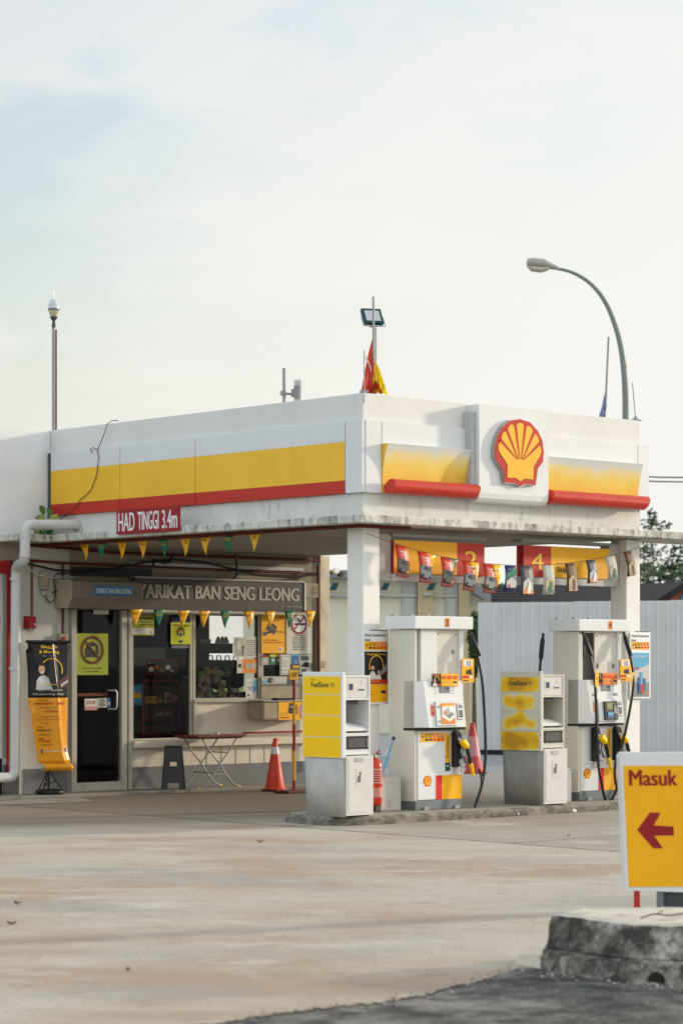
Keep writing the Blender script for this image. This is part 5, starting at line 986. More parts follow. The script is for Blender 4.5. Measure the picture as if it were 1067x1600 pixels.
g = M(); g.box((0, 0, 0), (w, .345, h), 'box_beige', .03); g.box((-.01, -.02, h+.001), (w, .30, h+.018), 'steel_dull', .004); g.box((w*.3, .02, h+.02), (w*.62, .16, h+.05), 'black', .008); g.o('tray', E)
g = M(); fr = FR(); x0 = w*.30; g.rect(fr, x0, 0, w, h, .001, .006, 'yellow_deep'); g.poly(fr, [(x0+w*.19, h*.38), (x0+w*.22, h*.93), (x0+w*.36, h*.80), (x0+w*.36, h*.30)], .007, .012, 'ink'); g.rect(fr, x0+w*.22, h*.68, x0+w*.27, h*.74, .013, .014, 'paper'); g.poly(fr, [(x0+w*.42, h*.1), (x0+w*.40, h*.6), (x0+w*.47, h*.95), (w, h*.9), (w, h*.2), (x0+w*.5, h*.0)], .007, .009, 'reflect_pink'); g.text(fr, 'Bayar dengan', x0+w*.03, h*.34, w*.14, h*.07, .008, 'brown', 0, 'l'); g.text(fr, 'kad anda', x0+w*.03, h*.23, w*.16, h*.07, .008, 'brown', 0, 'l'); g.rect(fr, x0+w*.03, h*.10, x0+w*.21, h*.16, .007, .009, 'red'); g.o('advertisement', E)
# roll-up banner on a tripod
vb = VF-.28; uc = fu(76, vb); Dp = dep(uc, vb); pm = F/Dp*.7414*1.0
E = T('promotion_banner', 'creased black and yellow promotion banner on a small tripod by the white wall', 'banner', (uc, vb, .05))
bx = lambda px: (px-76)/ (F/Dp*.74+0.0)*.94; bz = lambda py: zz(py, Dp)-.05
Lx = [(1004, 44.5, 107), (1020, 46.5, 106), (1050, 49, 105), (1085, 49.5, 104.5), (1120, 51, 104.2), (1150, 54, 103.5), (1175, 58, 104), (1192, 61, 107.5)]
def bpt(s, py, d=0):
    for k in range(len(Lx)-1):
        if py <= Lx[k+1][0] or k == len(Lx)-2:
            t = (py-Lx[k][0])/(Lx[k+1][0]-Lx[k][0]); l_ = Lx[k][1]+(Lx[k+1][1]-Lx[k][1])*t; r_ = Lx[k][2]+(Lx[k+1][2]-Lx[k][2])*t; break
    q_ = (py-1004)/188; ridge = .56+.10*q_; fold = max(0, 1-abs(s-ridge)/(.07+.16*q_)); yy = -.09*fold*min(1, q_*2.2+.15) - .05*math.sin(s*3.1)*q_ + (.06*(1-s/.09) if s < .09 and 1015 < py < 1110 else 0) - .05*max(0, q_-.86)*4*(s-.2)
    return Vector((bx(l_+(r_-l_)*s), yy-d, bz(py)))
def bsheet(y0, y1, m, s0=0, s1=1, nr=12, nc=28, d=0, th=.004):
    g = M(); g.sheet([[bpt(s0+(s1-s0)*j/nc, y0+(y1-y0)*i/nr, d) for j in range(nc+1)] for i in range(nr+1)], m, th, (0, 1, 0)); return g
g = M(); g.tube([Vector((bx(43), 0, bz(1003))), Vector((bx(108), 0, bz(1003)))], .02, 'black', 8); g.o('top_rail', E)
cl = bsheet(1004, 1090.5, 'banner_dark', nr=20); cl.sheet([[bpt(j/28, 1090.5+(1192-1090.5)*i/24) for j in range(29)] for i in range(25)], 'banner_yellow', .004, (0, 1, 0)); clo = cl.o('cloth', E)
class BF:                                   # writing that follows the folds of the cloth
    def __init__(s, d): s.d = d
    def p(s, a, b, d=0): return bpt(max(0, min(1, a)), b, s.d+d)
def btext(g, t, s, py, ws, hp, m, bold=.01, al='c'):
    vs, fs = text_geo(t, bold); x0 = min(v.x for v in vs); x1 = max(v.x for v in vs); y0 = min(v.y for v in vs); y1 = max(v.y for v in vs)
    kx = ws/(x1-x0); ky = hp/(y1-y0); ox = s-ws/2 if al == 'c' else s
    g.add([bpt(ox+(v.x-x0)*kx, py-(v.y-y0)*ky, .006) for v in vs], fs, m)
def bpoly(g, pts, m, d=.004, th=.002):
    n = len(pts); g.add([bpt(s, y, d+th) for s, y in pts], [tuple(range(n))], m)
g = M(); btext(g, 'Singgah', .50, 1014.5, .40, 6.0, 'yellow', .015); btext(g, '& Menang', .50, 1022.5, .50, 6.2, 'yellow', .015); btext(g, '3 Ogos - 31 Oktober', .5, 1026, .34, 1.5, 'paper')
A = [math.radians(a) for a in range(-15, 196, 12)]
for a0, a1 in zip(A, A[1:]): bpoly(g, [(.55+.27*math.cos(a0), 1048-18*math.sin(a0)), (.55+.30*math.cos(a0), 1048-19.5*math.sin(a0)), (.55+.30*math.cos(a1), 1048-19.5*math.sin(a1)), (.55+.27*math.cos(a1), 1048-18*math.sin(a1))], 'yellow')
bpoly(g, [(.72, 1066), (1, 1052), (1, 1072), (.8, 1076)], 'maroon', .004); bpoly(g, [(.78, 1070), (1, 1062), (1, 1066), (.8, 1074)], 'grey_light', .0062)
bpoly(g, [(.12, 1078), (.14, 1064), (.22, 1057), (.35, 1055), (.46, 1060), (.52, 1078)], 'reflect', .007)
hd = [(.28+.085*math.cos(a), 1046-8*math.sin(a)) for a in [math.radians(k*30) for k in range(12)]]; bpoly(g, hd[::-1], 'skin', .009)
bpoly(g, [(.18, 1046), (.19, 1037), (.28, 1034.5), (.37, 1037), (.38, 1045), (.34, 1040.5), (.22, 1040.5)], 'black', .011); bpoly(g, [(.24, 1050), (.33, 1049.5), (.30, 1051.5), (.26, 1051.5)], 'white', .011)
bpoly(g, [(.22, 1069.5), (.22, 1070.5), (.62, 1070.5), (.62, 1069.5)], 'yellow', .010)
btext(g, '"Lebih 100 hadiah untuk', .50, 1080, .70, 3.4, 'paper', .01); btext(g, '100 pemenang seminggu', .48, 1087, .82, 3.6, 'paper', .01)
btext(g, 'Wang tunai', .3, 1096, .28, 2.4, 'brown'); btext(g, 'RM30,000', .3, 1102, .44, 4.2, 'red', .02); btext(g, '10,000', .74, 1102, .30, 4.2, 'red', .02); btext(g, 'Mata ganjaran', .40, 1107, .36, 2.2, 'brown'); btext(g, '1,000x', .48, 1114, .26, 4.2, 'red', .02)
btext(g, 'Sekarang anda boleh', .45, 1121.5, .5, 2.2, 'brown'); btext(g, 'hadiah hebat pasti menanti anda', .47, 1126, .72, 2.4, 'red'); btext(g, 'Syarat-syarat', .3, 1131, .22, 2, 'brown'); btext(g, 'Shell', .19, 1138, .13, 2.8, 'red', .02); btext(g, 'FuelSave 95', .28, 1143, .38, 4, 'green_dark', .01); btext(g, 'beli RM30 ke atas', .3, 1149, .34, 2, 'brown'); btext(g, 'Shell', .19, 1155, .13, 2.8, 'red', .02); btext(g, 'V-Power', .26, 1160, .36, 4.4, 'red', .02); btext(g, 'beli RM30 ke atas', .3, 1165, .34, 2, 'brown')
bpoly(g, [(.12, 1172), (.12, 1176), (.14, 1178), (.93, 1176), (.93, 1171), (.90, 1169.5), (.14, 1170.5)][::-1], 'blue', .005); btext(g, 'Dapatkan hadiahnya hari ini', .5, 1175.3, .62, 2.3, 'white')
g.o('print', E)
g = M(); g.sheet([[bpt(.04+(.80)*j/14, 1192+(14)*i/5) + Vector((.03, -.08*math.sin(i*.63), 0)) for j in range(15)] for i in range(6)], 'banner_yellow', .004, (0, 1, 0)); g.tube([Vector((bx(66), -.05, bz(1200))), Vector((bx(104), -.05, bz(1198)))], .012, 'orange', 6); g.o('lower_fold', E)
g = M(); ax = bx(76)
g.tube([(ax, 0, bz(1196)), (ax, 0, .08)], .014, 'black', 8)
g.tube([(ax, .05, .1), (ax, .05, bz(1003))], .012, 'black', 6); g.o('mast', E)
for (dx, dy) in ((-.22, -.05), (.2, -.08), (.03, .18)):
    g = M(); g.tube([(ax, 0, .34), (ax+dx, dy, .02)], .010, 'black', 6); g.tube([(ax, 0, .14), (ax+dx*.5, dy*.5, .18)], .007, 'black', 5); g.o('leg', E)
g = M(); g.lathe((ax+.02, 0, 0), [(.17, 0), (.2, .02), (.19, .05), (.12, .07)], 'black', 14); g.o('base_weight', E)
# plastic stool
c = fu(271, VF-.36); E = T('plastic_stool', 'tall black plastic stool on the pavement left of the folding table', 'stool', (c, VF-.36, .05), None, -TH+.06)
H = .60; g = M(); a, b = .125, .168
g.box((-a, -a, H-.03), (a, a, H), 'black_satin', .01); g.o('seat', E)
for sx, sy in ((-1, -1), (1, -1), (-1, 1), (1, 1)):
    g = M(); p0 = Vector((sx*a, sy*a, H-.031)); p1 = Vector((sx*b, sy*b, 0)); w0, w1 = .075, .085
    g.hexa([p1, p1+Vector((-sx*w1, 0, 0)), p1+Vector((-sx*w1, -sy*.02, 0)), p1+Vector((0, -sy*.02, 0)), p0, p0+Vector((-sx*w0, 0, 0)), p0+Vector((-sx*w0, -sy*.02, 0)), p0+Vector((0, -sy*.02, 0))], 'black_satin')
    g.hexa([p1, p1+Vector((0, -sy*w1, 0)), p1+Vector((-sx*.02, -sy*w1, 0)), p1+Vector((-sx*.02, 0, 0)), p0, p0+Vector((0, -sy*w0, 0)), p0+Vector((-sx*.02, -sy*w0, 0)), p0+Vector((-sx*.02, 0, 0))], 'black_satin'); g.o('leg', E)
for s_, ax_ in ((-1, 'y'), (-1, 'x'), (1, 'y'), (1, 'x')):
    g = M()
    def pt(t, z): r_ = a+(b-a)*(1-z/H)-.002; return Vector((t*r_, s_*r_, z)) if ax_ == 'y' else Vector((s_*r_, t*r_, z))
    def slab(z0, z1, t0, t1):
        n_ = Vector((0, -s_*.012, 0)) if ax_ == 'y' else Vector((-s_*.012, 0, 0)); P_ = [pt(t0, z0), pt(t1, z0), pt(t1, z0)+n_, pt(t0, z0)+n_, pt(t0, z1), pt(t1, z1), pt(t1, z1)+n_, pt(t0, z1)+n_]; g.hexa(P_, 'black_satin')
    slab(H-.22, H-.03, -.94, .94); slab(.09, H-.30, -.94, .94); slab(H-.30, H-.22, -.94, -.34); slab(H-.30, H-.22, .34, .94); g.o('side_panel', E)
# folding table
mat('table_red', (.17, .025, .018), .45, .2, 6)
tu, tv = 1.95, 5.45; tw, td = .86, .55; E = T('folding_table', 'folding table with red top and crossed grey legs under the shop window', 'table', (tu, tv, .05)); H = .745
g = M(); g.box((0, 0, H-.028), (tw, td, H), 'table_red', .006); g.box((.04, .04, H-.05), (tw-.04, td-.04, H-.029), 'grey_dark'); g.o('tabletop', E)
for y in (.07, td-.07):
    for sx in (0, 1):
        g = M(); X = lambda t: (tw*t if not sx else tw*(1-t)); dy = .015*(1 if sx else -1)
        g.tube([(X(.84), y+dy, H-.05), (X(.66), y+dy, H-.25), (X(.5), y+dy, H*.48), (X(.36), y+dy, .2), (X(.2), y+dy, .06), (X(.06), y+dy, 0.012)], .011, 'steel_dull', 7); g.tube([(X(.09), y+dy, .02), (X(.045), y+dy, .012)], .015, 'yellow_pure', 7); g.o('leg', E)
for zc, xc in ((.22, .36), (.5, .64)):
    g = M(); g.tube([(tw*xc, .07, zc), (tw*xc, td-.07, zc)], .009, 'steel_dull', 6); g.o('stretcher', E)
g = M(); g.tube([(tw*.36, .05, .2), (tw*.64, .05, .2)], .009, 'steel_dull', 6); g.o('stretcher', E)
g = M(); g.lathe((0, 0, 0), [(.05, 0), (.055, .03), (.045, .032), (.04, .01)], 'paper_dull', 12); g.box((-.1, -.03, 0), (-.052, .03, .02), 'paper', .004); one(g, 'ashtray', 'small pale ashtray on the red folding table', 'ashtray', (tu+.55, tv+.3, .05+H))
# traffic cones
def cone(label, p, h, r, body, band, z0, z1, broken, world=False):
    E = T('traffic_cone', label, 'traffic cone', p, 'traffic cones', .2, world); g = M(); R = lambda z: r*(1-z/h)*.86+.035
    g.lathe((0, 0, 0), [(R(0)+.02, .03), (R(.02), .06), (R(h*.5), h*.5), (R(h*.95), h*.95), (R(h), h)], body, 20)
    if broken: g.box((-.01, -.03, h-.02), (.04, .03, h+.05), body, .01)
    g.o('cone_body', E); g = M(); g.lathe((0, 0, 0), [(R(z0)+.003, z0), (R(z1)+.003, z1)], band, 20, False); g.o('reflective_band', E)
    g = M(); g.box((-r*1.15, -r*1.15, 0), (r*1.15, r*1.15, .03), 'maroon' if broken else body, .01); g.o('base', E); return E
cone('orange traffic cone with a broken tip and one white band by the shop', (3.05, 5.12, .006), .69, .12, 'cone_orange', 'reflect', .52, .62, True)
Yc = EYE*F/(1209-HY); cone('faded red traffic cone seen between the pumps behind the hose', (wx(738, Yc), Yc, .002), .82, .17, 'cone_faded', 'reflect_pink', .28, .6, False, True)
# striped stand with small sign
E = T('barrier_post', 'thin red and yellow striped post with a small yellow sign on a flat base', 'post', (2.97, 4.62, .006)); g = M(); zs = [.03, .19, .66, 1.12, 1.55]
hh = [(.03, .17, 'red_dark'), (.17, .62, 'pole_yellow'), (.62, 1.06, 'red_dark'), (1.06, 1.32, 'pole_yellow'), (1.32, 1.56, 'red_dark')]
hh = [(.03, .17, 'red_dark'), (.17, .58, 'pole_yellow'), (.58, .95, 'red_dark'), (.95, 1.28, 'pole_yellow'), (1.28, 1.56, 'red_dark')]
for a_, b_, m in hh: g.cyl((0, 0), .022, a_, b_, m, 10)
g.o('pole', E); g = M(); g.box((-.24, -.15, 0), (.17, .15, .035), 'maroon', .008); g.o('base', E)
g = M(); g.box((-.09, -.01, 1.56), (.07, .01, 1.70), 'pole_yellow', .004); g.box((-.06, -.012, 1.70), (.10, .01, 1.78), 'grey_dark', .004); g.text(FR((0, -.012, 0)), 'CAT', -.005, 1.60, .10, .06, .001, 'ink', .02); g.rect(FR((0, -.013, 0)), -.04, 1.72, .08, 1.76, .0, .002, 'pole_yellow'); g.o('small_sign', E)

# ---------------------------------------------------------------- goods seen through the glass
vi = VF+.45
ra, rb = fu(223, vi), fu(281, vi); Dq = dep(ra, vi)
E = T('wire_rack', 'red wire display rack of snack packets inside the left shop window', 'display rack', (ra, vi, .08)); w = rb-ra; zq = lambda py: zz(py, Dq)-.08
g = M(); xs = lambda px: fu(px, vi)-ra
g.tube(bend([Vector((0, 0, 0)), Vector((0, 0, zq(1064))), Vector((w, 0, zq(1064))), Vector((w, 0, 0))], .08), .014, 'red_dark', 7); g.tube([(0, .3, 0), (0, .3, zq(1075)), (w, .3, zq(1075)), (w, .3, 0)], .012, 'red_dark', 6); g.o('frame', E)
g = M(); x0, x1 = xs(229), xs(277); g.box((x0, -.005, zq(1054)), (x1, .01, zq(1031)), 'sign_grey', .01); g.tube(bend([Vector((x0, -.01, zq(1054))), Vector((x0, -.01, zq(1031))), Vector((x1, -.01, zq(1031))), Vector((x1, -.01, zq(1054))), Vector((x0, -.01, zq(1054)))], .05), .010, 'red_dark', 6)
for px in (242, 265): g.tube([(xs(px), 0, zq(1064)), (xs(px), 0, zq(1054))], .009, 'red_dark', 5)
fr = FR((0, -.006, 0))
for (p_, q_, r_, c_) in ((236, 1046, .05, 'foil'), (244, 1043, .05, 'orange'), (252, 1047, .045, 'olive'), (262, 1043, .05, 'foil'), (268, 1048, .03, 'paper')): g.disc(fr, xs(p_), zq(q_), r_, .001, .003, c_, 7, r_*.7)
g.poly(fr, [(xs(232), zq(1037)), (xs(235), zq(1037)), (xs(233.5), zq(1034))], .001, .003, 'yellow'); g.o('header_card', E)
for zy in (1100, 1126, 1150):
    g = M(); z_ = zq(zy)
    for k in range(15): xq = w*(k+.5)/15; g.tube([(xq, 0, z_), (xq, .3, z_)], .004, 'red_dark', 4); g.tube([(xq, 0, z_), (xq, 0, z_+.26 if zy < 1140 else z_+.14)], .003, 'steel_dull', 4)
    for zz_ in (0, .06, .12): g.tube([(0, 0, z_+zz_), (w, 0, z_+zz_)], .005, 'red_dark', 4)
    g.o('shelf_basket', E)
def packet(label, px, py, w_, h_, m, m2, v, grp='snack packets in the red rack', ang=0, name='snack_packet', cat='packet'):
    u_ = fu(px, v); z_ = zz(py, dep(u_, v)); g = M(); n = 6
    gr = [[Vector((w_*(j/n-.5), -.03*math.sin(math.pi*j/n)*math.sin(math.pi*i/n), h_*i/n)) for j in range(n+1)] for i in range(n+1)]
    g.sheet(gr, m, .02, (0, 1, 0)); g.rect(FR((0, -.02, 0)), -w_*.3, h_*.35, w_*.3, h_*.6, .012, .016, m2)
    return one(g, name, label, cat, (u_, v, z_), grp, ang)
for i, (px, py, a_, b_, m, m2, l_) in enumerate(((232, 1100, .12, .10, 'amber', 'yellow', 'amber snack packet at the left of the upper basket of the red rack'), (240, 1100, .12, .11, 'yellow', 'olive', 'yellow snack packet in the upper basket of the red rack'), (249, 1100, .12, .10, 'olive', 'yellow', 'olive snack packet in the upper basket of the red rack'), (262, 1099, .12, .15, 'paper_dull', 'brown', 'pale snack packet in the upper basket of the red rack'), (272, 1099, .12, .12, 'reflect_pink', 'paper', 'pinkish snack packet at the right of the upper basket'), (248, 1124, .18, .15, 'cloth_dark', 'foil', 'shiny dark packet in the middle basket of the red rack'), (262, 1122, .2, .13, 'brown', 'foil', 'brown glossy packet in the middle basket of the red rack'), (268, 1148, .15, .08, 'grey_mid', 'brown', 'grey packet in the bottom basket of the red rack'))):
    packet(l_, px, py, a_, b_, m, m2, vi+.06)
packet('blue and yellow snack bag at the left edge of the window', 212, 1103, .24, .30, 'blue_light', 'yellow', VF+.3, None)
u_ = fu(335, VF+.5); 
g = M(); uq = fu(293, VF+.5); g.lathe((0, 0, 0), [(.10, 0), (.12, .04), (.12, .36), (.10, .42), (.07, .45)], 'jar_green', 14); g.lathe((0, 0, .451), [(.075, 0), (.08, .05)], 'grey_light', 14); one(g, 'glass_jar', 'green tinted jar beside the red rack in the window corner', 'jar', (uq, VF+.5, zz(1110, dep(uq, VF+.5))))
g = M(); g.box((-.3, 0, 0), (.55, .35, .9), 'grey_dark', .01); uq = fu(228, VF+1.2); one(g, 'shop_freezer', 'dim grey appliance deep behind the red rack', 'appliance', (uq, VF+1.2, .08))
g = M(); g.box((0, 0, 0), (.62, .3, .26), 'grey_mid', .01); uq = fu(206, VF+.9); one(g, 'carton', 'wide grey carton on a shelf above the red rack', 'carton', (uq, VF+.9, zz(1040, dep(uq, VF+.9))))
# window two: shelf, bottles, bags, notices
vs = VF+.5; ua, ub = fu(314, vs), fu(364, vs); Dq = dep(ua, vs)
E = T('wall_shelf', 'dark shelf unit hanging inside the middle shop window', 'shelf', (ua, vs, zz(1021, Dq))); w = ub-ua
g = M(); g.box((0, 0, 0), (w, .2, .13), 'cloth_dark', .004); g.o('shelf_front', E); g = M(); g.box((-.03, -.02, .131), (w+.02, .22, .145), 'grey_dark'); g.o('shelf_board', E)
for i, px in enumerate((341, 347.5, 353)):
    uq = fu(px, vs+.05); g = M(); g.lathe((0, 0, 0), [(.045, 0), (.045, .03), (.018, .09), (.012, .10)], 'paper', 10); one(g, 'cone_bottle', 'cream cone topped bottle on the dark shelf, %s of three' % ('leftmost', 'middle', 'rightmost')[i], 'bottle', (uq, vs+.05, zz(1021, Dq)+.147), 'cone topped bottles on the dark shelf')
g = M(); g.box((0, 0, 0), (.2, .15, .06), 'grey_mid', .004); one(g, 'carton', 'flat grey violet carton on the left end of the dark shelf', 'carton', (ua+.01, vs+.03, zz(1021, Dq)+.147))
for i in range(5):
    px = 316+i*13; uq = fu(px, vs+.2); g = M(); n = 6
    hb = (.40, .34, .44, .36, .42)[i]; g.lathe((0, 0, .40-hb), [(.03, 0), (.12, .03), (.13, hb*.5), (.11, hb*.88), (.05, hb)], 'cloth_dark', 10); g.tube([(-.05, 0, .37), (-.03, 0, .46), (.03, 0, .46), (.05, 0, .37)], .01, 'black', 5)
    one(g, 'hanging_bag', 'dark bag hanging in the middle window, %s of five' % ('leftmost', 'second', 'third', 'fourth', 'rightmost')[i], 'bag', (uq, vs+.2, zz(1074, dep(uq, vs+.2))), 'dark bags hanging in the middle window')
random.seed(11)
bt = [(309, .07, .12, 'olive'), (314, .10, .13, 'amber'), (320, .07, .18, 'olive'), (326, .09, .22, 'jar_green'), (331, .08, .14, 'brown'), (337, .09, .10, 'grey_mid'), (343, .07, .32, 'olive'), (349, .08, .16, 'amber'), (355, .10, .09, 'reflect_pink'), (361, .09, .13, 'brown'), (367, .11, .16, 'paper'), (373, .09, .10, 'grey_light'), (380, .07, .09, 'cloth_dark')]
for i, (px, w_, h_, m) in enumerate(bt):
    v_ = VF+.14+.05*(i % 3); uq = fu(px, v_); g = M()
    if m in ('olive', 'amber', 'jar_green', 'brown'): g.lathe((0, 0, 0), [(w_*.45, 0), (w_*.5, .01), (w_*.5, h_*.7), (w_*.22, h_*.85), (w_*.2, h_)], m, 10); g.lathe((0, 0, h_), [(w_*.24, .0), (w_*.24, .025)], 'paper_dull', 8); g.rings([[Vector((w_*.51*math.cos(math.radians(a_)), w_*.51*math.sin(math.radians(a_)), z_)) for a_ in range(200, 341, 20)] for z_ in (h_*.15, h_*.5)], 'paper_dull', False, False)
    else: g.box((-w_/2, -.03, 0), (w_/2, .03, h_), m, .004); g.rect(FR((0, -.03, 0)), -w_*.35, h_*.3, w_*.35, h_*.6, .001, .003, 'maroon')
    one(g, 'bottle' if m in ('olive', 'amber', 'jar_green', 'brown') else 'box', '%s %s on the middle window sill, number %s from the left' % (m.replace('_', ' ').replace('cloth', '').replace('reflect', '').strip(), 'bottle' if m in ('olive', 'amber', 'jar_green', 'brown') else 'box', ('one', 'two', 'three', 'four', 'five', 'six', 'seven', 'eight', 'nine', 'ten', 'eleven', 'twelve', 'thirteen')[i]), 'bottle' if m in ('olive', 'amber', 'jar_green', 'brown') else 'box', (uq, v_, zw2+.003), 'small goods on the middle window sill')
v_ = VF+.5
for i, (px, w_, h_, z0_, m) in enumerate(((315, .1, .16, 1066, 'olive'), (324, .1, .13, 1057, 'lime_dull'), (341, .12, .09, 1056, 'paper_dull'), (325, .13, .20, 1075, 'reflect_pink'), (342, .1, .12, 1074, 'amber'), (349, .1, .1, 1074, 'orange'))):
    uq = fu(px, v_-.2); packet('small %s packet in the goods stack of the middle window' % m.replace('_', ' ').replace('reflect ', ''), px, z0_, w_, h_, m, 'paper_dull', v_-.25, 'packets stacked in the middle window')
rq = random.Random(8)
for i in range(16):
    px = 311+rq.uniform(0, 54); m_, w_, h_ = rq.choice([('yellow', .07, .1), ('paper', .08, .07), ('orange', .06, .1), ('olive', .07, .14), ('green', .06, .09), ('blue_light', .06, .08), ('reflect_pink', .08, .1), ('amber', .06, .12)])
    packet('small %s packet on the upper rows of goods behind the middle window glass' % m_.replace('_', ' ').replace('reflect ', ''), px, 1083-12*(i % 3)-rq.uniform(0, 3), w_, h_, m_, 'paper_dull', VF+.12+.05*(i % 3), 'small packets piled behind the middle window glass')
poster('cream notice with a telephone picture inside the middle window', 365.5, 996, 383, 1028, lambda g, fr, w, h: (g.rect(fr, w*.12, h*.08, w*.88, h*.92, .001, .002, 'paper_dull'), g.rect(fr, w*.25, h*.4, w*.62, h*.84, .003, .004, 'paper'), g.ring(fr, w*.8, h*.5, w*.06, w*.12, .003, .005, 'ink', 12), g.rect(fr, w*.76, h*.1, w*.84, h*.4, .003, .005, 'ink')), 'paper', 'notice', 'notice', VF+.012)
poster('cream price table notice inside the middle window', 383.5, 995, 400, 1028, lambda g, fr, w, h: [g.rect(fr, w*.1, h*(.1+.1*k), w*.9, h*(.13+.1*k), .001, .003, 'ink_grey') for k in range(8)], 'paper', 'notice', 'notice', VF+.010)
poster('orange and cream bank sign inside the middle window', 370, 1030, 401, 1052, lambda g, fr, w, h: (g.rect(fr, 0, 0, w*.27, h, .001, .003, 'paper'), g.rect(fr, w*.06, h*.4, w*.22, h*.65, .004, .005, 'ink'), g.rect(fr, w*.42, h*.3, w*.95, h*.7, .001, .003, 'paper_dull'), g.rect(fr, w*.66, h*.3, w*.69, h*.7, .004, .005, 'orange')), 'orange', 'notice', 'notice', VF+.014)
poster('pale paper sign with a blue bottle picture on the middle window sill', 384, 1060, 401, 1092.5, lambda g, fr, w, h: (g.text(fr, 'info', w*.45, h*.76, w*.35, h*.05, .002, 'ink', .01), g.poly(fr, [(w*.6, h*.35), (w*.75, h*.95), (w, h*.95), (w, h*.35)], .001, .003, 'blue_light'), g.rect(fr, w*.15, h*.12, w*.35, h*.24, .001, .003, 'ink_grey'), lines(g, fr, w*.4, h*.6, w*.5, 4, h*.06, h*.02, 'ink_grey')), 'paper', 'notice', 'notice', VF+.010)
# ---------------------------------------------------------------- things on the roof and canopy
def world_u(px, Y): return wx(px, Y)
# glass capped mast at the wall corner
Y = dep(-.0, VF)+.1; E = T('lightning_mast', 'thin dark mast with a glass bulb and spike on the left wall corner', 'mast', (wx(84, Y), Y, 4.9), None, 0, True); k = Y/F
g = M(); H1 = (669-503)*k; g.tube([(0, 0, 0), (0, 0, H1)], .024, 'steel_dull', 8); g.tube([(.03, .01, 0), (.03, .01, H1*.98)], .014, 'maroon', 6); g.tube([(0, 0, H1), (0, 0, H1+.10)], [.03, .018], 'grey_dark', 8); g.box((0, -.03, 0), (.12, .03, .03), 'grey_dark'); g.o('pole', E)
g = M(); z0 = H1+.09; hb = (500-469)*k; g.lathe((0, 0, z0), [(.02, 0), (.045, .03), (.055, .05)], 'grey_dark', 12); g.lathe((0, 0, z0+.05), [(.045, 0), (.075, hb*.35)], 'foil', 14, True); g.lathe((0, 0, z0+.05+hb*.36), [(.082, 0), (.082, .01)], 'grey_dark', 14); g.lathe((0, 0, z0+.06+hb*.37), [(.075, 0), (.072, hb*.2), (.045, hb*.45), (.03, hb*.48), (.02, hb*.5)], 'lamp_glass', 14); g.o('bulb', E)
g = M(); g.tube([(0, 0, z0+hb), (0, 0, z0+hb+(469-452)*k)], [.008, .003], 'steel', 6); g.o('spike', E)
# antenna with panel
Y = 30.6; k = Y/F; zb = 4.2; E = T('antenna', 'grey antenna pole with a small flat panel on the left of the roof', 'antenna', (wx(444, Y), Y, zb), None, 0, True); z_ = lambda py: zz(py, Y)-zb
g = M(); g.tube([(0, 0, 0), (0, 0, z_(575))], .022, 'steel_dull', 10); g.o('pole', E)
g = M(); g.tube([(-.05, 0, z_(614)), (.12, 0, z_(616))], .016, 'steel_dull', 6); g.tube([(-.02, -.02, z_(611)), (-.02, -.02, z_(618))], .03, 'steel_dull', 6); g.box((.09, -.03, z_(620)), (.13, .03, z_(608)), 'grey_mid', .004); g.o('bracket', E)
g = M(); g.box((.12, -.05, z_(622)), (.19, -.02, z_(603)), 'grey_mid', .006); g.box((.125, -.018, z_(627)), (.215, .03, z_(593)), 'grey_light', .01); g.o('panel', E)
# floodlight
Y = 29.4; k = Y/F; zb = 4.2; E = T('floodlight', 'dark teal floodlight on a ribbed pole above the canopy corner', 'floodlight', (wx(586, Y), Y, zb), None, 0, True); z_ = lambda py: zz(py, Y)-zb
g = M(); g.tube([(0, 0, 0), (0, 0, z_(512))], .024, 'steel_dull', 10)
for i in range(22): zq = z_(608)+(z_(515)-z_(608))*i/22; g.tube([(0, 0, zq), (0, 0, zq+.018)], .029, 'grey_light', 8)
g.o('pole', E)
g = M(); c = Vector((-.03, 0, z_(493))); ax_ = Vector((1, .25, 0)).normalized(); upv = Vector((-.22, .35, .95)).normalized(); nrm = ax_.cross(upv).normalized()
if nrm.y > 0: nrm = -nrm
frl = Fr(c, ax_, upv, nrm); g.poly(frl, [(-.12, -.10), (.12, -.10), (.12, .10), (-.12, .10)], -.06, 0, 'teal'); g.poly(frl, [(-.09, -.07), (.09, -.07), (.09, .07), (-.09, .07)], .001, .006, 'lamp_glass')
for i in range(6): g.poly(frl, [(-.10+.035*i, -.09), (-.092+.035*i, -.09), (-.092+.035*i, .09), (-.10+.035*i, .09)], -.09, -.061, 'teal')
g.o('lamp_head', E)
g = M(); g.tube([frl.p(-.135, 0, -.03), frl.p(-.135, -.13, -.02), frl.p(.135, -.13, -.02), frl.p(.135, 0, -.03)], .009, 'grey_light', 6); g.tube([(-.07, 0, z_(509)), (.07, 0, z_(508))], .018, 'teal', 6); g.o('bracket', E)
# flagpoles with drooping flags
def flag(E, px, top, bot, wd, mats, Y, z_, x0, lean=0, seed=1):
    rnd = random.Random(seed); R, C = 14, 10
    for m, a, b in mats:
        g = M(); grid = []
        for i in range(R+1):
            t = i/R; row = []
            for j in range(C+1):
                s_ = a+(b-a)*j/C; spread = wd*(.12+.88*t**.8); row.append(Vector((x0+lean*t+s_*spread, .05*math.sin(s_*14+t*3+seed)*(0.3+t)+.03*math.sin(t*9), z_(top)+(z_(bot)-z_(top))*t-.05*abs(s_-.4)*t)))
            grid.append(row)
        g.add([q for r_ in grid for q in r_], [(i*(C+1)+j, i*(C+1)+j+1, (i+1)*(C+1)+j+1, (i+1)*(C+1)+j) for i in range(R) for j in range(C)], m, True); g.o('flag', E)
Y = 28.9; zb = 4.2; E = T('flagpole', 'metal flagpole with drooping faded red and yellow flags at the canopy corner', 'flagpole', (wx(584, Y), Y, zb), 'flagpoles on the canopy wall', 0, True); z_ = lambda py: zz(py, Y)-zb
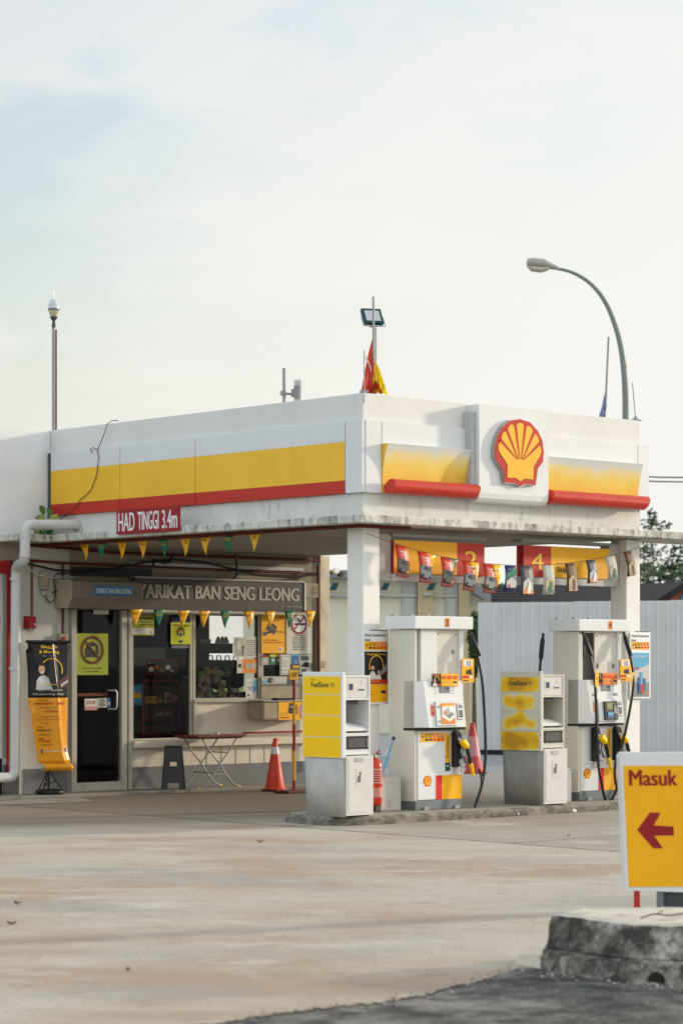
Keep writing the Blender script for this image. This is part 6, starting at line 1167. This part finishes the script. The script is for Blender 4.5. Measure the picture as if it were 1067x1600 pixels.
g = M(); g.tube([(0, 0, 0), (-.005, 0, z_(463))], .014, 'steel_dull', 8); g.o('pole', E)
flag(E, 0, 530, 612, .17, [('flag_red', -.95, .05)], Y, z_, 0, .0, 2); flag(E, 0, 566, 613, .16, [('flag_yellow', -.2, 1.0)], Y, z_, .01, -.0, 5); flag(E, 0, 588, 613, .12, [('flag_red', -.6, .9)], Y, lambda p: z_(p)-0, .0, 0, 9)
g = M(); fq = Fr((0, -.07, 0), (1, 0, 0), (0, 0, 1), (0, -1, 0)); g.poly(fq, [(-.10, z_(556)), (-.08, z_(560)), (-.035, z_(574)), (-.03, z_(584)), (-.06, z_(570)), (-.1, z_(562))], 0, .003, 'paper'); g.o('flag_emblem', E)
Y = 28.25; E = T('roof_rod', 'thin upright rod clamped on the canopy wall corner', 'rod', (wx(569, Y), Y, zz(614, Y)), 'thin rods on the canopy wall', 0, True); g = M(); g.tube([(0, 0, -.1), (.0, 0, (614-547)*Y/F)], .007, 'steel_dull', 6); g.tube([(0, -.12, -.12), (0, -.12, .0), (0, .05, .015)], .012, 'grey_light', 6); g.box((-.05, -.06, 0), (.05, .06, .03), 'steel_dull', .005); g.o('rod', E)
Y = 31.9; zb = 4.2; E = T('flagpole', 'leaning dark flagpole with a rolled blue and white flag near the street lamp', 'flagpole', (wx(943, Y), Y, zb), 'flagpoles on the canopy wall', 0, True); z_ = lambda py: zz(py, Y)-zb; k = Y/F
g = M(); g.tube([(-.02, 0, 0), (8*k, 0, z_(526))], .014, 'steel_dull', 8); g.o('pole', E); flag(E, 0, 612, 651, .11, [('flag_blue', -.5, .35), ('flag_pale', .1, .5)], Y, z_, .03, -.05, 4)
Y = 31.5; E = T('roof_rod', 'short leaning rod on the far right corner of the canopy wall', 'rod', (wx(993, Y), Y, zz(655, Y)), 'thin rods on the canopy wall', 0, True); g = M(); g.tube([(0, 0, 0), (-.04, 0, (655-598)*Y/F)], .008, 'steel_dull', 6); g.lathe((0, 0, -.02), [(.09, 0), (.03, .03), (.015, .06)], 'steel_dull', 8); g.o('rod', E)
# loose cable over the left fascia
def lp(px, py, u=-.065): v, z = lz(px, py, u); return Vector((u, v, z))
pts = [lp(185, 657, .02), lp(175, 657, -.01), lp(168, 662), lp(161, 683), lp(152, 703), lp(154, 715), lp(151, 742), lp(143, 764), lp(136, 772), lp(125, 781), lp(122, 788), lp(108, 802, -.08), lp(90, 815, -.2), lp(72, 828, -.36), lp(62, 838, -.38), lp(58, 850, -.38)]
P0 = pts[0]; g = M(); g.tube([p-Vector((P0.x, P0.y, 0)) for p in pts], .0055, 'ink', 5); q = lp(152, 703)-Vector((P0.x, P0.y, 0)); g.tube([q, lp(146, 699)-Vector((P0.x, P0.y, 0)), lp(141, 701)-Vector((P0.x, P0.y, 0)), lp(144, 708)-Vector((P0.x, P0.y, 0))], .005, 'ink', 5)
one(g, 'loose_cable', 'thin black cable dangling over the yellow band of the left fascia', 'cable', (P0.x, P0.y, 0))
# little plant on the ledge
pv_, pz_ = lz(79, 806, -.18); E = T('wild_plant', 'small green weed growing on the canopy ledge above the drain pipe', 'plant', (-.18, pv_, 3.495))
def leafblade(g, p, d, L, wd, m):
    d = d.normalized(); s_ = d.cross(Vector((0, 0, 1))); s_ = s_.normalized() if s_.length > .05 else Vector((1, 0, 0)); up_ = s_.cross(d)
    pts_ = [p, p+d*L*.35+s_*wd/2+up_*.01, p+d*L-up_*.02, p+d*L*.35-s_*wd/2+up_*.01]; g.add(pts_, [(0, 1, 2), (0, 2, 3)], m)
rnd = random.Random(5); g = M(); gl = M()
mat('leaf_wild', (.07, .16, .03), .5, .3, 8)
for (dv, dz) in ((.14, .26), (-.14, .28), (.02, .36), (.30, .12), (-.05, .16), (.18, .38), (.24, .24)):
    e = Vector((-.03, dv, dz)); g.tube([(0, 0, 0), e*.5+Vector((-.02, 0, .03)), e], .006, 'bark', 5)
    for j in range(3):
        c_ = e*(1-.28*j)+Vector((-.03-.01*j, rnd.uniform(-.06, .06), rnd.uniform(-.03, .03))); a_ = rnd.uniform(-2.6, -.5); L_ = rnd.uniform(.12, .18)
        x_ = Vector((rnd.uniform(-.3, .3), math.cos(a_), math.sin(a_))).normalized(); n_ = Vector((-.8, rnd.uniform(-.4, .3), rnd.uniform(-.1, .5))).normalized(); y_ = n_.cross(x_).normalized()
        P_ = [(0, 0), (.15, .32), (.42, .42), (.75, .24), (1, 0), (.75, -.24), (.42, -.42), (.15, -.32)]; gl.add([c_+x_*px_*L_+y_*py_*L_+n_*(.02*(1-abs(py_)*2)) for px_, py_ in P_], [tuple(range(8))], 'leaf_wild' if rnd.random() < .72 else 'leaf_yel')
g.o('stem', E); gl.o('foliage', E)

# ---------------------------------------------------------------- foreground
Ys = 17.6; X0 = wx(969, Ys); zb = zz(1392, Ys); E = T('entrance_sign', 'yellow entrance sign reading Masuk with a red arrow, on short legs in front', 'sign', (X0, Ys, 0), None, 0, True)
k = Ys/F; w = 108*k; h = (1392-1186)*k; ln = -.045
sx = lambda z: (h-(z-zb))*(-ln)
fr = Fr((0, 0, zb), (1, .06, 0), Vector((ln, 0, 1)).normalized(), Vector((.06, -1, 0)).normalized()); fr.o = Vector((-ln*h, 0, zb))
g = M(); bmz = [(-.0, 0), (w, -.02), (w, h+.02), (w-.02, h+.045), (.02, h+.045), (0, h+.02)]; g.poly(fr, bmz, -.16, 0, 'white_paint'); g.o('sign_box', E)
g = M(); g.rect(fr, .02, .025, w-.008, h-.05, .001, .004, 'yellow_deep'); g.o('yellow_face', E)
g = M(); g.text(fr, 'Masuk', .06, h-.05-.145, .345, .115, .006, 'red_dark', .03, 'l'); 
ay = h-.50-.02; ax0 = .10; aw = 57*k
ar = [(0, 0), (28*k, 28*k), (51*k*.98, 28*k), (51*k*.70-.03, 9*k), (aw, 7*k), (aw, -8*k), (51*k*.72-.03, -8*k), (50*k, -28*k), (30*k, -28*k)]
ar = [(0, 1*k), (21*k, 28*k), (38*k, 28*k), (26*k, 8*k), (57*k, 6*k), (57*k, -8*k), (26*k, -8*k), (39*k, -28*k), (24*k, -28*k)]
g.o('lettering', E); g = M(); g.poly(fr, [(ax0+a_, ay+b_) for a_, b_ in ar], .005, .007, 'red_dark'); g.disc(fr, w*.88, .235, .010, .005, .007, 'brown', 8); g.line(fr, (w*.88, .23), (w*.885, .10), .004, .005, .006, 'brown'); g.o('arrow', E)
for px_, m in ((996, 'red'), (1032, 'plinth_grey')):
    g = M(); xx = wx(px_, Ys)-X0; g.box((xx-.02, .02, 0), (xx+.02, .07, zb+.03), m, .004); g.o('leg', E)
g = M(); g.box((wx(1040, Ys)-X0, .05, .02), (w+.4, .2, zb-.02), 'grey_dark', .01); g.o('base_box', E)
# old kerb block
rnd = random.Random(21)
def rough_block(name_pts_b, name_pts_t, z0, z1, m, mt, parent, nm, rows=5, amp=.018):
    n = len(name_pts_b); dens = []
    def sub(P):
        o_ = []
        for a_, b_ in zip(P, P[1:]+P[:1]):
            L_ = max(1, int((Vector(b_)-Vector(a_)).length/.07))
            for i in range(L_): o_.append(Vector(a_).lerp(Vector(b_), i/L_))
        return o_
    k_ = 10
    def subn(P, cnts):
        o_ = []
        for (a_, b_), c in zip(zip(P, P[1:]+P[:1]), cnts):
            for i in range(c): o_.append(Vector(a_).lerp(Vector(b_), i/c))
        return o_
    cn = [max(1, int((Vector(b_)-Vector(a_)).length/.06)) for a_, b_ in zip(name_pts_b, name_pts_b[1:]+name_pts_b[:1])]
    Bq, Tq = subn(name_pts_b, cn), subn(name_pts_t, cn); rings = []
    for r in range(rows+1):
        t = r/rows; row = []
        for i, (p, q) in enumerate(zip(Bq, Tq)):
            c = p.lerp(q, t); ns = math.sin(i*.9+r*2.1)*.5+math.sin(i*.37+r)*.5; row.append(Vector((c.x+rnd.uniform(-1, 1)*amp*.35, c.y-ns*amp*.15+rnd.uniform(-1, 1)*amp*.35, z0+(z1-z0)*t+(rnd.uniform(-1, 1)*amp*.25 if 0 < r else 0)+(.003*math.sin(i*.5) if r == rows else 0))))
        rings.append(row)
    cen = Vector((sum(p.x for p in Tq)/len(Tq), sum(p.y for p in Tq)/len(Tq), 0)); g = M()
    g.rings(rings, m, True, False, False); inner = [Vector((p.x+(cen.x-p.x)*.03, p.y+(cen.y-p.y)*.08, p.z+.012)) for p in rings[-1]]
    g.rings([rings[-1], inner], mt, True, False, False); g.add(inner, [tuple(range(len(inner)))], mt); return g.o(nm, parent)
E = T('broken_kerb', 'old cracked and mouldy concrete kerb end in the right foreground', 'kerb', (0, 0, 0), None, 0, True)
low_b = [(1.165, 14.22), (1.27, 13.98), (1.62, 13.50), (1.95, 13.50), (4.5, 13.1), (4.5, 14.9), (1.25, 14.75)]
low_t = [(1.175, 14.24), (1.28, 14.02), (1.62, 13.58), (1.95, 13.56), (4.5, 13.16), (4.5, 14.9), (1.26, 14.75)]
g = M(); g.add([(1.22, 14.3, .10), (1.34, 14.06, .10), (1.66, 13.64, .10), (1.97, 13.62, .10), (4.4, 13.3, .10), (4.4, 14.7, .10), (1.4, 14.65, .10), (1.22, 14.3, .15), (1.34, 14.06, .15), (1.66, 13.74, .15), (1.97, 13.66, .15), (4.4, 13.3, .15), (4.4, 14.7, .15), (1.4, 14.65, .15)], [(i, (i+1) % 7, 7+(i+1) % 7, 7+i) for i in range(7)], 'grey_dark'); g.o('crack', E)
rough_block(low_b, low_t, 0.0, .112, 'kerb_old', 'kerb_old', E, 'base_course', 4, .012)
up_b = [(1.20, 14.27), (1.32, 14.09), (1.64, 13.70), (1.97, 13.60), (4.5, 13.22), (4.5, 14.85), (1.40, 14.72)]
up_t = [(1.235, 14.32), (1.36, 14.17), (1.66, 13.80), (1.98, 13.68), (4.5, 13.32), (4.5, 14.8), (1.46, 14.70)]
rough_block(up_b, up_t, .132, .31, 'kerb_old', 'kerb_old_top', E, 'upper_block', 7, .016)
rough_block([(1.03, 14.52), (1.10, 14.30), (1.168, 14.22), (1.20, 14.50)], [(1.05, 14.50), (1.11, 14.33), (1.165, 14.27), (1.19, 14.48)], .0, .05, 'kerb_old_top', 'kerb_old_top', E, 'mortar_patch', 2, .01)
g = M(); g.tube([(1.75, 13.51, .03), (1.77, 13.75, .03)], .05, 'black', 10); g.o('drain_hole', E)
g = M(); rnd = random.Random(33)
def stone(x, y, r):
    b_ = [Vector((x+r*rnd.uniform(-1, 1), y+r*rnd.uniform(-1, 1), rnd.uniform(.004, .012)+r*rnd.uniform(0, 1.1))) for _ in range(7)]; bm = bmesh.new(); [bm.verts.new(q) for q in b_]; bmesh.ops.convex_hull(bm, input=bm.verts[:]); bm.verts.index_update(); g.add([v_.co.copy() for v_ in bm.verts], [[v_.index for v_ in f_.verts] for f_ in bm.faces], rnd.choice(['kerb_old', 'kerb_old_top', 'asphalt', 'kerb_top'])); bm.free()
for _ in range(420):
    x_, y_ = rnd.choice(ep[40:]); 
    if x_ > 3: continue
    stone(x_+rnd.gauss(0, .05), y_+rnd.gauss(-.02, .10), rnd.uniform(.003, .011))
for _ in range(160): t = rnd.random(); stone(1.1+1.2*t+rnd.gauss(0, .03), 14.1-.6*min(1, t*2)+rnd.gauss(-.12, .08), rnd.uniform(.004, .014))
for _ in range(150): stone(rnd.uniform(-2.2, 3), rnd.uniform(12, 22), rnd.uniform(.002, .006))
tag(g.o('loose_gravel'), kind='stuff')
# twigs, scraps of paper and dry leaves
g = M(); g.tube([(0, 0, 0), (.08, .03, .02), (.17, .02, .012), (.26, .06, .02)], .005, 'brown', 5); g.tube([(.1, .03, .02), (.14, .09, .03)], .004, 'brown', 4); one(g, 'twig', 'dry brown twig lying on top of the old kerb', 'twig', (1.72, 14.0, .33), None, 0, True)
for px_, py_, l_ in ((811, 1276, 'crumpled white paper scrap by the island kerb below the weathered cabinet'), (897, 1271, 'crumpled white paper scrap by the island kerb below pump number 4')):
    Y = EYE*F/(py_-HY); g = M(); rr = random.Random(px_); pts_ = [Vector((rr.uniform(-.03, .03), rr.uniform(-.02, .02), rr.uniform(0, .05))) for _ in range(12)]; bm = bmesh.new(); [bm.verts.new(p) for p in pts_]; bmesh.ops.convex_hull(bm, input=bm.verts[:]); bm.verts.index_update(); g.add([v_.co.copy() for v_ in bm.verts], [[v_.index for v_ in f_.verts] for f_ in bm.faces], 'white'); bm.free(); one(g, 'paper_scrap', l_, 'litter', (wx(px_, Y), Y-.02, .008), 'litter at the kerb', 0, True)
for i, (px_, py_, l_) in enumerate(((406, 1318, 'dark curled dry leaf on the pale forecourt below the striped post'), (18, 1447, 'dark dry leaf on the forecourt near the left edge'), (28, 1415, 'brown dry leaf on the left forecourt, the upper of two'), (201, 1520, 'tiny dark leaf on the lower left forecourt'), (888, 1309, 'small dark leaf on the grey slab in front of pump number 4'))):
    Y = EYE*F/(py_-HY); g = M(); L_ = .032 if i in (0, 1, 2) else .014; grd = [[Vector((L_*(j/4-.5)*2*(1 if abs(j-2) < 2 else 1), .02*(i_-1)*math.sin(math.pi*(j+.4)/4.8), .012*abs(j-2)/2+.004*i_)) for j in range(5)] for i_ in range(3)]; g.sheet(grd, 'brown', .003, (0, 0, 1)); one(g, 'dry_leaf', l_, 'leaf', (wx(px_, Y), Y, .009), 'dry leaves on the forecourt', rnd.uniform(-.4, .4), True)

# ---------------------------------------------------------------- behind the station
# corrugated hoarding
def hoarding(label, x0, x1, Ya, Yb, H, z0=.12):
    a_ = Vector((wx(x0, Ya), Ya, 0)); b_ = Vector((wx(x1, Yb), Yb, 0)); L_ = (b_-a_).length; ang = math.atan2(b_.y-a_.y, b_.x-a_.x)
    E = T('hoarding', label, 'hoarding', a_, 'corrugated metal hoardings', ang, True); prof = []; x = 0; p_ = .19
    while x < L_: prof += [(x, 0), (x+p_*.5, 0), (x+p_*.62, -.035), (x+p_*.86, -.035)]; x += p_
    for s0 in range(0, len(prof), 40):
        seg = prof[s0:s0+41]; g = M(); t_ = .002*(s0//40 % 2)
        if len(seg) < 3: continue
        vs_ = [Vector((x_, y_-t_, z0)) for x_, y_ in seg]+[Vector((x_, y_-t_, H+.01*((s0//40) % 3))) for x_, y_ in seg]+[Vector((x_, y_-t_+.003, z0)) for x_, y_ in seg]+[Vector((x_, y_-t_+.003, H+.01*((s0//40) % 3))) for x_, y_ in seg]; n = len(seg)
        g.add(vs_, [(i, i+1, n+i+1, n+i) for i in range(n-1)]+[(2*n+i+1, 2*n+i, 3*n+i, 3*n+i+1) for i in range(n-1)], 'hoarding'); g.o('sheet_panel', E)
    g = M(); g.box((0, .01, .0), (L_, .12, .06), 'grey_dark'); g.box((0, -.06, .055), (L_, .0, .10), 'black'); g.o('bottom_rail', E)
    return E
hoarding('long pale grey corrugated hoarding behind the pumps', 747, 1290, 47.6, 45.5, 2.98)
hoarding('short pale corrugated hoarding far behind the worn pillar', 495, 760, 72, 66, 2.15)
# cream building
Yb = 62; E = T('cream_building', 'cream building with tan pilasters and slanting roof end behind the station', 'building', (wx(380, Yb), Yb, 0), None, 0, True); xx = lambda px: wx(px, Yb)-wx(380, Yb)
g = M(); g.box((0, 0, 0), (xx(752), 9, 3.25+.7), 'cream_wall'); g.o('wall', E)
for a_, b_ in ((652, 676), (716, 733)): g = M(); g.box((xx(a_), -.25, 0), (xx(b_), -.003, 4.0), 'tan_wall'); g.o('pilaster', E)
g = M(); g.box((0, -.14, zz(933, Yb)), (xx(650), -.003, zz(928, Yb)), 'cream_shade'); g.box((xx(677), -.14, zz(933, Yb)), (xx(715), -.003, zz(930, Yb)), 'cream_shade'); g.o('string_course', E)
for a_, b_ in ((628, 650), (696, 715)): g = M(); g.box((xx(a_), -.08, 1.0), (xx(b_), -.004, zz(900, Yb)), 'grey_light'); g.box((xx(a_)+.05, -.1, 1.05), (xx(b_)-.05, -.082, zz(935, Yb)), 'cream_shade'); g.o('window', E)
for px_ in (521, 600, 671):
    g = M(); x_ = xx(px_); zf = zz(918, Yb); g.poly(Fr((x_, -.5, zf), (1, 0, .0), (0.25, 0, 1), (0, -1, 0)), [(-.08, -.09), (.08, -.09), (.12, .09), (-.04, .09)], 0, .35, 'teal'); g.box((x_-.16, -.6, zf-.22), (x_+.02, -.1, zf-.14), 'grey_light'); g.o('wall_lamp', E)
g = M(); rz = zz(862, Yb); g.box((-.4, -.5, 3.95), (xx(752)+.3, 9.3, 4.15), 'grey_mid'); g.hexa([(xx(738), -.9, zz(921, Yb)-.12), (xx(764), -.9, zz(936, Yb)-.12), (xx(764), 4, zz(936, Yb)-.12), (xx(738), 4, zz(921, Yb)-.12), (xx(738), -.9, zz(913, Yb)), (xx(764), -.9, zz(929, Yb)), (xx(764), 4, zz(929, Yb)), (xx(738), 4, zz(913, Yb))], 'grey_mid'); g.o('roof', E)
# house with dark tiled roof
Yh = 70; E = T('tiled_house', 'low house with dark tiled roof and orange gable behind the hoarding', 'house', (wx(770, Yh), Yh, 0), None, 0, True); xx = lambda px: wx(px, Yh)-wx(770, Yh)
eave = zz(960, Yh); ridge = zz(914, Yh+5)
g = M(); g.box((xx(775), 1, 0), (xx(1150), 9, eave), 'cream_shade'); g.o('wall', E)
g = M(); g.hexa([(xx(748), 0, eave-.1), (xx(1180), 0, eave-.1), (xx(1180), 5, ridge-.1), (xx(752), 5, ridge-.1), (xx(748), 0, eave), (xx(1180), 0, eave), (xx(1180), 5, ridge+.08), (xx(752), 5, ridge)], 'roof_tile'); g.hexa([(xx(752), 5.003, ridge-.1), (xx(1180), 5.003, ridge-.1), (xx(1180), 10, eave-.1), (xx(748), 10, eave-.1), (xx(752), 5.003, ridge), (xx(1180), 5.003, ridge+.08), (xx(1180), 10, eave), (xx(748), 10, eave)], 'roof_tile')
for k_ in range(9): g.box((xx(775)+.0, .3+.5*k_, eave+(ridge-eave)*(.3+.5*k_)/5+.0), (xx(1170), .34+.5*k_, eave+(ridge-eave)*(.3+.5*k_)/5+.03), 'roof_tile')
g.o('roof', E)
g = M(); fr2 = Fr((0, -1.0, 0), (1, 0, 0), (0, 0, 1), (0, -1, 0)); A_ = (xx(1026), zz(944, Yh-1)); T_ = (xx(1072), zz(911, Yh-1)); Bq = (xx(1130), zz(944, Yh-1))
g.poly(fr2, [(A_[0]-.2, 0), (Bq[0], 0), Bq, T_, A_, (A_[0]-.2, A_[1]-.2)], -.3, 0, 'orange_wall'); g.poly(fr2, [(xx(1057), 0), (xx(1100), 0), (xx(1100), zz(927, Yh)), (xx(1062), zz(927, Yh)), (xx(1057), zz(933, Yh))], .002, .06, 'blue_light'); g.o('gable', E)
g = M(); g.poly(fr2, [(A_[0]-.55, A_[1]-.1), (A_[0]-.1, A_[1]-.1), (T_[0], T_[1]+.02), (T_[0], T_[1]+.16)], -.9, .5, 'roof_tile'); g.poly(fr2, [(T_[0], T_[1]+.16), (T_[0], T_[1]+.02), (Bq[0]+.1, Bq[1]), (Bq[0]+.4, Bq[1])], -.9, .5, 'roof_tile'); g.o('gable_roof', E)
# hill and trees
g = M(); n_ = 40; vs_ = []
for j in range(12):
    for i in range(n_+1):
        x = -20+150*i/n_; y = 105+j*9; h_ = 6.0*math.sin(min(1, j/5)*math.pi/2)*(1/(1+math.exp(-(x-2)/6)))+.35*math.sin(x*.35+j)*min(1, j/3); vs_.append(Vector((x, y, max(-.2, h_) if j else -.3)))
g.add(vs_, [(j*(n_+1)+i, j*(n_+1)+i+1, (j+1)*(n_+1)+i+1, (j+1)*(n_+1)+i) for j in range(11) for i in range(n_)], 'grass', True); tag(g.o('hill'), kind='structure')
def tree(label, x, y, z0, H, crowns, name='tree', seed=1, lean=0, leafm='leaf_far', lf=.32, dens=260, thin=1):
    rnd = random.Random(seed); E = T(name, label, 'tree', (x, y, z0), 'trees beyond the station', 0, True); g = M()
    top = Vector((lean, 0, H*.75)); g.tube([(0, 0, -.5), (lean*.25, 0, H*.3), (lean*.6, .1, H*.55), top], [H*.03*thin, H*.022*thin, H*.016*thin, H*.006*thin], 'bark', 7)
    for (cx_, cz_, rx, rz) in crowns: b_ = Vector((lean*.4, 0, H*.35)); c_ = Vector((cx_, 0, cz_)); g.tube([b_, b_.lerp(c_, .5)+Vector((0, 0, -.1*rz)), c_], [H*.010*thin, H*.007*thin, H*.003*thin], 'bark', 5)
    g.o('trunk', E); g = M()
    for (cx_, cz_, rx, rz) in crowns:
        for i in range(int(dens*max(.4, rx*rz/2))):
            while True:
                p = Vector((rnd.uniform(-1, 1), rnd.uniform(-1, 1), rnd.uniform(-1, 1)))
                if p.length < 1 and rnd.random() < .35+.65*p.length: break
            cl = math.sin(p.x*5+cx_)*math.sin(p.z*6+cz_)
            if cl < -.45: continue
            c_ = Vector((cx_+p.x*rx, p.y*rx*.8, cz_+p.z*rz)); s_ = lf*rnd.uniform(.5, 1.2); a_ = Vector((rnd.gauss(0, 1), rnd.gauss(0, 1), rnd.gauss(0, .6))).normalized(); b_ = a_.orthogonal().normalized()
            g.add([c_-a_*s_, c_+b_*s_*.4, c_+a_*s_, c_-b_*s_*.4], [(0, 1, 2, 3)], leafm if rnd.random() < .7 else 'leaf_far2')
    g.o('crown', E); return E
Yt = 118; kk = Yt/F; zt_ = lambda py: zz(py, Yt)-5.4; X_ = lambda px, b_: (px-b_)*kk
tree('tall thin pine like tree rising highest over the canopy edge', wx(1022, Yt), Yt, 5.4, 4.6, [(X_(1018, 1022), zt_(808), .2, .5), (X_(1015, 1022), zt_(818), .5, .3), (X_(1033, 1022), zt_(822), .55, .25), (X_(1012, 1022), zt_(862), .8, .4), (X_(1024, 1022), zt_(858), .7, .35), (X_(1022, 1022), zt_(888), .8, .5)], seed=3, lean=-.2, lf=.16, dens=170, thin=.35)
tree('dark spreading tree just right of the right column', wx(1006, Yt+4), Yt+4, 5.5, 3, [(X_(1004, 1006), zt_(856), .6, .45), (X_(1008, 1006), zt_(878), .7, .5), (X_(1012, 1006), zt_(893), .8, .5)], seed=4, lf=.18, dens=200, thin=.5)
tree('small dark tree leaning right beyond the tiled roof', wx(1047, Yt+2), Yt+2, 5.4, 2.8, [(X_(1046, 1047), zt_(888), .9, .7), (X_(1056, 1047), zt_(868), .5, .5), (X_(1066, 1047), zt_(856), .6, .35), (X_(1050, 1047), zt_(878), .5, .5), (X_(1043, 1047), zt_(884), .35, .3)], seed=5, lean=.7, lf=.17, dens=180, thin=.5)
tree('dark round tree at the right edge beyond the tiled roof', wx(1078, Yt+8), Yt+8, 5.4, 2.4, [(0, zt_(888), 1.4, .6), (.3, zt_(880), .9, .5)], seed=6, lf=.28)
tree('green bush between the cream building and the long hoarding', wx(741, 53), 53, 0, 2.4, [(.0, 2.45, .13, .5), (.02, 1.9, .10, .4)], 'bush', 7, 0, 'leaf', .10, 1600)
tree('dense low dark tree just beyond the tiled roof ridge', wx(1012, Yt+10), Yt+10, 5.5, 1.6, [(0, 1.0, 1.1, .55), (1.6, .9, .9, .5), (-.9, 1.2, .6, .5)], seed=12, lf=.2, dens=900)
tree('hazy tree low between the number boards', wx(800, 150), 150, 5.0, 2.5, [(-1.5, 1.3, 1.6, .8), (1.0, 1.5, 1.5, .7)], seed=8, leafm='leaf_far2', lf=.3)
# red leaved plant behind the right column foot, yellow thing at the sign
Y = 33; E = T('red_leaf_plant', 'small purple leaved plant beside the foot of the right column', 'plant', (wx(1002, Y), Y, .1), None, 0, True); g = M(); gl = M(); rnd = random.Random(9)
g.tube([(0, 0, 0), (0, 0, .35)], .012, 'bark', 6)
for i in range(26): a_ = rnd.uniform(0, 6.28); leafblade(gl, Vector((0, 0, .28+.12*rnd.random())), Vector((math.cos(a_), math.sin(a_), rnd.uniform(.1, .9))), rnd.uniform(.14, .24), .035, 'leaf_purple')
g.o('stem', E); gl.o('foliage', E)
# street lamp
Yl = 60; k = Yl/F; X0 = wx(975, Yl); E = T('street_lamp', 'tall curved grey green street lamp arching left above the canopy', 'street lamp', (X0, Yl, 0), None, 0, True)
P_ = [(977, None), (977.5, 660), (977, 610), (974, 570), (968.5, 535), (960, 505), (949, 478), (935, 456), (918, 439), (900, 428), (884, 422), (868, 419)]
pts = [Vector((wx(px_, Yl)-X0, 0, 0 if py_ is None else zz(py_, Yl))) for px_, py_ in P_]; RR = [.10, .085, .082, .075, .068, .062, .056, .05, .046, .042, .038, .036]; sp_, sr_ = [], []
for i in range(len(pts)-1):
    p0, p1, p2, p3 = pts[max(i-1, 1 if i else 0)], pts[i], pts[i+1], pts[min(i+2, len(pts)-1)]
    for q in range(6 if i > 0 else 1):
        t = q/6; sp_.append(.5*((2*p1)+(p2-p0)*t+(2*p0-5*p1+4*p2-p3)*t*t+(3*p1-p0-3*p2+p3)*t**3) if i > 0 else p1); sr_.append(RR[i]+(RR[i+1]-RR[i])*t)
sp_.append(pts[-1]); sr_.append(RR[-1]); g = M(); g.tube(sp_, sr_, 'post_green', 12); g.tube([Vector((wx(975.5, Yl)-X0, 0, zz(574, Yl))), Vector((wx(974, Yl)-X0, 0, zz(566, Yl)))], .085, 'steel_dull', 12); g.o('pole', E)
def lh(px_, py_): return Vector((wx(px_, Yl)-X0, 0, zz(py_, Yl)))
def ringx(px_, yc, hw, hh): c = lh(px_, yc); return [c+Vector((0, hw*math.cos(a_), hh*k*math.sin(a_))) for a_ in [math.radians(q*30) for q in range(12)]]
g = M(); g.rings([ringx(823, 411, .12, 4.5), ringx(824.5, 410, .16, 6.5), (ringx(834, 409.5, .18, 7.5)), ringx(850, 411, .17, 7), ringx(858, 414, .12, 6), ringx(870, 418, .06, 3.5), ringx(873, 419, .04, 2.5)], 'lamp_body'); g.o('lamp_head', E)
g = M(); g.rings([ringx(824, 416, .10, 1), ringx(830, 419, .15, 4.5), ringx(845, 421, .15, 4.6), ringx(856, 419.5, .11, 3), ringx(859, 417, .05, 1)], 'lamp_bowl'); g.o('lamp_bowl', E)
# overhead wires
for y0, y1, l_ in ((738.5, 742, 'upper overhead wire at the right edge'), (745, 749.5, 'lower overhead wire at the right edge')):
    Y = 75; a_ = Vector((wx(600, Y), Y+6, zz(y0-26-55, Y))); b_ = Vector((wx(1500, Y), Y-2, zz(y1+20-55, Y))); g = M(); g.tube([(a_.lerp(b_, i/20)-Vector((0, 0, 1.1*4*(i/20)*(1-i/20)))) - Vector((a_.x, a_.y, 0)) for i in range(21)], .022, 'teal', 5)
    one(g, 'overhead_wire', l_+' beyond the canopy', 'wire', (a_.x, a_.y, 0), 'overhead wires', 0, True)
